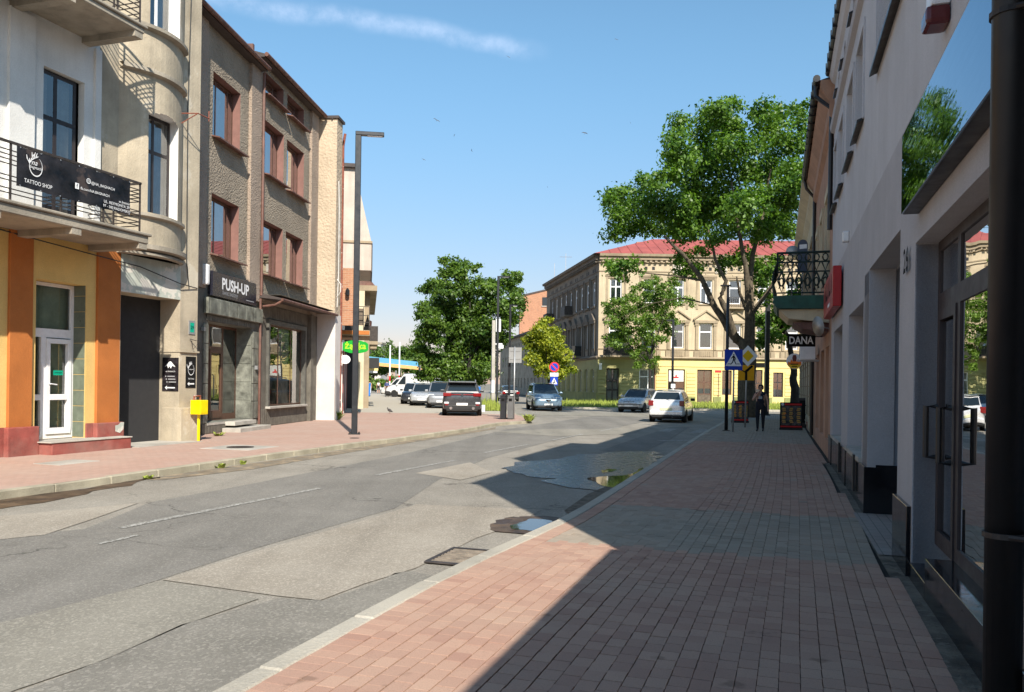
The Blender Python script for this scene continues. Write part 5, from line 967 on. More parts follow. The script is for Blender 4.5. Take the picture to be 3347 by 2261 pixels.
# ================= CORNER TENEMENT =================
CO=(8.05,77.0)
K=thing('corner_tenement','three-storey corner tenement with red roof, plastered upper floors and yellow ground floor','house',(CO[0],CO[1],0),0)
FR=Facade(K,-rad(90))
SD=Facade(K,rad(9.1))
LEN=30.0; SL=24.6
cx=[1.6,4.75,7.45,10.1,12.8,15.5,18.2,20.9,23.6,26.3]
f2=[(c-.55,c+.55,9.45,11.65) for c in cx]; f1=[(c-.6,c+.6,5.25,7.6) for c in cx]
gnd_=[(.8,2.0,.15,3.26),(3.9,5.32,.9,3.22),(6.6,8.2,.15,3.25),(9.35,10.75,.15,3.25),(11.7,12.6,.9,3.2),(14.4,15.5,.15,3.3),(16.5,17.45,.76,3.07),(19,20,.76,3.07),(22,23.2,.76,3.07),(25,26.2,.76,3.07)]
mb=MB(); wall(mb,0,0,LEN,4.3,13.2,f1+f2,.22,1,0); mb.build('upper_wall',M['tenement'],FR,fix=False)
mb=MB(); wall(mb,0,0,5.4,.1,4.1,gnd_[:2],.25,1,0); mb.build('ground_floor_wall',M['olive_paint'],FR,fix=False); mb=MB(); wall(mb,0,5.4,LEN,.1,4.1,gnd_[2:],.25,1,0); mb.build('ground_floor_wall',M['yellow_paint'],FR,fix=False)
sw2=[(1.25+2.42*k,2.45+2.42*k,9.25,11.6) for k in range(9)]; sw1=[(1.3+2.42*k,2.4+2.42*k,5.2,7.5) for k in range(9)]; sg0=[(1.3+2.42*k,2.4+2.42*k,1.0,3.2) for k in range(9)]
mb=MB(); wall(mb,0,0,SL,4.3,13.2,sw1+sw2,.22,-1,0); mb.build('upper_wall',M['tenement_side_shaded'],SD,fix=False); mb=MB(); wall(mb,0,0,SL,.1,4.1,sg0,.25,-1,0); mb.build('ground_floor_wall',M['olive_paint'],SD,fix=False)
# body: prism of the footprint, set in behind the facades
si,co=math.sin(rad(-9.1)),math.cos(rad(-9.1)); fl=lambda s,n:(n*co+s*si,-n*si+s*co)
ft=[(.7,.6),(LEN-.1,.6),(LEN-.1,20),(fl(SL-.1,.6)[0]+18,fl(SL-.1,.6)[1]),fl(SL-.1,.6)]
MB().prism([(x,y,.1) for x,y in ft],(0,0,13.0)).build('body',M['room'],K)
MB().quad((LEN,0,.1),(LEN,20,.1),(LEN,20,13.2),(LEN,0,13.2)).quad((*fl(SL,0),.1),(*fl(SL,0),13.2),(fl(SL,0)[0]+18,fl(SL,0)[1],13.2),(fl(SL,0)[0]+18,fl(SL,0)[1],.1)).build('end_wall',M['brick_wall'],K,fix=False)
def courses(par,L,sg,tr):
    for (za,zb,p0,p1) in ((4.1,4.3,.05,.22),(4.28,4.42,.28,.20),(5.02,5.1,.04,.08),(12.35,12.45,.06,.06),(13.2,13.45,.15,.15),(13.45,13.75,.35,.35),(13.75,13.98,.55,.62)):
        MB().prism([(0,-p1*.0-(.0),za),(sg*p0,0,za),(sg*p1,0,zb),(0,0,zb)],(0,L,0)).build('cornice' if za>12 else 'string_course',M[tr],par)
courses(FR,LEN+.3,1,'trim'); courses(SD,SL,-1,'trim_side_shaded')
pieces(FR,'dentil',M['trim'],[(.26,.3+.5*k,13.3) for k in range(56)],(.2,.22,.16),0); pieces(SD,'dentil',M['trim_side_shaded'],[(-.26,.3+.5*k,13.3) for k in range(48)],(.2,.22,.16),0)
mb=MB()
for c in cx:
    for d in (-.35,.35): mb.box(.004,.012,c+d-.13,c+d+.13,12.55,12.85)
mb.build('attic_vents',M['room'],FR,fix=False)
mb=MB()
for k in range(9):
    for d in (-.35,.35): mb.box(-.012,-.004,1.85+2.42*k+d-.14,1.85+2.42*k+d+.14,12.5,12.82)
mb.build('attic_vents',M['room'],SD,fix=False)
for i,c in enumerate(cx[:9]):
    a=f2[i]; window(FR,-.14,a[0],a[1],a[2],a[3],fr='white_frame',mull=(.5,) if i%3!=1 else (),trans=(.68,),fw=.10,curtain='curtain' if i%2 else 'curtain_beige',csides=[(0,.4),(.6,1)] if i==0 else None,cfrac=1 if i%2 else .8)
    MB().box(0,.05,c-.95,c-.75,8.9,11.9).box(0,.05,c+.75,c+.95,8.9,11.9).box(0,.09,c-1.0,c+1.0,11.9,12.1).box(0,.07,c-.75,c+.75,11.72,11.82).box(0,.1,c-.7,c+.7,9.3,9.42).build('window_surround',M['trim'],FR,fix=False)
    a=f1[i]; window(FR,-.14,a[0],a[1],a[2],a[3],fr='white_frame',mull=() ,trans=(.66,),fw=.10,curtain='curtain_green' if i==3 else 'curtain',cfrac=.95 if i!=3 else 1)
    for d in (-.86,.86): MB().box(0,.12,c+d-.12,c+d+.12,5.1,7.5).build('half_column',M['trim'],FR,fix=False); MB().box(0,.17,c+d-.17,c+d+.17,7.36,7.62).build('capital',M['trim'],FR,fix=False)
    MB().box(0,.22,c-1.1,c+1.1,7.62,7.86).build('entablature',M['trim'],FR,fix=False); MB().prism([(0,c-1.15,7.86),(0,c+1.15,7.86),(0,c,8.7)],(.10,0,0)).build('pediment',M['tenement'],FR)
    for sg in (-1,1): MB().prism([(0,c+sg*1.2,7.86),(0,c+sg*1.2,8.0),(0,c,8.84),(0,c,8.70)],(.26,0,0)).build('pediment_moulding',M['trim'],FR)
    MB().box(0,.09,c-.62,c+.62,4.45,5.02).box(0,.14,c-1.1,c-.72,4.42,5.0).box(0,.14,c+.72,c+1.1,4.42,5.0).build('apron',M['trim'],FR,fix=False)
    pieces(FR,'baluster',M['trim'],[(.10,c-.4+.2*k,4.72) for k in range(5)],(.06,.09,.42),0)
for k in range(9):
    a=sw2[k]; c=(a[0]+a[1])/2; window(SD,.14,a[0],a[1],a[2],a[3],sg=-1,fr='white_frame',mull=(.5,),trans=(.66,),fw=.19,curtain='curtain'); MB().box(-.08,0,c-1.0,c-.78,8.9,11.8).box(-.08,0,c+.78,c+1.0,8.9,11.8).box(-.12,0,c-1.0,c+1.0,11.8,12.05).box(-.16,0,c-.75,c+.75,9.05,9.22).build('window_surround',M['trim_side_shaded'],SD,fix=False)
    a=sw1[k]; window(SD,.14,a[0],a[1],a[2],a[3],sg=-1,fr='white_frame',mull=(.5,),trans=(.66,),fw=.16,curtain='curtain'); MB().box(-.2,0,c-1.0,c+1.0,7.55,7.8).box(-.14,0,c-.95,c-.7,4.5,7.55).box(-.14,0,c+.7,c+.95,4.5,7.55).build('window_surround',M['trim_side_shaded'],SD,fix=False); MB().prism([(0,c-1.05,7.8),(0,c+1.05,7.8),(0,c,8.6)],(-.25,0,0)).build('pediment',M['trim_side_shaded'],SD)
    a=sg0[k]; window(SD,.16,a[0],a[1],a[2],a[3],sg=-1,fr='pale_frame',mull=(.5,),trans=(.66,),fw=.09,curtain='curtain')
for k in (4,8):
    c=1.85+2.42*k; b_=box('balcony',M['trim_side_shaded'],SD,-.9,0,c-1,c+1,8.95,9.1); MB().box(-.9,-.87,c-1,c+1,9.1,10.05).box(-.9,0,c-1,c-.97,9.1,10.05).box(-.9,0,c+.97,c+1,9.1,10.05).build('railing',M['iron'],b_,fix=False)
b_=box('balcony',M['trim_side_shaded'],SD,-1.0,0,6.5,9.0,4.42,4.6); MB().box(-1,-.97,6.5,9,4.6,5.6).box(-1,0,6.5,6.53,4.6,5.6).build('railing',M['black_plastic'],b_,fix=False)
# ground floor: doors, rustication, plinth
rus=[(.02,.75),(2.1,3.8),(5.5,6.5),(8.35,9.2),(10.9,11.6),(12.75,14.2),(15.65,16.4),(17.6,18.9),(20.1,21.9),(23.3,24.9)]
for i,(a,b_) in enumerate(rus):
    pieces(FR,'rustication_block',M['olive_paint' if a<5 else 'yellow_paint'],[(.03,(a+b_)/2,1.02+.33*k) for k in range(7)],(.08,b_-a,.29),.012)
    box('plinth',M['green_plinth'],FR,0,.12,a,b_,.1,.72)
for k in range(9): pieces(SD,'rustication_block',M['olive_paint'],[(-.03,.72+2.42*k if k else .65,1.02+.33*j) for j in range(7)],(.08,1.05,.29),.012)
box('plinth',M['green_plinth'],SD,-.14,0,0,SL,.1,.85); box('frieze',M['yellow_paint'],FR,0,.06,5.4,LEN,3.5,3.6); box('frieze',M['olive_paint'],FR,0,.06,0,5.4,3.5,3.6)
box('plinth_cap',M['green_plinth'],SD,-.18,0,0,SL,.85,.92)
window(FR,-.18,.82,1.98,.15,3.24,fr='darkframe',mull=(.5,),trans=(.35,.63),fw=.11,gl='glass',curtain='curtain',name='door'); window(FR,-.18,3.92,5.30,.9,3.2,fr='white_frame',mull=(.6,),trans=(.7,),fw=.08,curtain='curtain'); window(FR,-.18,6.62,8.18,.15,3.23,fr='brown_frame',mull=(.5,),trans=(.62,),fw=.08,curtain=None,name='door'); box('door_panel',M['curtain'],FR,-.15,-.14,6.72,8.1,2.1,3.15); text(FR,'ART',M['sign_red'],(-.14,7.45,2.7),w=.35) if False else plane2d(FR,[(-.25,-.1),(.25,-.1),(.25,.05),(.08,.05),(.05,.25),(-.05,.25),(-.08,.05),(-.25,.05)],M['sign_red'],(-.14,7.4,2.5),'+n','print')
window(FR,-.18,9.37,10.73,.15,3.23,fr='brown_frame',mull=(.5,),trans=(.26,.62),fw=.09,curtain='curtain_green',csides=[(.1,.45),(.55,.9)],name='door'); box('door_kick_panel',M['gate_panel'],FR,-.16,-.15,9.45,10.65,.2,.9)
for i in (4,5,6,7,8,9):
    o=gnd_[i]; window(FR,-.18,o[0]+.01,o[1]-.01,o[2],o[3],fr='darkframe' if i in (5,6) else 'brown_frame',mull=(.5,),trans=(.6,),fw=.08,curtain=None if i==5 else 'curtain_beige' if i!=6 else None)
box('window_film',M['purple'],FR,-.24,-.235,16.52,17.4,1.7,3.05); box('window_film',M['curtain'],FR,-.24,-.235,16.52,16.8,.8,1.6)
box('street_plate',M['sign_red'],FR,.09,.1,11.0,11.6,3.0,3.2); box('shop_board',M['print_black'],FR,.06,.1,14.6,16.0,3.55,3.95); box('shop_board',M['print_white'],FR,.06,.1,13.7,14.5,3.5,3.9); plane2d(FR,[(-.3,-.1),(.3,-.1),(.3,.1),(-.3,.1)],M['sign_red'],(.1,14.1,3.7),'+n','print')
box('lamp_box',M['white_frame'],FR,.1,.3,.1,.35,3.1,3.7); MB().tube([(.08,5.35,4.1),(.08,5.35,.2)],.06,8).tube([(.06,11.35,2.9),(.06,11.35,.2)],.04,8).build('downpipe',M['brown_metal'],FR)
MB().box(.06,.1,6.9,8.1,12.3,13.1).box(.06,.1,10.9,12,12.3,13.0).build('netting',M['curtain_beige'],FR,fix=False)
b_=box('balcony',M['trim'],FR,0,1.0,.4,3.2,4.3,4.45); MB().box(.97,1,.4,3.2,4.45,5.3).build('railing',M['iron'],b_,fix=False)
for c in (12.8,): 
    b_=box('balcony',M['trim'],FR,0,.7,c-.9,c+.9,8.95,9.1); 
    for k in range(10): MB().box(.67,.69,c-.9+.2*k,c-.87+.2*k,9.1,10).build('railing_bar',M['iron'],b_,fix=False)
    MB().box(.66,.7,c-.9,c+.9,10,10.04).build('handrail',M['iron'],b_,fix=False)
# roof
e=.6; A=(-e*.9,-e,13.98); B=(LEN,-e,13.98); D_=(fl(SL,-e)[0],fl(SL,-e)[1],13.98); r1=(6.2,7,16.7); r2=(LEN,7,16.7); r3=(fl(SL,6.5)[0],fl(SL,6.5)[1],16.7); b1=(12.5,14,13.98); b2_=(LEN,14,13.98); b3=(fl(SL,13)[0],fl(SL,13)[1],13.98)
MB().poly([A,B,r2,r1]).poly([A,r1,r3,D_]).poly([r1,r2,b2_,b1]).poly([r1,b1,b3,r3]).build('roof',M['red_roof'],K,fix=False)
mb=MB(); 
for k in range(1,30):
    t=min(1,max(0,(k-0)/6.2)); y1=7*t if k<6.2 else 7; mb.tube([(k,-e+.02,14.0),(k,-e+(7+e)*(min(1,(k+.5)/6.7)),14.02+2.7*min(1,(k+.5)/6.7))],.03,4)
mb.build('roof_seams',M['red_roof'],K,fix=False)
for (x,y) in ((5.2,8.5),(16.5,7.6),(23,7.3)): box('chimney',M['brick_wall'],K,x-.5,x+.5,y-.4,y+.4,14.6,16.6); 
MB().tube([(-2.2,15,13.9),(-2.2,15,16.4)],.03,5).tube([(-2.9,15,16.0),(-1.5,15,16.0)],.02,4).tube([(-3.2,20,13.9),(-3.2,20,16)],.03,5).build('aerial',M['grey_metal'],K)
# low row and brick gable beyond
LR=fthing('low_row_house','low grey row house along the side street behind the corner tenement','house',-9.1,30,0,8.05,77)
lo_=[(26+2.6*k,27.1+2.6*k,z,z+1.5) for k in range(14) for z in (1.0,4.4)]+[(26+1.3*k,26.5+1.3*k,7.3,7.8) for k in range(28)]
mb=MB(); wall(mb,0,24.7,64,.1,8.6,lo_,.2,-1,0); mb.build('wall',M['cement'],LR,fix=False); box('body',M['room'],LR,.4,12,24.7,64,.1,8.5); box('eave',M['roof_dark'],LR,-.5,12,24.7,64,8.6,8.85); MB().prism([(-.5,24.7,8.85),(6,24.7,9.8),(12,24.7,8.85)],(0,39.3,0)).build('roof',M['red_roof'],LR)
for o in lo_[:28]: window(LR,.14,o[0],o[1],o[2],o[3],sg=-1,fr='pale_frame',mull=(.5,),curtain=None)
G=thing('brick_gable_house','tall house with a bare orange brick gable behind the corner tenement','house',(5,134,0),0)
MB().prism([(-3.9,0,0),(7,0,0),(7,0,18.0),(1.2,0,17.2),(-3.9,0,15.9)],(0,14,0)).build('gable_wall',M['brick_wall'],G); MB().prism([(-4.2,-.1,15.8),(1.2,-.1,17.2),(7,-.1,18.0),(7,-.1,18.2),(1.2,-.1,17.45),(-4.2,-.1,16.1)],(0,14.2,0)).build('roof_edge',M['roof_dark'],G)
gw=box('window',M['darkframe'],G,-.25,.7,-.06,-.01,14.5,15.9); box('sill',M['concrete'],gw,-.35,.8,-.15,-.06,14.35,14.5); box('pane',M['carglass'],gw,-.17,.62,-.075,-.065,14.6,15.8)
# ================= TREES =================
def leafmat(name,c1,c2,tr=.35):
    m=bpy.data.materials.new(name); m.use_nodes=True; t=m.node_tree; t.nodes.clear(); L=t.links.new
    o=t.nodes.new('ShaderNodeOutputMaterial'); d=t.nodes.new('ShaderNodeBsdfDiffuse'); tl=t.nodes.new('ShaderNodeBsdfTranslucent'); gl=t.nodes.new('ShaderNodeBsdfGlossy'); gl.inputs['Roughness'].default_value=.45
    g=t.nodes.new('ShaderNodeNewGeometry'); n=t.nodes.new('ShaderNodeTexNoise'); n.inputs['Scale'].default_value=.8; n.inputs['Detail'].default_value=3; L(g.outputs['Position'],n.inputs['Vector'])
    a=t.nodes.new('ShaderNodeMath'); a.operation='MULTIPLY_ADD'; L(g.outputs['Random Per Island'],a.inputs[0]); a.inputs[1].default_value=.7; L(n.outputs[0],a.inputs[2])
    r=t.nodes.new('ShaderNodeMapRange'); L(a.outputs[0],r.inputs[0]); r.inputs[1].default_value=.45; r.inputs[2].default_value=1.25
    x=t.nodes.new('ShaderNodeMix'); x.data_type='RGBA'; L(r.outputs[0],x.inputs[0]); x.inputs[6].default_value=(*c1,1); x.inputs[7].default_value=(*c2,1)
    L(x.outputs[2],d.inputs[0]); y=t.nodes.new('ShaderNodeMix'); y.data_type='RGBA'; y.blend_type='MULTIPLY'; y.inputs[0].default_value=1; L(x.outputs[2],y.inputs[6]); y.inputs[7].default_value=(1.5,1.7,.5,1); L(y.outputs[2],tl.inputs[0])
    m1=t.nodes.new('ShaderNodeMixShader'); m1.inputs[0].default_value=tr; L(d.outputs[0],m1.inputs[1]); L(tl.outputs[0],m1.inputs[2])
    m2=t.nodes.new('ShaderNodeMixShader'); m2.inputs[0].default_value=.03; L(m1.outputs[0],m2.inputs[1]); L(gl.outputs[0],m2.inputs[2]); L(m2.outputs[0],o.inputs[0]); return m
M['leaf']=leafmat('leaf_green',(.035,.095,.014),(.14,.25,.025)); M['leaf_dark']=leafmat('leaf_dark',(.035,.085,.016),(.14,.225,.03),.32); M['leaf_yellow']=leafmat('leaf_yellow',(.10,.16,.014),(.42,.42,.035)); M['leaf_pale']=leafmat('leaf_pale',(.06,.12,.018),(.20,.30,.05))
M['bark']=pm('bark',(.10,.08,.055),.95,.25,6,.9,25,streak=.4,dirt=(.2,.17,.11)); M['bark_dark']=pm('bark_dark',(.035,.03,.026),.95,.25,6,.9,25)
def crown_mesh(clumps,count,size,r,sub=9,flat_=.6):
    clumps=[(*c[:3],c[3]*.9,c[4]*.9,c[5]*.86) for c in clumps]
    "leaves gathered in sprays around branch tips spread through each clump"
    vol=np.array([c[3]*c[4]*c[5] for c in clumps])**.75; cnt=(vol/vol.sum()*count).astype(int); P=[];Nn=[]
    for c,k in zip(clumps,cnt):
        nt_=max(3,k//sub//4); u=r.normal(size=(nt_,3)); u/=np.linalg.norm(u,axis=1)[:,None]; rr=(r.random(nt_)**.45)[:,None]
        tips=u*rr*np.array(c[3:6])+np.array(c[:3]); idx=r.integers(0,nt_,k); spr=min(c[3:6])*.17+.10
        off_=r.normal(size=(k,3))*spr*np.array([1,1,flat_]); p=tips[idx]+off_; p[:,2]-=.25*spr*np.abs(r.normal(size=k)); P.append(p)
        n_=(p-np.array(c[:3]))/np.array(c[3:6])*.8+r.normal(size=(k,3))*.75+np.array([0,0,.55]); Nn.append(n_/np.linalg.norm(n_,axis=1)[:,None])
    P=np.concatenate(P);Nn=np.concatenate(Nn); k=len(P)
    a=np.cross(Nn,r.normal(size=(k,3))); a/=np.linalg.norm(a,axis=1)[:,None]+1e-9; b=np.cross(Nn,a); s=(size*r.uniform(.45,1.5,k))[:,None]
    V=np.stack([P-a*s*.6,P-b*s*.42+Nn*s*.08,P+a*s*.75-Nn*s*.12,P+b*s*.42+Nn*s*.08],1).reshape(-1,3)
    me=bpy.data.meshes.new('crown'); me.vertices.add(4*k); me.vertices.foreach_set('co',V.ravel()); me.loops.add(4*k); me.polygons.add(k)
    me.loops.foreach_set('vertex_index',np.arange(4*k)); me.polygons.foreach_set('loop_start',np.arange(0,4*k,4)); me.polygons.foreach_set('loop_total',np.full(k,4)); me.update(); me.validate(); return me
def tree(name,label,base,clumps,count,size,leaf,limbs,bark,seed,group=None,sub=9):
    t=thing(name,label,'tree',base,0,group); r=np.random.default_rng(seed); me=crown_mesh(clumps,count,size,r,sub); me.materials.append(M[leaf]); link('crown',me,t)
    mb=MB()
    for pts,r0,r1 in limbs:
        k=len(pts); q=[]; 
        P=[Vector(p) for p in pts]
        for i in range(k-1):
            for j in range(4): q.append(P[i]+(P[i+1]-P[i])*j/4+Vector((noise.noise((i+j*.3,r0*50,seed)),noise.noise((i+j*.3,r0*50,seed+9)),0))*r0*.35)
        q.append(P[-1]); mb.tube(q,[r0+(r1-r0)*(i/(len(q)-1))**.8 for i in range(len(q))],9)
    mb.build('trunk',M[bark],t,smooth=True,fix=False); return t
BIG=[(-1.92,-1.68,15.24,0.94,1.08,0.84),(-0.69,0.28,16.06,0.68,0.78,0.61),(-1.11,-0.83,14.73,1.03,1.18,0.93),(-1.94,0.67,15.26,0.91,1.05,0.82),(-3.21,0.8,15.21,0.73,0.83,0.65),(-4.2,-2.78,13.44,0.77,0.89,0.69),(-3.84,-3.12,12.65,1.04,1.2,0.94),(-1.5,2.16,14.48,1.18,1.36,1.06),(-1.35,-1.54,13.42,1.01,1.16,0.91),(0.23,-1.7,15.19,0.79,0.91,0.71),(2.66,3.17,16.61,0.89,1.02,0.8),(2.7,-0.19,15.88,0.6,0.69,0.54),(3.68,2.15,15.74,0.71,0.82,0.64),(1.23,-0.15,14.6,1.12,1.29,1.01),(2.71,0.89,14.41,0.99,1.14,0.9),(-0.26,-2.24,13.23,0.85,0.98,0.77),(0.2,0.86,12.91,1.15,1.32,1.03),(2.04,2.36,13.48,1.19,1.36,1.07),(2.49,0.15,12.45,0.98,1.12,0.88),(-1.31,1.54,13.07,1.24,1.43,1.12),(-2.8,1.1,12.62,1.15,1.33,1.04),(-4.73,-2.79,11.33,0.91,1.05,0.82),(-4.94,1.65,12.26,0.78,0.9,0.7),(-3.68,0.58,13.39,0.68,0.79,0.62),(-6.7,-1.27,11.09,0.8,0.92,0.72),(-7.4,-3,10.33,0.49,0.56,0.44),(-5.6,2.34,11.32,1.03,1.18,0.93),(-4.84,-0.17,10.93,1.04,1.2,0.94),(-6.35,1.4,10.48,0.85,0.98,0.77),(-5.58,2.42,10.3,0.87,1,0.78),(-6.57,1.37,9.47,0.62,0.71,0.56),(-4.35,2.7,10.45,0.96,1.1,0.86),(-3.74,-0.67,10.68,1.11,1.27,1),(-1.99,1.93,11.67,1.18,1.35,1.06),(-3.37,-0.35,9.79,0.89,1.03,0.8),(-1.62,2.79,10.67,1.04,1.19,0.93),(-0.44,2.42,11.25,1.19,1.37,1.07),(-0.53,-2.58,10.66,1.05,1.21,0.95),(0.81,-2.33,10.74,0.99,1.14,0.89),(1.84,-1.81,10.66,0.72,0.82,0.65),(2.68,2.98,10.77,1.04,1.2,0.94),(0.63,-0.41,9.54,0.82,0.94,0.73),(-0.3,0.81,9.91,0.92,1.05,0.82),(-1.95,-1.27,9.05,0.73,0.84,0.65),(2.12,0.05,9.57,0.6,0.69,0.54),(-6.58,-0.73,7.32,0.66,0.76,0.6),(-5.88,-0.95,7.52,0.59,0.67,0.53),(-6.8,0.54,7.79,0.53,0.61,0.48),(-3.01,0.54,8.3,0.68,0.79,0.61),(-1.94,2.59,7.92,0.64,0.73,0.57),(-3.03,1.16,7.63,0.46,0.53,0.42),(-0.16,2.75,8.37,0.64,0.73,0.57),(0.51,2.28,8.62,0.63,0.73,0.57),(-0.37,3.14,7.94,0.4,0.46,0.36),(1.19,1.1,7.29,0.77,0.88,0.69),(0.63,-2.16,7.22,0.57,0.65,0.51),(1.81,2.31,6.51,0.63,0.73,0.57),(1.51,2.97,8.26,0.56,0.65,0.51),(2.35,2.59,8.54,0.48,0.55,0.43),(-2.05,0.44,8.6,0.45,0.52,0.41),(5,1,12.5,1.4,1.4,1.2),(5.5,-1,10.5,1.3,1.4,1.2),(4.8,2,9,1.2,1.2,1),(5.2,0,14,1.2,1.2,1),(0,3.5,12,1.6,1.3,1.3),(-2.5,3.6,10.5,1.5,1.3,1.2),(2,3.4,10.5,1.5,1.3,1.2),(-1,-3.6,10,1.3,1.1,1),(1.5,-3.4,11.5,1.3,1.1,1.1)]
CHEST=[(-2.06,1.03,11.26,0.51,0.59,0.46),(-1.2,-1.39,10.58,0.66,0.75,0.59),(-0.56,1.59,11.11,0.6,0.69,0.54),(0.36,0.35,10.69,0.42,0.48,0.38),(-1.8,-1.03,10.05,0.66,0.76,0.59),(-0.65,-2.1,9.68,0.89,1.02,0.8),(-2.87,1.7,9.37,0.86,0.99,0.77),(-3.79,2.35,9.09,0.52,0.6,0.47),(-1.46,-1.98,8.63,0.97,1.12,0.88),(-0.35,1.44,9.03,1.03,1.18,0.93),(1.08,-0.43,9.17,0.92,1.05,0.82),(1.95,-1.68,8.71,0.9,1.03,0.81),(2.83,-0.99,9.46,0.66,0.76,0.59),(2.88,1.29,10.34,0.43,0.49,0.38),(3.49,1.79,10.16,0.52,0.59,0.46),(3.8,-2.19,9.97,0.28,0.33,0.25),(3.41,0.55,8.98,0.76,0.87,0.68),(3.59,-2.18,7.86,0.73,0.84,0.66),(4.11,1.05,7.69,0.43,0.49,0.38),(-2.36,-0.81,7.75,0.91,1.05,0.82),(-3.63,1.83,7.48,0.86,0.99,0.78),(-4.28,2.31,7,0.52,0.6,0.47),(-1.42,0.03,7.35,1.01,1.16,0.91),(-0.04,2.39,7.67,1.13,1.3,1.02),(1.53,-0.91,7.63,1.07,1.23,0.97),(2.62,-2.03,7.38,0.97,1.12,0.88),(3.28,0.48,6.78,0.93,1.07,0.84),(-2.61,-2.25,6.15,0.97,1.12,0.87),(-3.33,-1.45,5.38,0.74,0.85,0.66),(-1.7,-0.44,5.97,1,1.15,0.9),(-0.43,0.53,6.23,1.01,1.17,0.91),(1.09,-1.65,5.92,0.98,1.13,0.88),(2.32,-2.2,5.9,0.89,1.02,0.8),(-4.1,1.77,4.89,0.52,0.59,0.46),(-2.56,-0.89,4.93,0.83,0.95,0.74),(-1.38,2.2,4.86,1.04,1.2,0.94),(0.2,1.9,4.87,1.04,1.19,0.93),(1.64,-0.59,4.93,0.91,1.05,0.82),(2.63,-0.19,5.21,0.75,0.86,0.68),(-3.65,0.1,4.05,0.67,0.77,0.6),(-3.11,0.69,3.32,0.93,1.07,0.84),(-2.07,0.46,3.08,0.93,1.07,0.84),(-2.64,0.28,2.39,0.93,1.06,0.83),(-0.99,0.58,3.52,1.01,1.17,0.91),(0.2,2.11,3.75,0.95,1.09,0.86),(1.39,0.03,3.7,0.92,1.06,0.83),(-1.5,-0.33,2.65,0.92,1.05,0.83),(-0.41,1.06,2.43,1.02,1.18,0.92),(1.04,-1.26,2.67,0.9,1.04,0.81),(-3.34,-0.95,2.2,0.66,0.76,0.59),(1.51,2.29,2.56,0.87,1,0.78),(0.49,0.1,2.01,0.84,0.96,0.76),(-0.86,0.23,1.91,0.76,0.87,0.68),(-3.61,-2.35,3.39,0.4,0.46,0.36)]
YEL=[(-0.69,-0.25,6.55,0.44,0.5,0.39),(-0.01,0.24,6.82,0.33,0.38,0.3),(-0.83,-1.44,5.81,0.65,0.74,0.58),(0.11,0.35,5.83,0.66,0.76,0.6),(-1.2,0.4,5.38,0.66,0.76,0.6),(-0.38,-1.32,4.97,0.75,0.87,0.68),(0.46,0.38,5.18,0.66,0.76,0.6),(-1.65,-0.1,5.23,0.55,0.63,0.49),(-2.08,0.54,5.26,0.33,0.38,0.3),(-1.32,-0.44,4.56,0.66,0.75,0.59),(-0.63,0.62,4.18,0.78,0.89,0.7),(0.26,0.71,4.3,0.78,0.89,0.7),(0.8,-1.43,4.44,0.54,0.62,0.48),(-1.44,-1.32,3.55,0.65,0.74,0.58),(-0.51,0.53,3.29,0.78,0.89,0.7),(0.53,1.39,3.44,0.79,0.9,0.71),(1.18,-0.75,3.61,0.54,0.62,0.49),(1.12,-0.13,2.86,0.55,0.63,0.49),(1.81,0.28,2.76,0.39,0.44,0.35),(0.12,-0.54,2.62,0.65,0.75,0.59),(-0.86,-0.41,2.71,0.55,0.63,0.49),(0.88,-0.56,2.41,0.44,0.5,0.39),(1.52,-0.39,4.06,0.27,0.31,0.25)]
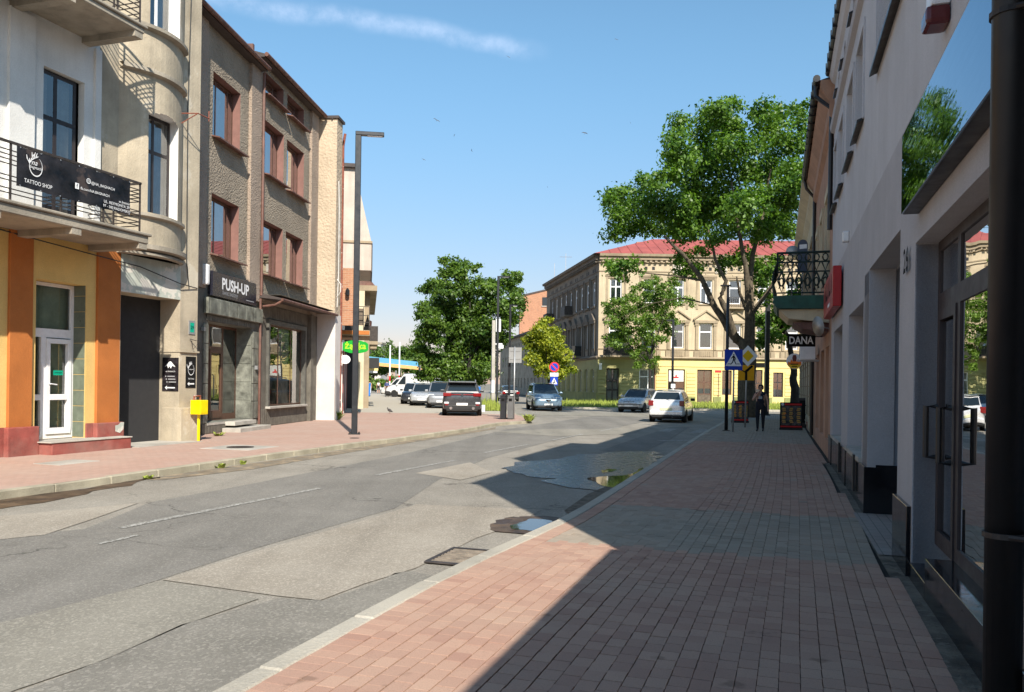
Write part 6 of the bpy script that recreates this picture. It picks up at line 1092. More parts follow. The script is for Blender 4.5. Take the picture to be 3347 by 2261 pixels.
SMALL=[(0.47,0.42,10.75,0.53,0.61,0.48),(-0.35,-0.88,10.23,0.61,0.7,0.55),(-0.99,-0.54,10.18,0.52,0.6,0.47),(-1.35,1.2,10.2,0.45,0.51,0.4),(0.65,-2.08,9.93,0.6,0.69,0.54),(1.96,0.3,10.67,0.53,0.61,0.48),(2.46,1.03,10.5,0.45,0.51,0.4),(1.57,-0.84,9.66,0.69,0.8,0.62),(0.47,-1.22,9.34,0.78,0.89,0.7),(-0.15,1.34,9.61,0.72,0.82,0.64),(-1.59,-1.15,9.14,0.69,0.79,0.62),(-2.57,-1.38,8.85,0.52,0.59,0.47),(-3.12,-0.28,8.78,0.61,0.7,0.55),(-3.59,0.87,8.53,0.53,0.61,0.48),(2.26,-1.75,8.88,0.51,0.59,0.46),(3.16,-0.78,8.9,0.43,0.5,0.39),(3.43,-0.73,8.48,0.3,0.35,0.27),(2.03,1.47,9.03,0.72,0.82,0.65),(0.47,-0.27,8.48,0.87,1.01,0.79),(-0.46,1.56,8.46,0.9,1.03,0.81),(-2.14,-1.46,8.07,0.77,0.89,0.7),(-3.07,-0.72,7.87,0.7,0.8,0.63),(-3.61,0.66,7.89,0.53,0.61,0.48),(1.55,1.69,7.96,0.9,1.03,0.81),(1.9,-0.22,7.28,0.61,0.7,0.55),(-0.19,-1.21,7.17,0.86,0.99,0.78),(-1.47,-1.67,7.12,0.77,0.89,0.69),(-2.43,0.13,7.16,0.79,0.91,0.71),(-3.57,-1.36,6.94,0.6,0.69,0.54),(1.14,1.35,6.85,0.81,0.93,0.72),(1.89,1.49,6.43,0.54,0.62,0.48),(-0.73,-1.39,6.29,0.77,0.89,0.7),(-1.87,-0.97,6.21,0.69,0.8,0.62),(-2.61,1.35,6.35,0.63,0.72,0.56),(-3.23,0.62,5.77,0.53,0.61,0.48),(-2.25,1.35,5.73,0.63,0.72,0.56),(-3.64,-0.68,5.16,0.43,0.5,0.39),(-2.98,-1.63,5.04,0.51,0.59,0.46),(-1.42,-0.92,5.44,0.52,0.6,0.47),(0.07,1.29,5.58,0.63,0.72,0.56),(0.38,-1.01,5.55,0.52,0.6,0.47),(-4.08,-0.68,5.77,0.35,0.4,0.31),(1.19,-0.37,5.68,0.35,0.4,0.31),(-0.89,-0.35,4.78,0.52,0.6,0.47),(-1.41,-0.4,4.25,0.48,0.55,0.43),(-0.08,1.85,4.08,0.63,0.73,0.57),(-1.31,-1.51,3.52,0.47,0.54,0.43),(-0.13,-2.18,3.44,0.47,0.54,0.42),(1.02,1.95,4.01,0.36,0.42,0.32),(0.15,1.67,4.79,0.54,0.62,0.49),(-1.4,2.14,4.88,0.45,0.52,0.41)]

tree('lime_tree','tall forked lime tree with sunlit crown beside the right pavement',(11.83,42,.1),BIG,70000,.13,'leaf',[
 ([(.23,0,-.1),(.21,0,1.2),(.22,0,2.3),(.24,0,3.4)],.50,.40),([(.2,0,3.0),(-.04,.1,3.82),(-.73,.2,4.56),(-1.49,.2,5.75),(-2.19,.1,7.16),(-3.2,-.2,8.3),(-4.2,-.3,9.2)],.30,.06),
 ([(-.3,.1,3.9),(-.96,-.3,5.45),(-1.35,-.5,6.05),(-1.13,-.8,6.88),(-1.74,-1,7.9),(-2.2,-1.2,9.5)],.20,.05),([(.26,0,3.2),(.25,-.1,5.02),(.1,-.3,6.67),(-.1,-.5,7.87),(-.5,-.6,9.66),(-.8,-.3,12)],.26,.05),
 ([(.3,.1,3.3),(.45,.2,5.17),(.42,.4,6.67),(.6,.6,8.4),(1.2,.8,10.5),(1.6,1,13)],.27,.05),([(.3,0,5.2),(-.38,-.5,6.36),(-.61,-.8,7.11)],.12,.04),([(.45,.2,5.3),(1.3,.5,6.4),(2.4,.7,8),(3.5,.9,10)],.15,.04),([(-2.1,.1,7),(-3.5,.6,7.3),(-5,.5,7.4),(-6,.3,7.7)],.06,.02),([(-1.5,.2,5.75),(-3,1,6.2),(-4.5,1.2,5.9),(-6,.8,5.2)],.045,.012)],'bark',1)
tree('chestnut_tree','dense dark-green chestnut tree behind the parked cars on the left',(-3.4,64,.1),CHEST+[(0,.5,6.5,1.8,1.3,1.8),(0,.8,4.5,2.0,1.2,1.6)],60000,.17,'leaf_dark',[([(0,0,-.1),(0,0,2),(.1,0,4.5),(0,0,8)],.28,.06),([(0,0,3),(-1.5,.4,5),(-2.8,.5,7)],.12,.03),([(0,0,3.4),(1.4,.3,5.5),(2.4,.3,7.5)],.12,.03)],'bark_dark',2)
tree('yellow_leaved_tree','small yellow-leaved tree beside the no-stopping sign',(3.0,66,.1),YEL,16000,.14,'leaf_yellow',[([(0,0,-.1),(-.05,0,1.6),(-.3,0,4.5)],.11,.03),([(-.05,0,1.7),(.7,.2,3.4)],.06,.02)],'bark_dark',3)
tree('young_street_tree','young light-green tree on the verge before the corner tenement',(11.9,71,.1),SMALL,20000,.14,'leaf_pale',[([(.09,0,-.1),(.09,0,1.5),(.02,0,3.2),(.2,0,4.6)],.16,.09),([(.1,0,3.6),(-.85,0,6.2),(-1.4,.2,8)],.08,.02),([(.2,0,4.5),(.9,.2,6.6),(1.6,.3,8.6)],.08,.02),([(.2,0,4.5),(.1,-.3,7),(.2,-.3,9)],.07,.02),([(0,0,3.4),(-1.8,-.4,5.0),(-2.8,-.5,6.5)],.06,.02)],'bark_dark',4)
tree('leaning_street_tree','second tree with a dark leaning trunk behind the lime tree at the far right',(16.3,47,.1),[(-1.3,0,4.8,.9,.9,.8),(-.8,.3,5.8,1.0,1,.9),(-2.2,0,4.2,.6,.6,.6),(.5,.5,6.5,1.3,1.3,1.1),(-2.1,.2,5.6,.6,.7,.6),(1.2,0,7.5,1.2,1.2,1)],6000,.16,'leaf',[([(0,0,-.1),(-.04,0,1.5),(-.18,0,2.1),(-.2,0,3),(-.5,.2,4.6),(-1.2,.2,5.6)],.30,.10)],'bark_dark',5)

FT=[('far_tree','round far tree left of the level-crossing barriers',-29.5,175,9.3,4.6),('far_tree','broad far tree directly behind the level-crossing barriers',-24.5,180,10.2,5.2),('far_tree','far tree right of the barriers touching the chestnut',-18.5,176,9.6,4.8)]
for i,(n_,l_,x,y,h,r) in enumerate(FT):
    rr=np.random.default_rng(20+i); tree(n_,l_,(x,y,0),[(rr.normal()*r*.5,rr.normal()*r*.4,h*.45+rr.uniform(0,h*.45),r*.5,r*.5,r*.42) for _ in range(18)],9000,.34,'leaf_dark',[([(0,0,-.1),(0,0,h*.5)],.25,.1)],'bark_dark',30+i,'far trees beyond the railway')
for i,(l_,x,y,h,r) in enumerate((('low sunlit shrub behind the far pedestrians',-22.5,135,2.9,2.6),('sunlit shrub under the blue canopy',-17.8,138,3.1,2.8),('bright shrub beside the chestnut edge',-12.4,128,3.6,2.4))):
    rr=np.random.default_rng(50+i); tree('shrub',l_,(x,y,0),[(rr.normal()*r*.6,rr.normal()*r*.4,h*.35+rr.uniform(0,h*.35),r*.4,r*.4,h*.3) for _ in range(9)],3000,.26,'leaf_pale',[([(0,0,-.1),(0,0,h*.4)],.08,.04)],'bark_dark',60+i,'shrubs by the railway')
tree('pavement_shrub','small green shrub against the left house front beside the blue bin',(-10.6,52,.12),[(0,0,.5,.35,.3,.4),(.2,.1,.9,.3,.3,.3),(-.1,0,.25,.3,.3,.25)],900,.10,'leaf_pale',[([(0,0,-.02),(0,0,.6)],.03,.015)],'bark_dark',70)
# ================= VEHICLES =================
def wheel(parent,x,y,r,wd,sg,rimm='rim'):
    Mx=Matrix.Translation((x,y,r))@Matrix.Rotation(math.pi/2*sg,4,'Y')
    h=wd/2; t=MB().lathe([(r*.62,-h),(r*.93,-h),(r,-h*.7),(r,h*.7),(r*.93,h),(r*.62,h)],22,0,Mx).build('wheel',M['rubber'],parent,smooth=False)
    rm=MB().lathe([(.001,h*.55),(r*.16,h*.6),(r*.2,h*.35),(r*.58,h*.3),(r*.64,h*.95)],22,0,Mx); rm.build('rim',M[rimm],t,fix=False)
    sp=MB()
    for k in range(5):
        a=2*math.pi*k/5; p=[Mx@Vector((c*math.cos(a)-d*math.sin(a),c*math.sin(a)+d*math.cos(a),h*.75)) for c,d in ((r*.14,-r*.07),(r*.6,-r*.1),(r*.6,r*.1),(r*.14,r*.07))]; sp.poly([tuple(q) for q in p])
    sp.build('spokes',M[rimm],t,fix=False)
def car(name,label,loc,head,L,W,H,col,zb=.92,zh=.78,yw=.16,ywt=-.02,yrt=-.40,yrb=-.47,wr=.31,ax=(-.30,.31),tail=None,headl=None,plate='plate',grille=True,van=False,roofrails=False,bump='body',rimm='rim',extra=None,wt=.78):
    o=thing(name,label,'van' if van else 'car',loc,-rad(head)); w=W/2; body=paint('paint_'+name+str(len(MATS)),col)
    st=[(-.500,.80,.40,zb*.80),(-.490,.93,.30,zb*.96),(-.455,.985,.23,zb),(-.30,1,.20,zb),(0,1,.19,zb*1.0),(yw,1,.19,zb*.99),((yw+.5)/2,.99,.20,(zb+zh)/2+.02),(.42,.965,.22,zh),(.475,.90,.25,zh-.10),(.5,.78,.30,zh-.24)]
    mb=MB(); nr_=12; R_=[]
    for f,wf,zl,zt in st:
        q=w*wf; R_.append([(-.86*q,f*L,zl),(.86*q,f*L,zl),(.985*q,f*L,zl+.10),(q,f*L,(zl+zt)/2),(.975*q,f*L,zt-.13),(.90*q,f*L,zt-.01),(.5*q,f*L,zt+.025),(-.5*q,f*L,zt+.025),(-.90*q,f*L,zt-.01),(-.975*q,f*L,zt-.13),(-q,f*L,(zl+zt)/2),(-.985*q,f*L,zl+.10)])
    vs=[p for r in R_ for p in r]; fs=[(i*12+k,i*12+(k+1)%12,(i+1)*12+(k+1)%12,(i+1)*12+k) for i in range(len(st)-1) for k in range(12)]+[tuple(range(11,-1,-1)),tuple((len(st)-1)*12+k for k in range(12))]
    b=mb.add(vs,fs).build('body',body,o,smooth=True); sb=b.modifiers.new('s','SUBSURF'); sb.levels=2; sb.render_levels=2
    # glasshouse
    zt=H; wb_=w*.93; wtp=w*wt; B=[(-wb_,yrb*L),(wb_,yrb*L),(wb_,yw*L+.05),(-wb_,yw*L+.05)]; Tt=[(-wtp,yrt*L),(wtp,yrt*L),(wtp,ywt*L),(-wtp,ywt*L)]
    z0,z1=zb-.03,zt-.05
    c8=[Vector((x,y,z0)) for x,y in B]+[Vector((x,y,z1)) for x,y in Tt]
    MB().add([tuple(v) for v in c8],[(0,1,5,4),(1,2,6,5),(2,3,7,6),(3,0,4,7),(4,5,6,7),(3,2,1,0)]).build('cabin',body,o,bevel=.09,smooth=False)
    def pane(nm,i0,i1,j1,j0,u0,u1,v0,v1,u0t=None,u1t=None):
        f=lambda u,v:(c8[i0]*(1-u)+c8[i1]*u)*(1-v)+(c8[j0]*(1-u)+c8[j1]*u)*v
        nrm=(c8[i1]-c8[i0]).cross(c8[j0]-c8[i0]).normalized()*.012
        q=[f(u0,v0)+nrm,f(u1,v0)+nrm,f(u1t if u1t is not None else u1,v1)+nrm,f(u0t if u0t is not None else u0,v1)+nrm]; MB().poly([tuple(p) for p in q]).build(nm,M['carglass'],o,fix=False)
    pane('windscreen',2,3,7,6,.06,.94,.05,.92)
    if not van:
        pane('rear_window',0,1,5,4,.09,.91,.20,.86)
        for (i,j,k,l) in ((1,2,6,5),(3,0,4,7)):
            if i==1: pane('side_window',i,j,k,l,.12,.46,.12,.86,.16,.46); pane('side_window',i,j,k,l,.50,.90,.12,.86,.50,.93)
            else: pane('side_window',i,j,k,l,.10,.50,.12,.86,.07,.50); pane('side_window',i,j,k,l,.54,.88,.12,.86,.54,.84)
    else:
        pane('side_window',1,2,6,5,.72,.95,.10,.80); pane('side_window',3,0,4,7,.05,.28,.10,.80)
    # roof
    rf=MB(); k=7; rows=[]
    for i in range(k+1):
        t=i/k; y=yrt*L-.03+(ywt*L-yrt*L+.05)*t; zz=z1+.05-.05*abs(2*t-1)**3; rows.append([(-wtp*1.03,y,zz-.07),(-wtp*.93,y,zz),(-wtp*.5,y-.04*(1-t)+.05*t,zz+.02),(wtp*.5,y-.04*(1-t)+.05*t,zz+.02),(wtp*.93,y,zz),(wtp*1.03,y,zz-.07)])
    rf.add([p for r in rows for p in r],[(i*6+j,i*6+j+1,(i+1)*6+j+1,(i+1)*6+j) for i in range(k) for j in range(5)]).build('roof',body,o,smooth=True,fix=False)
    for f in ax:
        for sx in (-1,1):
            ar=MB().lathe([(wr*1.14,0),(wr*1.14,.006)],24,0,Matrix.Translation((sx*(w*.985),f*L,wr))@Matrix.Rotation(sx*math.pi/2,4,'Y')); ar.build('wheel_arch',M['black_plastic'],o); wheel(o,sx*(w-.10),f*L,wr,.21,sx,rimm)
            
    yr,yf=-L/2,L/2
    for x0,x1,za,zb_ in (tail or [(.60,.97,zb-.30,zb-.06)]):
        for sx in (-1,1): MB().box(sx*x0*w,sx*x1*w*.985,yr-.015,yr+.28,za,zb_).build('taillight',M['tail'],o,bevel=.02)
    for x0,x1,za,zb_ in (headl or [(.52,.93,zh-.27,zh-.09)]):
        for sx in (-1,1): MB().add([(sx*x0*w,yf-.02,za),(sx*x1*w,yf-.22,za),(sx*x1*w,yf-.26,zb_),(sx*x0*w,yf-.14,zb_),(sx*x0*w,yf-.4,za),(sx*x1*w,yf-.5,za),(sx*x1*w,yf-.5,zb_),(sx*x0*w,yf-.4,zb_)],[(0,1,2,3),(7,6,5,4),(0,4,5,1),(1,5,6,2),(2,6,7,3),(3,7,4,0)]).build('headlight',M['head'],o,bevel=.015)
    MB().box(-.26,.26,yr-.03,yr+.02,zb-.42 if not bump=='low' else .5,zb-.31 if not bump=='low' else .61).build('rear_plate',M[plate],o); MB().box(-.26,.26,yf-.05,yf+.02,.36,.47).build('front_plate',M['plate'],o)
    MB().box(-.78*w,.78*w,yr-.02,yr+.3,.24,.40).build('rear_valance',M['black_plastic'],o,bevel=.02); MB().box(-.72*w,.72*w,yf-.32,yf+.005,.22,.35).build('front_valance',M['black_plastic'],o,bevel=.02)
    if grille: MB().box(-.42*w,.42*w,yf-.2,yf-.045,zh-.24,zh-.14).build('grille',M['black_plastic'],o,bevel=.01)
    for sx in (-1,1): MB().box(sx*(w*.96),sx*(w+.16),yw*L-.28,yw*L-.14,zb-.02,zb+.11).build('mirror',body if bump!='black' else M['black_plastic'],o,bevel=.03)
    if roofrails:
        for sx in (-1,1): MB().tube([(sx*wtp*.93,yrt*L+.1,zt-.02),(sx*wtp*.93,yrt*L+.2,zt+.05),(sx*wtp*.93,ywt*L-.2,zt+.05),(sx*wtp*.93,ywt*L-.1,zt-.02)],.02,6).build('roof_rail',M['grey_metal'],o)
    MB().box(-w*.8,w*.8,-L*.42,L*.42,.16,.30).build('underbody',M['black_plastic'],o)
    if extra: extra(o,w,L,H,body)
    return o
def ex_suv(o,w,L,H,b):
    yr=-L/2
    MB().box(-.62*w,.62*w,yr-.02,yr+.05,.98,1.02).build('light_bar',M['tail'],o); MB().box(-.88*w,.88*w,yr-.03,yr+.35,.30,.52).build('bumper_cladding',M['black_plastic'],o,bevel=.04)
    for sx in (-1,1):
        MB().box(sx*.66*w,sx*.9*w,yr-.045,yr+.1,.56,.66).build('reversing_light',M['head'],o,bevel=.015); MB().box(sx*.68*w,sx*.86*w,yr-.04,yr+.1,.49,.55).build('fog_light',M['tail'],o,bevel=.01); MB().lathe([(.07,-.03),(.07,.06)],14,0,Matrix.Translation((sx*.56*w,yr,.37))@Matrix.Rotation(math.pi/2,4,'X')).build('exhaust',M['chrome'],o)
    MB().lathe([(.06,0),(.06,.02)],16,0,Matrix.Translation((0,yr-.01,1.0))@Matrix.Rotation(math.pi/2,4,'X')).build('badge',M['chrome'],o); MB().box(-.7*w,.7*w,yr+.16,yr+.5,H-.09,H-.03).build('spoiler',b,o,bevel=.02)
car('suv','dark grey SUV parked with its rear to the camera on the left','car' and (-2.45,40.35,.12),-3.6,4.48,1.86,1.64,(.055,.058,.062),zb=1.10,zh=1.0,yw=.18,ywt=.02,yrt=-.40,yrb=-.47,wr=.36,tail=[(.55,.97,.92,1.08)],bump='low',roofrails=True,extra=ex_suv,wt=.72)
def ex_yaris(o,w,L,H,b):
    MB().box(-.9*w,.9*w,-L/2-.04,-L/2+.3,.34,.55).build('rear_bumper',b,o,bevel=.05); MB().tube([(0,-L/2+.02,1.02),(.18,-L/2+.08,1.08)],.012,5).build('wiper',M['black_plastic'],o); MB().tube([(.28,-L/2+.1,.28),(.28,-L/2-.02,.28)],.03,8).build('exhaust',M['grey_metal'],o)
    MB().box(-.10,.10,.3,.34,H+.08,H+.28).tube([(0,.32,H),(0,.32,H+.1)],.02,6).build('roof_sign',M['white_frame'],o,bevel=.02)
car('hatchback','white hatchback driving away with its rear to the camera at the junction',(7.55,38.6,.0),19.0,3.64,1.66,1.48,(.80,.80,.80),zb=.98,zh=.86,yw=.22,ywt=.06,yrt=-.36,yrb=-.475,wr=.29,tail=[(.70,.985,.76,1.0)],plate='plate_y',bump='black',extra=ex_yaris,wt=.70)
def ex_polo(o,w,L,H,b): MB().box(-.95*w,.95*w,L/2-.3,L/2+.02,.47,.51).build('rubbing_strip',M['black_plastic'],o); MB().lathe([(.05,0),(.05,.02)],14,0,Matrix.Translation((0,L/2-.05,.62))@Matrix.Rotation(-math.pi/2,4,'X')).build('badge',M['chrome'],o)
car('hatchback','silver hatchback coming round the bend beside the white car',(8.05,52.0,0),207,3.90,1.65,1.46,(.55,.57,.59),zb=.95,zh=.82,yw=.20,ywt=.04,wr=.29,extra=ex_polo)
def ex_esp(o,w,L,H,b): MB().prism([(-.2,L/2+.005,.72),(.2,L/2+.005,.72),(0,L/2+.005,.52)],(0,-.12,0)).build('badge_panel',M['chrome'],o)
car('minivan','blue-grey minivan coming out of the side street',(2.05,52.8,0),174.5,4.66,1.86,1.73,(.17,.25,.33),zb=1.08,zh=.92,yw=.24,ywt=.02,yrt=-.44,yrb=-.48,wr=.34,headl=[(.50,.95,.66,.88)],roofrails=True,extra=ex_esp,wt=.74)
car('minivan','grey compact minivan parked nose-out behind the dark SUV',(-4.4,51.2,.12),176,4.04,1.69,1.62,(.30,.31,.33),zb=1.0,zh=.90,yw=.24,ywt=.03,wr=.30,headl=[(.5,.95,.66,.86)])
car('parked_car','silver car parked second in the left row',(-6.0,55.8,.12),178,3.9,1.65,1.5,(.48,.50,.53),zb=.95,zh=.84,wr=.29)
car('parked_car','dark car parked third in the left row',(-7.1,59.8,.12),178,4.2,1.7,1.5,(.03,.035,.045),zb=.95,zh=.84,wr=.29)
def ex_van(o,w,L,H,b): MB().box(-.98*w,.98*w,L/2-.7,L/2+.03,.26,.62).build('bumper',M['black_plastic'],o,bevel=.08); MB().box(-.99*w,.99*w,-L/2+.02,.1*L,1.2,H-.1).build('cargo_body',b,o,bevel=.08)
car('delivery_van','white delivery van parked sideways with its nose pointing left',(-10.4,86,.12),-82,5.5,2.0,2.45,(.82,.82,.82),zb=1.25,zh=1.08,yw=.30,ywt=.14,yrt=-.47,yrb=-.49,wr=.35,van=True,extra=ex_van,wt=.86)
car('pickup_van','white van nose showing behind the first delivery van',(-12.0,92,.12),-80,5.2,2.0,2.1,(.80,.80,.80),zb=1.2,zh=1.0,yw=.30,ywt=.14,yrt=-.47,yrb=-.49,wr=.34,van=True,wt=.86)
car('parked_car','black car nose showing before the delivery van',(-7.6,76,.12),-84,4.2,1.75,1.45,(.02,.02,.022),zb=.93,zh=.80,wr=.31)
car('hatchback','black hatchback driving away up the side street',(-.4,78.6,0),-9,4.1,1.7,1.47,(.025,.027,.03),zb=.97,zh=.82,wr=.30,tail=[(.60,.97,.70,.94)])
car('distant_car','white car far off by the level crossing',(-24.0,150,0),95,4.3,1.75,1.5,(.75,.78,.74),zb=.95,zh=.82,wr=.30)
# ================= STREET FURNITURE =================
def lamp(label,x,y,h,arm,rot,sq=.075,group='black street lamps',base=True,z=.12):
    o=thing('street_lamp',label,'street lamp',(x,y,z),rot,group); 
    MB().box(-sq,sq,-sq,sq,0,h).build('post',M['lamp_metal'],o,bevel=.012)
    MB().box(-sq,arm,-sq,sq,h,h+sq*1.3).build('arm',M['lamp_metal'],o,bevel=.012); MB().box(arm*.35,arm-.05,-sq*.7,sq*.7,h-.012,h).build('light_panel',M['print_white'],o)
    if base:
        MB().box(-.17,.17,-.17,.17,0,.025).build('base_plate',M['lamp_metal'],o,bevel=.004)
        for sx in (-1,1):
            for sy in (-1,1): MB().lathe([(.022,.025),(.022,.06),(.01,.065)],6,0,Matrix.Translation((sx*.13,sy*.13,0))).build('bolt',M['iron'],o)
    return o
lamp('tall square black street lamp on the left pavement in front of the white wall',-4.58,23.9,8.72,.74,rad(8),.085)
lamp('tall black street lamp standing behind the concrete pole',-1.0,54.5,8.6,.75,0,.075)
lamp('slim black lamp post rising from behind the black litter bins',-.12,35.9,4.95,.35,rad(20),.042)
lamp('dark lamp post on the verge partly hidden by the young tree',11.75,60,6.3,.5,rad(170),.085)
lamp('dark lamp post beyond the woman under the lime tree crown',14.0,45,6.6,.5,rad(180),.11)
def tlamp(label,x,y,h):
    o=thing('street_lamp',label,'street lamp',(x,y,.12),-rad(18),'black street lamps'); MB().tube([(0,0,0),(0,0,h)],[.062,.048],12).build('post',M['black_metal'],o,smooth=True); MB().box(-.26,.10,-.08,.08,h,h+.045).build('lamp_head',M['black_metal'],o,bevel=.01); MB().lathe([(.13,0),(.13,.02),(.07,.03)],14).build('base_plate',M['black_metal'],o)
tlamp('slim black lamp post with flat head beside the pedestrian-crossing sign',7.5,28.6,5.05)
cp=thing('concrete_pole','tapered concrete utility pole with white boxes beside the chestnut','utility pole',(-1.32,56.5,.12)); MB().add([(sx*a,sy*a,z) for z,a in ((0,.17),(5.9,.11)) for sx,sy in ((-1,-1),(1,-1),(1,1),(-1,1))],[(3,2,1,0),(4,5,6,7),(0,1,5,4),(1,2,6,5),(2,3,7,6),(3,0,4,7)]).build('shaft',M['concrete'],cp,bevel=.02)
MB().box(.14,.5,-.12,.12,5.1,6.0).build('cabinet',M['white_frame'],cp,bevel=.04); MB().box(.14,.62,-.1,.1,4.2,4.32).box(.3,.7,-.12,.12,3.95,4.2).build('camera_housing',M['white_frame'],cp,bevel=.03); MB().box(-.15,.1,-.19,-.165,.9,1.75).build('notice',M['print_white'],cp)
for l_,x_,m_ in (('dark narrow litter bin left of the slim lamp post at the kerb corner',-.36,M['lamp_metal']),('grey litter bin right of the slim lamp post at the kerb corner',-.04,pm('bin_grey',(.12,.12,.12),.5,.05,4))):
    lb=thing('litter_bin',l_,'litter bin',(x_,35.5,.12),-rad(8),'litter bins at the kerb corner'); MB().box(-.12,.12,-.15,.17,.03,1.0).build('bin_body',m_,lb,bevel=.01); MB().box(-.13,.13,-.16,.18,1.0,1.03).build('lid',m_,lb,bevel=.006); MB().box(-.1,.1,-.13,.15,0,.03).build('foot',M['black_metal'],lb); MB().box(-.07,.07,-.156,-.15,.78,.9).build('slot',M['print_black'],lb)
gs=thing('traffic_sign','grey back of a rectangular road sign on a pale pole at the kerb corner','traffic sign',(.10,35.6,.12),rad(-6)); MB().tube([(0,0,0),(0,0,3.15)],.032,10).build('pole',M['grey_metal'],gs,smooth=True); MB().box(-.26,.30,.035,.055,2.45,3.12).build('panel',pm('sign_back',(.27,.27,.265),.5,.05,3),gs); MB().box(-.2,.24,.02,.035,2.6,2.64).box(-.2,.24,.02,.035,2.95,2.99).build('rails',MATS['sign_back'],gs)
def pole(o,h,r=.03): MB().tube([(0,0,0),(0,0,h)],r,10).build('pole',M['grey_metal'],o,smooth=True)
FC='-s'
def spost(name,label,x,y,rot): o=thing(name,label,'traffic sign',(x,y,.12),rot); return o
ps=spost('traffic_sign','blue square pedestrian-crossing sign with a walking figure on the right pavement',7.52,27.8,rad(-4)); pole(ps,2.72)
plane2d(ps,[(-.30,-.35),(.30,-.35),(.30,.35),(-.30,.35)],M['sign_blue'],(-.02,-.06,2.45),FC,'panel',0,.02); plane2d(ps,[(-.27,-.21),(.27,-.21),(0,.29)],M['print_white'],(-.02,-.06,2.45),FC,'triangle',.004)
fig=M['print_black']; c=(-.02,-.06,2.45)
for pts in (circ(.022,10,0,.17),[(-.028,.14),(.03,.14),(.035,.02),(.0,-.02),(-.02,.02)],[(-.02,.03),(.01,-.01),(-.02,-.09),(-.09,-.16),(-.115,-.15),(-.05,-.07)],[(.0,.03),(.035,.03),(.06,-.07),(.10,-.15),(.075,-.16),(.03,-.08)],[(-.028,.14),(-.095,.05),(-.08,.035),(-.01,.10)],[(.02,.14),(.075,.05),(.07,.0),(.055,.0),(.055,.045),(.01,.1)],[(-.2,-.125),(-.1,-.125),(-.1,-.145),(-.21,-.145)],[(.11,-.125),(.2,-.125),(.21,-.145),(.11,-.145)]): plane2d(ps,pts,fig,c,FC,'figure',.008)
pr=spost('traffic_sign','yellow diamond priority-road sign above an amber bend plate on a leaning pole',8.88,31.2,rad(2)); MB().tube([(.02,0,0),(-.02+.08,0,2.9)],.03,10).build('pole',M['grey_metal'],pr,smooth=True)
plane2d(pr,[(-.39,0),(0,-.40),(.39,0),(0,.40)],M['print_white'],(.08,-.05,2.72),FC,'panel',0,.02); plane2d(pr,[(-.22,0),(0,-.23),(.22,0),(0,.23)],M['sign_yellow'],(.08,-.05,2.72),FC,'diamond',.004)
plane2d(pr,[(-.31,-.29),(.31,-.29),(.31,.29),(-.31,.29)],M['sign_amber'],(.02,-.045,2.08),FC,'plate',0,.018); 
for pts in ([(-.045,-.29),(.045,-.29),(.045,.03),(.27,.24),(.20,.29),(-.045,.08)],[(-.045,.0),(-.045,.05),(-.25,.16),(-.25,.12)]): plane2d(pr,pts,M['print_black'],(.02,-.045,2.08),FC,'road_diagram',.004)
ns_=spost('traffic_sign','round no-stopping sign above a small blue crossing sign by the yellow tree',3.0,58.5,rad(0)); pole(ns_,2.95); 
plane2d(ns_,circ(.36,28)[::-1],M['sign_red'],(0,-.05,2.78),FC,'panel',0,.02); plane2d(ns_,circ(.27,28)[::-1],M['sign_blue'],(0,-.05,2.78),FC,'disc',.004); plane2d(ns_,[(-.22,.16),(-.16,.22),(.22,-.16),(.16,-.22)],M['sign_red'],(0,-.05,2.78),FC,'bar',.008)
plane2d(ns_,[(-.3,-.13),(.3,-.13),(.3,.13),(-.3,.13)],M['print_white'],(0,-.05,2.24),FC,'plate',0,.015); plane2d(ns_,[(-.27,-.3),(.27,-.3),(.27,.3),(-.27,.3)],M['sign_blue'],(0,-.05,1.78),FC,'crossing_panel',0,.02); plane2d(ns_,[(-.23,-.22),(.23,-.22),(0,.24)],M['print_white'],(0,-.05,1.78),FC,'triangle',.004); plane2d(ns_,[(-.04,-.16),(.06,-.16),(.03,.1),(-.02,.1)],M['print_black'],(0,-.05,1.78),FC,'figure',.008)
M['print_grey_dark']=pm('print_grey_dark',(.10,.09,.09),.6,.4,9)
def aboard(label,x,y,w_,h,rot):
    o=thing('pavement_board',label,'sign board',(x,y,.12),rot,'fast-food pavement boards'); y0=-.05
    MB().box(-w_/2,w_/2,-.03,.03,.08,h).build('panel',M['print_black'],o,bevel=.006); MB().box(-w_/2-.02,w_/2+.02,-.06,.06,0,.08).build('base',M['black_metal'],o,bevel=.01)
    MB().box(-w_/2+.16,w_/2-.02,-.038,-.03,h-.10,h-.04).box(-w_/2+.01,w_/2-.01,-.038,-.03,.10,.15).build('red_strip',M['sign_red'],o)
    MB().lathe([(.05,0),(.05,.006)],14,0,Matrix.Translation((-w_/2+.08,-.031,h-.07))@Matrix.Rotation(math.pi/2,4,'X')).build('mark',M['print_white'],o)
    rr=random.Random(int(x*100)); MB().box(-w_/2+.03,w_/2-.03,-.032,-.03,.17,h-.12).build('print_ground',M['print_grey_dark'],o)
    for i in range(3):
        for j in range(4):
            cx_=-w_/2+w_*(i+.5)/3; cz=.26+(h-.42)*(j+.35)/4
            for k,(m_,dz,ww,hh) in enumerate((('bun',.03,.15,.028),('lettuce',.012,.16,.010),('redplinth' if rr.random()<.6 else 'orange_print',-.004,.15,.016),('bun',-.03,.15,.02))):
                q=ww*w_/2*1.1; plane2d(o,[(-q,-hh),(q,-hh),(q*.8,hh),(-q*.8,hh)],M[m_],(cx_+rr.uniform(-.02,.02),-.031,cz+dz*h),'-s','food_print',.002+.001*k)
aboard('larger fast-food pavement board near the shop wall behind the woman',10.15,29.75,.78,1.0,rad(-4)); aboard('smaller fast-food pavement board at the kerb beside the lime tree trunk',9.82,35.2,.70,.95,rad(-4))
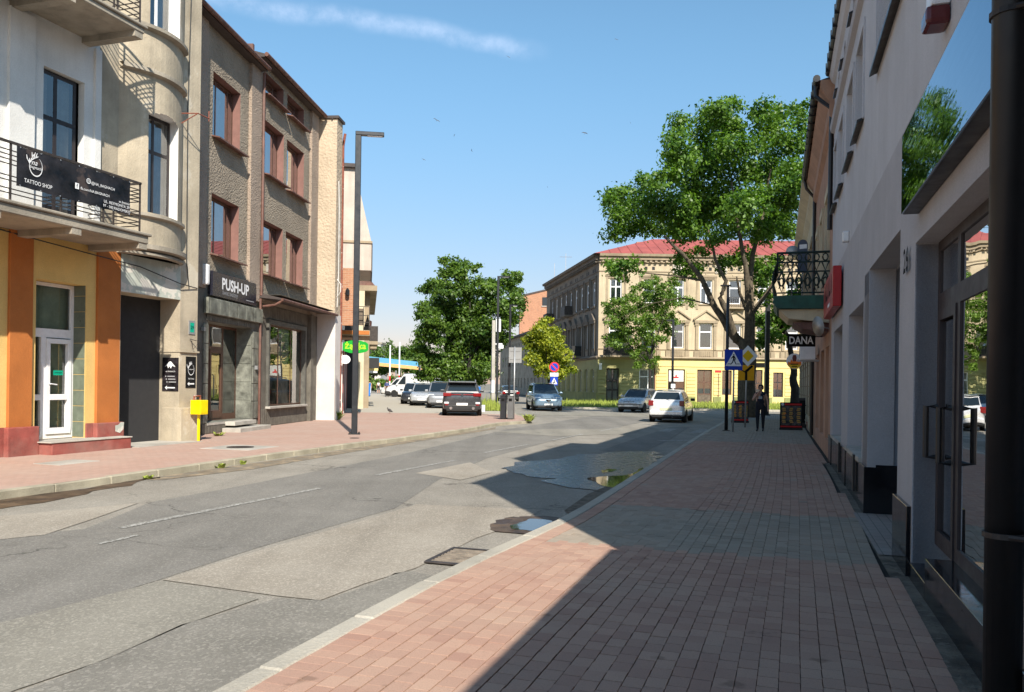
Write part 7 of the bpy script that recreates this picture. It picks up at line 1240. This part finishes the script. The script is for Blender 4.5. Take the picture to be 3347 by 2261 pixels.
# things by the shop wall
bk=thing('menu_board','dark upright board against the wall beyond the larger pavement board','board',(11.25,31.4,.12),rad(-18)); MB().box(-.25,.25,-.02,.02,0,1.15).build('panel',M['darkframe'],bk,bevel=.01); MB().box(-.2,.2,-.024,-.02,.2,1.05).build('face',M['print_black'],bk)
for i,(x,y,h,l_) in enumerate(((11.0,30.2,.55,'small clay flower pot with a white plant at the wall'),(11.35,30.6,.42,'brown flower pot beside the wall at the far shop'),(10.95,29.5,.34,'low pale planter box at the foot of the shop wall'))):
    o=thing('flower_pot',l_,'plant pot',(x,y,.12)); MB().lathe([(.09,0),(.13,h*.5),(.14,h*.52),(.12,h*.5)],12).build('pot',M['redplinth' if i<2 else 'concrete'],o); mb=MB()
    for k in range(26):
        a=random.uniform(0,6.28); r_=random.uniform(.02,.17); zt_=h*random.uniform(.6,1.15); mb.add([(0,0,h*.5),(r_*math.cos(a)-.02,r_*math.sin(a),zt_*.9),(r_*1.2*math.cos(a),r_*1.2*math.sin(a),zt_),(r_*math.cos(a)+.03,r_*math.sin(a)+.02,zt_*.8)],[(0,1,2,3)])
    mb.build('plant',M['weed' if i else 'curtain'],o,fix=False)
# bins and odds along the left house fronts
def bin_(label,x,y,h=1.05): o=thing('wheelie_bin',label,'bin',(x,y,.12),rad(10),'blue bins along the left house fronts'); MB().add([(sx*a,sy*a*1.1,z) for z,a in ((.05,.22),(h,.29)) for sx,sy in ((-1,-1),(1,-1),(1,1),(-1,1))],[(3,2,1,0),(4,5,6,7),(0,1,5,4),(1,2,6,5),(2,3,7,6),(3,0,4,7)]).build('body',M['blue_plastic'],o,bevel=.02); MB().box(-.31,.31,-.35,.33,h,h+.06).build('lid',M['blue_plastic'],o,bevel=.02); MB().tube([(-.25,.3,.1),(.25,.3,.1)],.09,10).build('wheels',M['rubber'],o)
bin_('blue wheelie bin close to the house front left of the black lamp post',-11.5,57.5); bin_('blue wheelie bin further along just right of the black lamp post',-15.2,86.5,1.35)
pb=thing('blue_letter_box','blue box on a post at the planted bed behind the SUV','box',(-1.98,46.5,.12)); MB().box(-.2,.2,-.15,.15,.75,1.35).build('case',M['blue_plastic'],pb,bevel=.02); MB().tube([(0,0,0),(0,0,.75)],.04,8).build('post',M['grey_metal'],pb)
wb_=thing('white_planter','low white planter wall behind the SUV','planter',(-1.62,44.6,.12)); MB().box(-.17,.17,-.2,.2,0,.36).build('box',M['white_frame'],wb_,bevel=.02)
# railway: barriers, canopy, pale block
for i,(x,y,h,l_) in enumerate(((-19.4,130,7.6,'left raised red-white level-crossing barrier'),(-17.9,130,8.2,'right raised red-white level-crossing barrier'))):
    o=thing('crossing_barrier',l_,'barrier',(x,y,0),0,'level-crossing barriers'); MB().box(-.3,.3,-.3,.3,0,1.1).build('drive_box',M['white_frame'],o,bevel=.04)
    for k in range(8): MB().tube([(0,-.1,1+h*k/8.0*.86),(0,-.1,1+h*(k+1)/8*.86)],.11,8).build('barrier_band',M['white_frame' if k%2==0 else ('sign_red' if k==1 else 'white_frame')],o)
cy=thing('station_canopy','blue and orange sloping canopy roof beyond the level crossing','canopy',(-27,165,0)); MB().add([(-4,0,5.9),(16,-6,4.2),(16,-6,5.0),(-4,0,7.0),(-4,7,5.9),(16,1,4.2),(16,1,5.0),(-4,7,7.0)],[(0,1,2,3),(7,6,5,4),(0,4,5,1),(1,5,6,2),(2,6,7,3),(3,7,4,0)]).build('roof',pm('canopy_blue',(.12,.36,.55),.5,.05,2),cy); MB().add([(-4,-.1,5.2),(16,-6.1,3.6),(16,-6.1,4.2),(-4,-.1,5.9),(-4,.2,5.2),(16,-5.8,3.6),(16,-5.8,4.2),(-4,.2,5.9)],[(0,1,2,3),(7,6,5,4),(0,4,5,1),(1,5,6,2),(2,6,7,3),(3,7,4,0)]).build('fascia',pm('canopy_orange',(.75,.42,.16),.5,.05,2),cy)
for x in (-3,4,11): MB().tube([(x,-1-.3*(x+3)*.9,0),(x,-1-.3*(x+3)*.9,4)],.12,8).build('column',M['grey_metal'],cy)
pbk=thing('pale_block','pale flat-roofed block far away behind the crossing','building',(-34.5,190,0)); MB().box(-6,4,0,10,0,10.5).build('wall',M['wing_white'],pbk); MB().box(-6.2,4.2,-.2,10.2,10.5,10.9).build('roof',M['cement'],pbk)
for i in range(3):
    for j in range(3): MB().box(-5+3*i,-3.6+3*i,-.06,.02,1.5+3*j,3.1+3*j).build('window',M['carglass'],pbk)
for i,(x,y,h,l_) in enumerate(((-13.6,120,8.5,'grey concrete mast left of the far lamp'),(-15.7,140,8.9,'thin far pole between barriers and canopy'))):
    o=thing('utility_pole',l_,'utility pole',(x,y,0)); MB().tube([(0,0,0),(0,0,h)],[.16,.10],8).build('shaft',M['concrete'],o,smooth=True); MB().box(-.6,.6,-.05,.05,h-.4,h-.3).build('crossarm',M['grey_metal'],o)
lamp('far black street lamp near the railway canopy',-12.6,116,7.6,1.2,0,.09)
for i,(x,y,l_) in enumerate(((-24.9,140,'far round no-entry sign left of the barriers'),)):
    o=spost('traffic_sign',l_,x,y,0); pole(o,2.4); plane2d(o,circ(.4,20)[::-1],M['sign_red'],(0,-.05,2.3),FC,'panel',0,.02); plane2d(o,[(-.28,-.07),(.28,-.07),(.28,.07),(-.28,.07)],M['print_white'],(0,-.05,2.3),FC,'bar',.004)
# ================= PEOPLE =================
def figure(name,label,loc,head,J,E,mats,radii,extra=None,cat='person'):
    "one continuous skinned body; J joints, E edges with the material of each"
    o=thing(name,label,cat,loc,-rad(head)); me=bpy.data.meshes.new('body'); names=list(J); idx={k:i for i,k in enumerate(names)}
    me.from_pydata([J[k] for k in names],[(idx[a],idx[b]) for a,b,_ in E],[]); tmp=bpy.data.objects.new('tmp',me); COL.objects.link(tmp)
    sk=tmp.modifiers.new('k','SKIN'); sk.use_smooth_shade=True
    for i,k in enumerate(names):
        r=radii[k]; me.skin_vertices[0].data[i].radius=(r if isinstance(r,tuple) else (r,r))
    me.skin_vertices[0].data[idx['pelvis']].use_root=True
    ss=tmp.modifiers.new('s','SUBSURF'); ss.levels=2; ss.render_levels=2
    dg=bpy.context.evaluated_depsgraph_get(); dg.update(); nm=bpy.data.meshes.new_from_object(tmp.evaluated_get(dg)); bpy.data.objects.remove(tmp)
    nm.materials.clear(); ml=sorted({m for _,_,m in E}); 
    for m in ml: nm.materials.append(M[m])
    seg=[(Vector(J[a]),Vector(J[b]),ml.index(m)) for a,b,m in E]
    for p in nm.polygons:
        c=p.center; best=None
        for a,b,m in seg:
            d=b-a; t=max(0,min(1,(c-a).dot(d)/d.length_squared)); q=(c-(a+d*t)).length
            if best is None or q<best[0]: best=(q,m)
        p.material_index=best[1]; p.use_smooth=True
    b=link('body',nm,o)
    if extra: extra(o)
    return o
def standard(h,top,legm,skin,armL,armR,step=.08,lean=0,short=False,topsleeve=None):
    "facing -y; armL / armR give (elbow, wrist) for the sides at +x and -x"
    k=h/1.7; J={}; R={}
    def j(n,x,y,z,r): J[n]=(x*k,y*k,z*k); R[n]=r*k if not isinstance(r,tuple) else (r[0]*k,r[1]*k)
    j('pelvis',0,0,.95,(.175,.13)); j('waist',0,0,1.12,(.155,.115)); j('chest',0,-.01,1.28,(.18,.13)); j('upchest',0,0,1.40,(.13,.09)); j('neck',0,0,1.48,.05); j('chin',0,-.015,1.545,.062); j('headm',0,-.015,1.62,(.078,.092)); j('crown',0,-.005,1.68,(.05,.06))
    E=[('pelvis','waist',legm),('waist','chest',top),('chest','upchest',top),('upchest','neck',skin),('neck','chin',skin),('chin','headm',skin),('headm','crown',skin)]
    for s,(el,wr),tag_ in ((1,armL,'l'),(-1,armR,'r')):
        j('sh'+tag_,s*.17,0,1.39,.058); j('el'+tag_,*el,.042); j('wr'+tag_,*wr,.028)
        d=Vector(wr)-Vector(el); d.normalize(); pl=Vector(wr)+d*.07; j('pa'+tag_,*pl,(.034,.018)); E+= [('upchest','sh'+tag_,top),('sh'+tag_,'el'+tag_,topsleeve or skin),('el'+tag_,'wr'+tag_,skin),('wr'+tag_,'pa'+tag_,skin)]
        side=d.cross(Vector((0,1,0)) if abs(d.y)<.8 else Vector((1,0,0))).normalized()
        for f,(a,l) in enumerate(((-.028,.055),(-.010,.07),(.010,.066),(.028,.052))):
            p=pl+side*a+d*l; j('f%d%s'%(f,tag_),*p,.009); E.append(('pa'+tag_,'f%d%s'%(f,tag_),skin))
        p=Vector(wr)+d*.035+side*.055; j('th'+tag_,*p,.010); E.append(('wr'+tag_,'th'+tag_,skin))
    for s,tag_,st_ in ((1,'l',step),(-1,'r',-step)):
        j('hip'+tag_,s*.09,0,.88,.115); j('kn'+tag_,s*.095,-.03+st_*.5,.50,.072); j('an'+tag_,s*.09,st_,.09,.042); j('to'+tag_,s*.10,st_-.17,.035,(.045,.03))
        E+=[('pelvis','hip'+tag_,legm),('hip'+tag_,'kn'+tag_,legm),('kn'+tag_,'an'+tag_,skin if short else legm),('an'+tag_,'to'+tag_,'shoe')]
    return J,E,R
def hair_cap(o,k,long_=False,mat='hair'):
    mb=MB(); mb.lathe([(.001,.105),(.06,.098),(.092,.06),(.102,.0),(.098,-.05),(.085,-.09 if not long_ else -.2)],16,0,Matrix.Translation((0,.012*k,1.635*k))@Matrix.Scale(k,4)); me=mb.mesh('hair',M[mat])
    bm=bmesh.new(); bm.from_mesh(me); bmesh.ops.delete(bm,geom=[f for f in bm.faces if f.calc_center_median().y<-.035*k and f.calc_center_median().z<1.665*k],context='FACES'); bm.to_mesh(me); bm.free(); h=link('hair',me,o); me.polygons.foreach_set('use_smooth',[True]*len(me.polygons))
def face(o,k):
    mb=MB()
    for sx in (-1,1): mb.lathe([(.001,.008),(.010,.005),(.013,0)],8,0,Matrix.Translation((sx*.032*k,-.098*k,1.625*k))@Matrix.Rotation(math.pi/2,4,'X'))
    mb.build('eyes',M['print_black'],o,fix=False); MB().add([(0,-.125*k,1.585*k),(-.014*k,-.10*k,1.58*k),(.014*k,-.10*k,1.58*k),(0,-.10*k,1.625*k)],[(0,1,3),(0,3,2),(0,2,1)]).build('nose',M['skin'],o); MB().box(-.022*k,.022*k,-.102*k,-.094*k,1.555*k,1.562*k).build('mouth',M['redplinth'],o)
    for sx in (-1,1): MB().lathe([(.001,.01),(.018,.006),(.024,-.01)],8,0,Matrix.Translation((sx*.083*k,0,1.61*k))@Matrix.Rotation(sx*math.pi/2,4,'Y')).build('ear',M['skin'],o)
J,E,R_=standard(1.6,'navy','trousers','skin',((.25,.02,1.10),(.27,-.06,.86)),((-.27,-.12,1.14),(-.07,-.17,1.42)),.09)
def wx(o):
    k=1.6/1.7; hair_cap(o,k); face(o,k); MB().box(.17*k,.30*k,.02*k,.14*k,.98*k,1.22*k).tube([(.2*k,.05*k,1.2*k),(.17*k,.03*k,1.45*k),(.0,.09*k,1.42*k)],.012,5).build('shoulder_bag',M['black_plastic'],o,bevel=.02); MB().box(-.06,.06,-.128*k,-.122*k,1.2*k,1.3*k).build('shirt_print',M['print_grey'],o)
figure('person','woman in a navy sleeveless top and dark trousers holding a hand to her face','' or (8.66,28.5,.12),22,J,E,None,R_,wx)
M['jacket_blue']=flat('jacket_blue',(.06,.08,.2),.8); M['trousers_brown']=flat('trousers_brown',(.10,.05,.03),.8); M['shirt_green']=flat('shirt_green',(.10,.16,.09),.8); M['cloth_white']=flat('cloth_white',(.75,.74,.72),.8); M['skirt']=flat('skirt',(.02,.02,.02),.8)
hang=lambda s:((s*.24,.02,1.10),(s*.25,-.04,.86))
J,E,R_=standard(1.75,'jacket_blue','trousers_brown','skin',hang(1),hang(-1),.14,topsleeve='jacket_blue'); figure('person','man in a blue jacket and brown trousers walking away on the far left pavement',(-13.2,86.5,.12),180,J,E,None,R_,lambda o:(hair_cap(o,1.03),face(o,1.03)))
J,E,R_=standard(1.68,'cloth_white','skirt','skin',hang(1),hang(-1),.1,short=True); figure('person','woman in a white top and short black skirt walking on the far pavement',(-17.6,108,.12),180,J,E,None,R_,lambda o:(hair_cap(o,.99,True),face(o,.99)))
J,E,R_=standard(1.70,'shirt_green','cloth_white','skin',hang(1),hang(-1),.1); figure('person','person in a green top and white trousers on the far pavement',(-18.4,106,.12),170,J,E,None,R_,lambda o:(hair_cap(o,1.0),face(o,1.0)))
# ================= BIRDS =================
pg=thing('pigeon','dark pigeon standing on the plaza left of the SUV','bird',(-5.96,40.1,.12),rad(70)); MB().lathe([(.001,-.16),(.03,-.15),(.05,-.06),(.072,.02),(.06,.09),(.035,.13),(.001,.14)],12,0,Matrix.Translation((0,0,.15))@Matrix.Rotation(rad(-65),4,'X')).build('body',M['feather'],pg,smooth=True); MB().lathe([(.001,-.035),(.03,-.01),(.028,.02),(.001,.04)],10,0,Matrix.Translation((0,.13,.26))).build('head',M['feather'],pg,smooth=True); MB().tube([(-.02,.0,.1),(-.02,.01,0)],.006,4).tube([(.02,0,.1),(.02,.01,0)],.006,4).build('legs',M['rust_pipe'],pg); MB().tube([(0,.155,.26),(0,.185,.252)],[.008,.002],5).build('beak',M['black_plastic'],pg)
bm_=MB().add([(0,.09,0),(.018,.02,.012),(0,-.02,.02),(-.018,.02,.012),(0,.02,-.015),(0,-.10,0),(.03,-.13,0),(-.03,-.13,0)],[(0,1,2),(0,2,3),(0,4,1),(0,3,4),(1,4,5),(4,3,5),(2,1,5),(3,2,5),(5,6,7)]).mesh('body',M['feather'],fix=False)
wm=MB().add([(0,.05,0),(0,-.02,0),(.16,.02,.05),(.30,-.07,.03),(.15,-.035,.04)],[(0,1,4,2),(2,4,3)]).mesh('wing',M['feather'],fix=False)
for i,(x,z,a,l_) in enumerate(((-5.8,20.9,30,'swift highest left over the lamp post'),(-3.2,18.7,80,'swift gliding left of the picture middle'),(5.1,20.1,-40,'swift nearest the lime tree top'),(-4.5,19.8,110,'tiny swift between the two left swifts'),(-6.7,18.0,10,'swift just right of the lamp arm'),(8.4,20.9,60,'swift far right above the lime tree'),(-.6,25.6,20,'swift beneath the vapour trail end'),(7.3,27.0,-20,'swift highest in the right half of the sky'),(2.4,16.1,70,'lowest swift over the corner tenement'))):
    sc_=1.0 if i in (0,1,2) else .55
    o=thing('swift',l_,'bird',(x,60,z),rad(a),'swifts in the sky'); link('body',bm_,o); 
    for s in (1,-1): w_=link('wing',wm,o); w_.scale=(s,1,1)
    o.rotation_euler=(rad(60),rad(20),rad(a)); o.scale=(sc_*1.05,)*3

# pieces that stand apart become parts of their own
def split(o):
    bm=bmesh.new(); bm.from_mesh(o.data); bmesh.ops.remove_doubles(bm,verts=bm.verts,dist=1e-5); seen=set(); isl=[]
    for v in bm.verts:
        if v in seen: continue
        st=[v]; c=[]; seen.add(v)
        while st:
            a=st.pop(); c.append(a.index)
            for e in a.link_edges:
                b=e.other_vert(a)
                if b not in seen: seen.add(b); st.append(b)
        isl.append(set(c))
    if len(isl)<2: bm.free(); return
    bm.verts.ensure_lookup_table(); full=bm.copy()
    for i,c in enumerate(isl):
        b=full.copy(); b.verts.ensure_lookup_table(); bmesh.ops.delete(b,geom=[v for v in b.verts if v.index not in c],context='VERTS')
        me=bpy.data.meshes.new(o.data.name); b.to_mesh(me); b.free()
        for m in o.data.materials: me.materials.append(m)
        if i==0: o.data=me
        else: n=o.copy(); n.data=me; COL.objects.link(n)
    bm.free(); full.free()
for o in list(bpy.data.objects):
    if o.type=='MESH' and o.name.split('.')[0] in ('downpipe','end_wall','attic_vents','netting','intercom','bracket'):
        if o.name.startswith('attic_vents'): o.name='attic_vent'
        split(o)
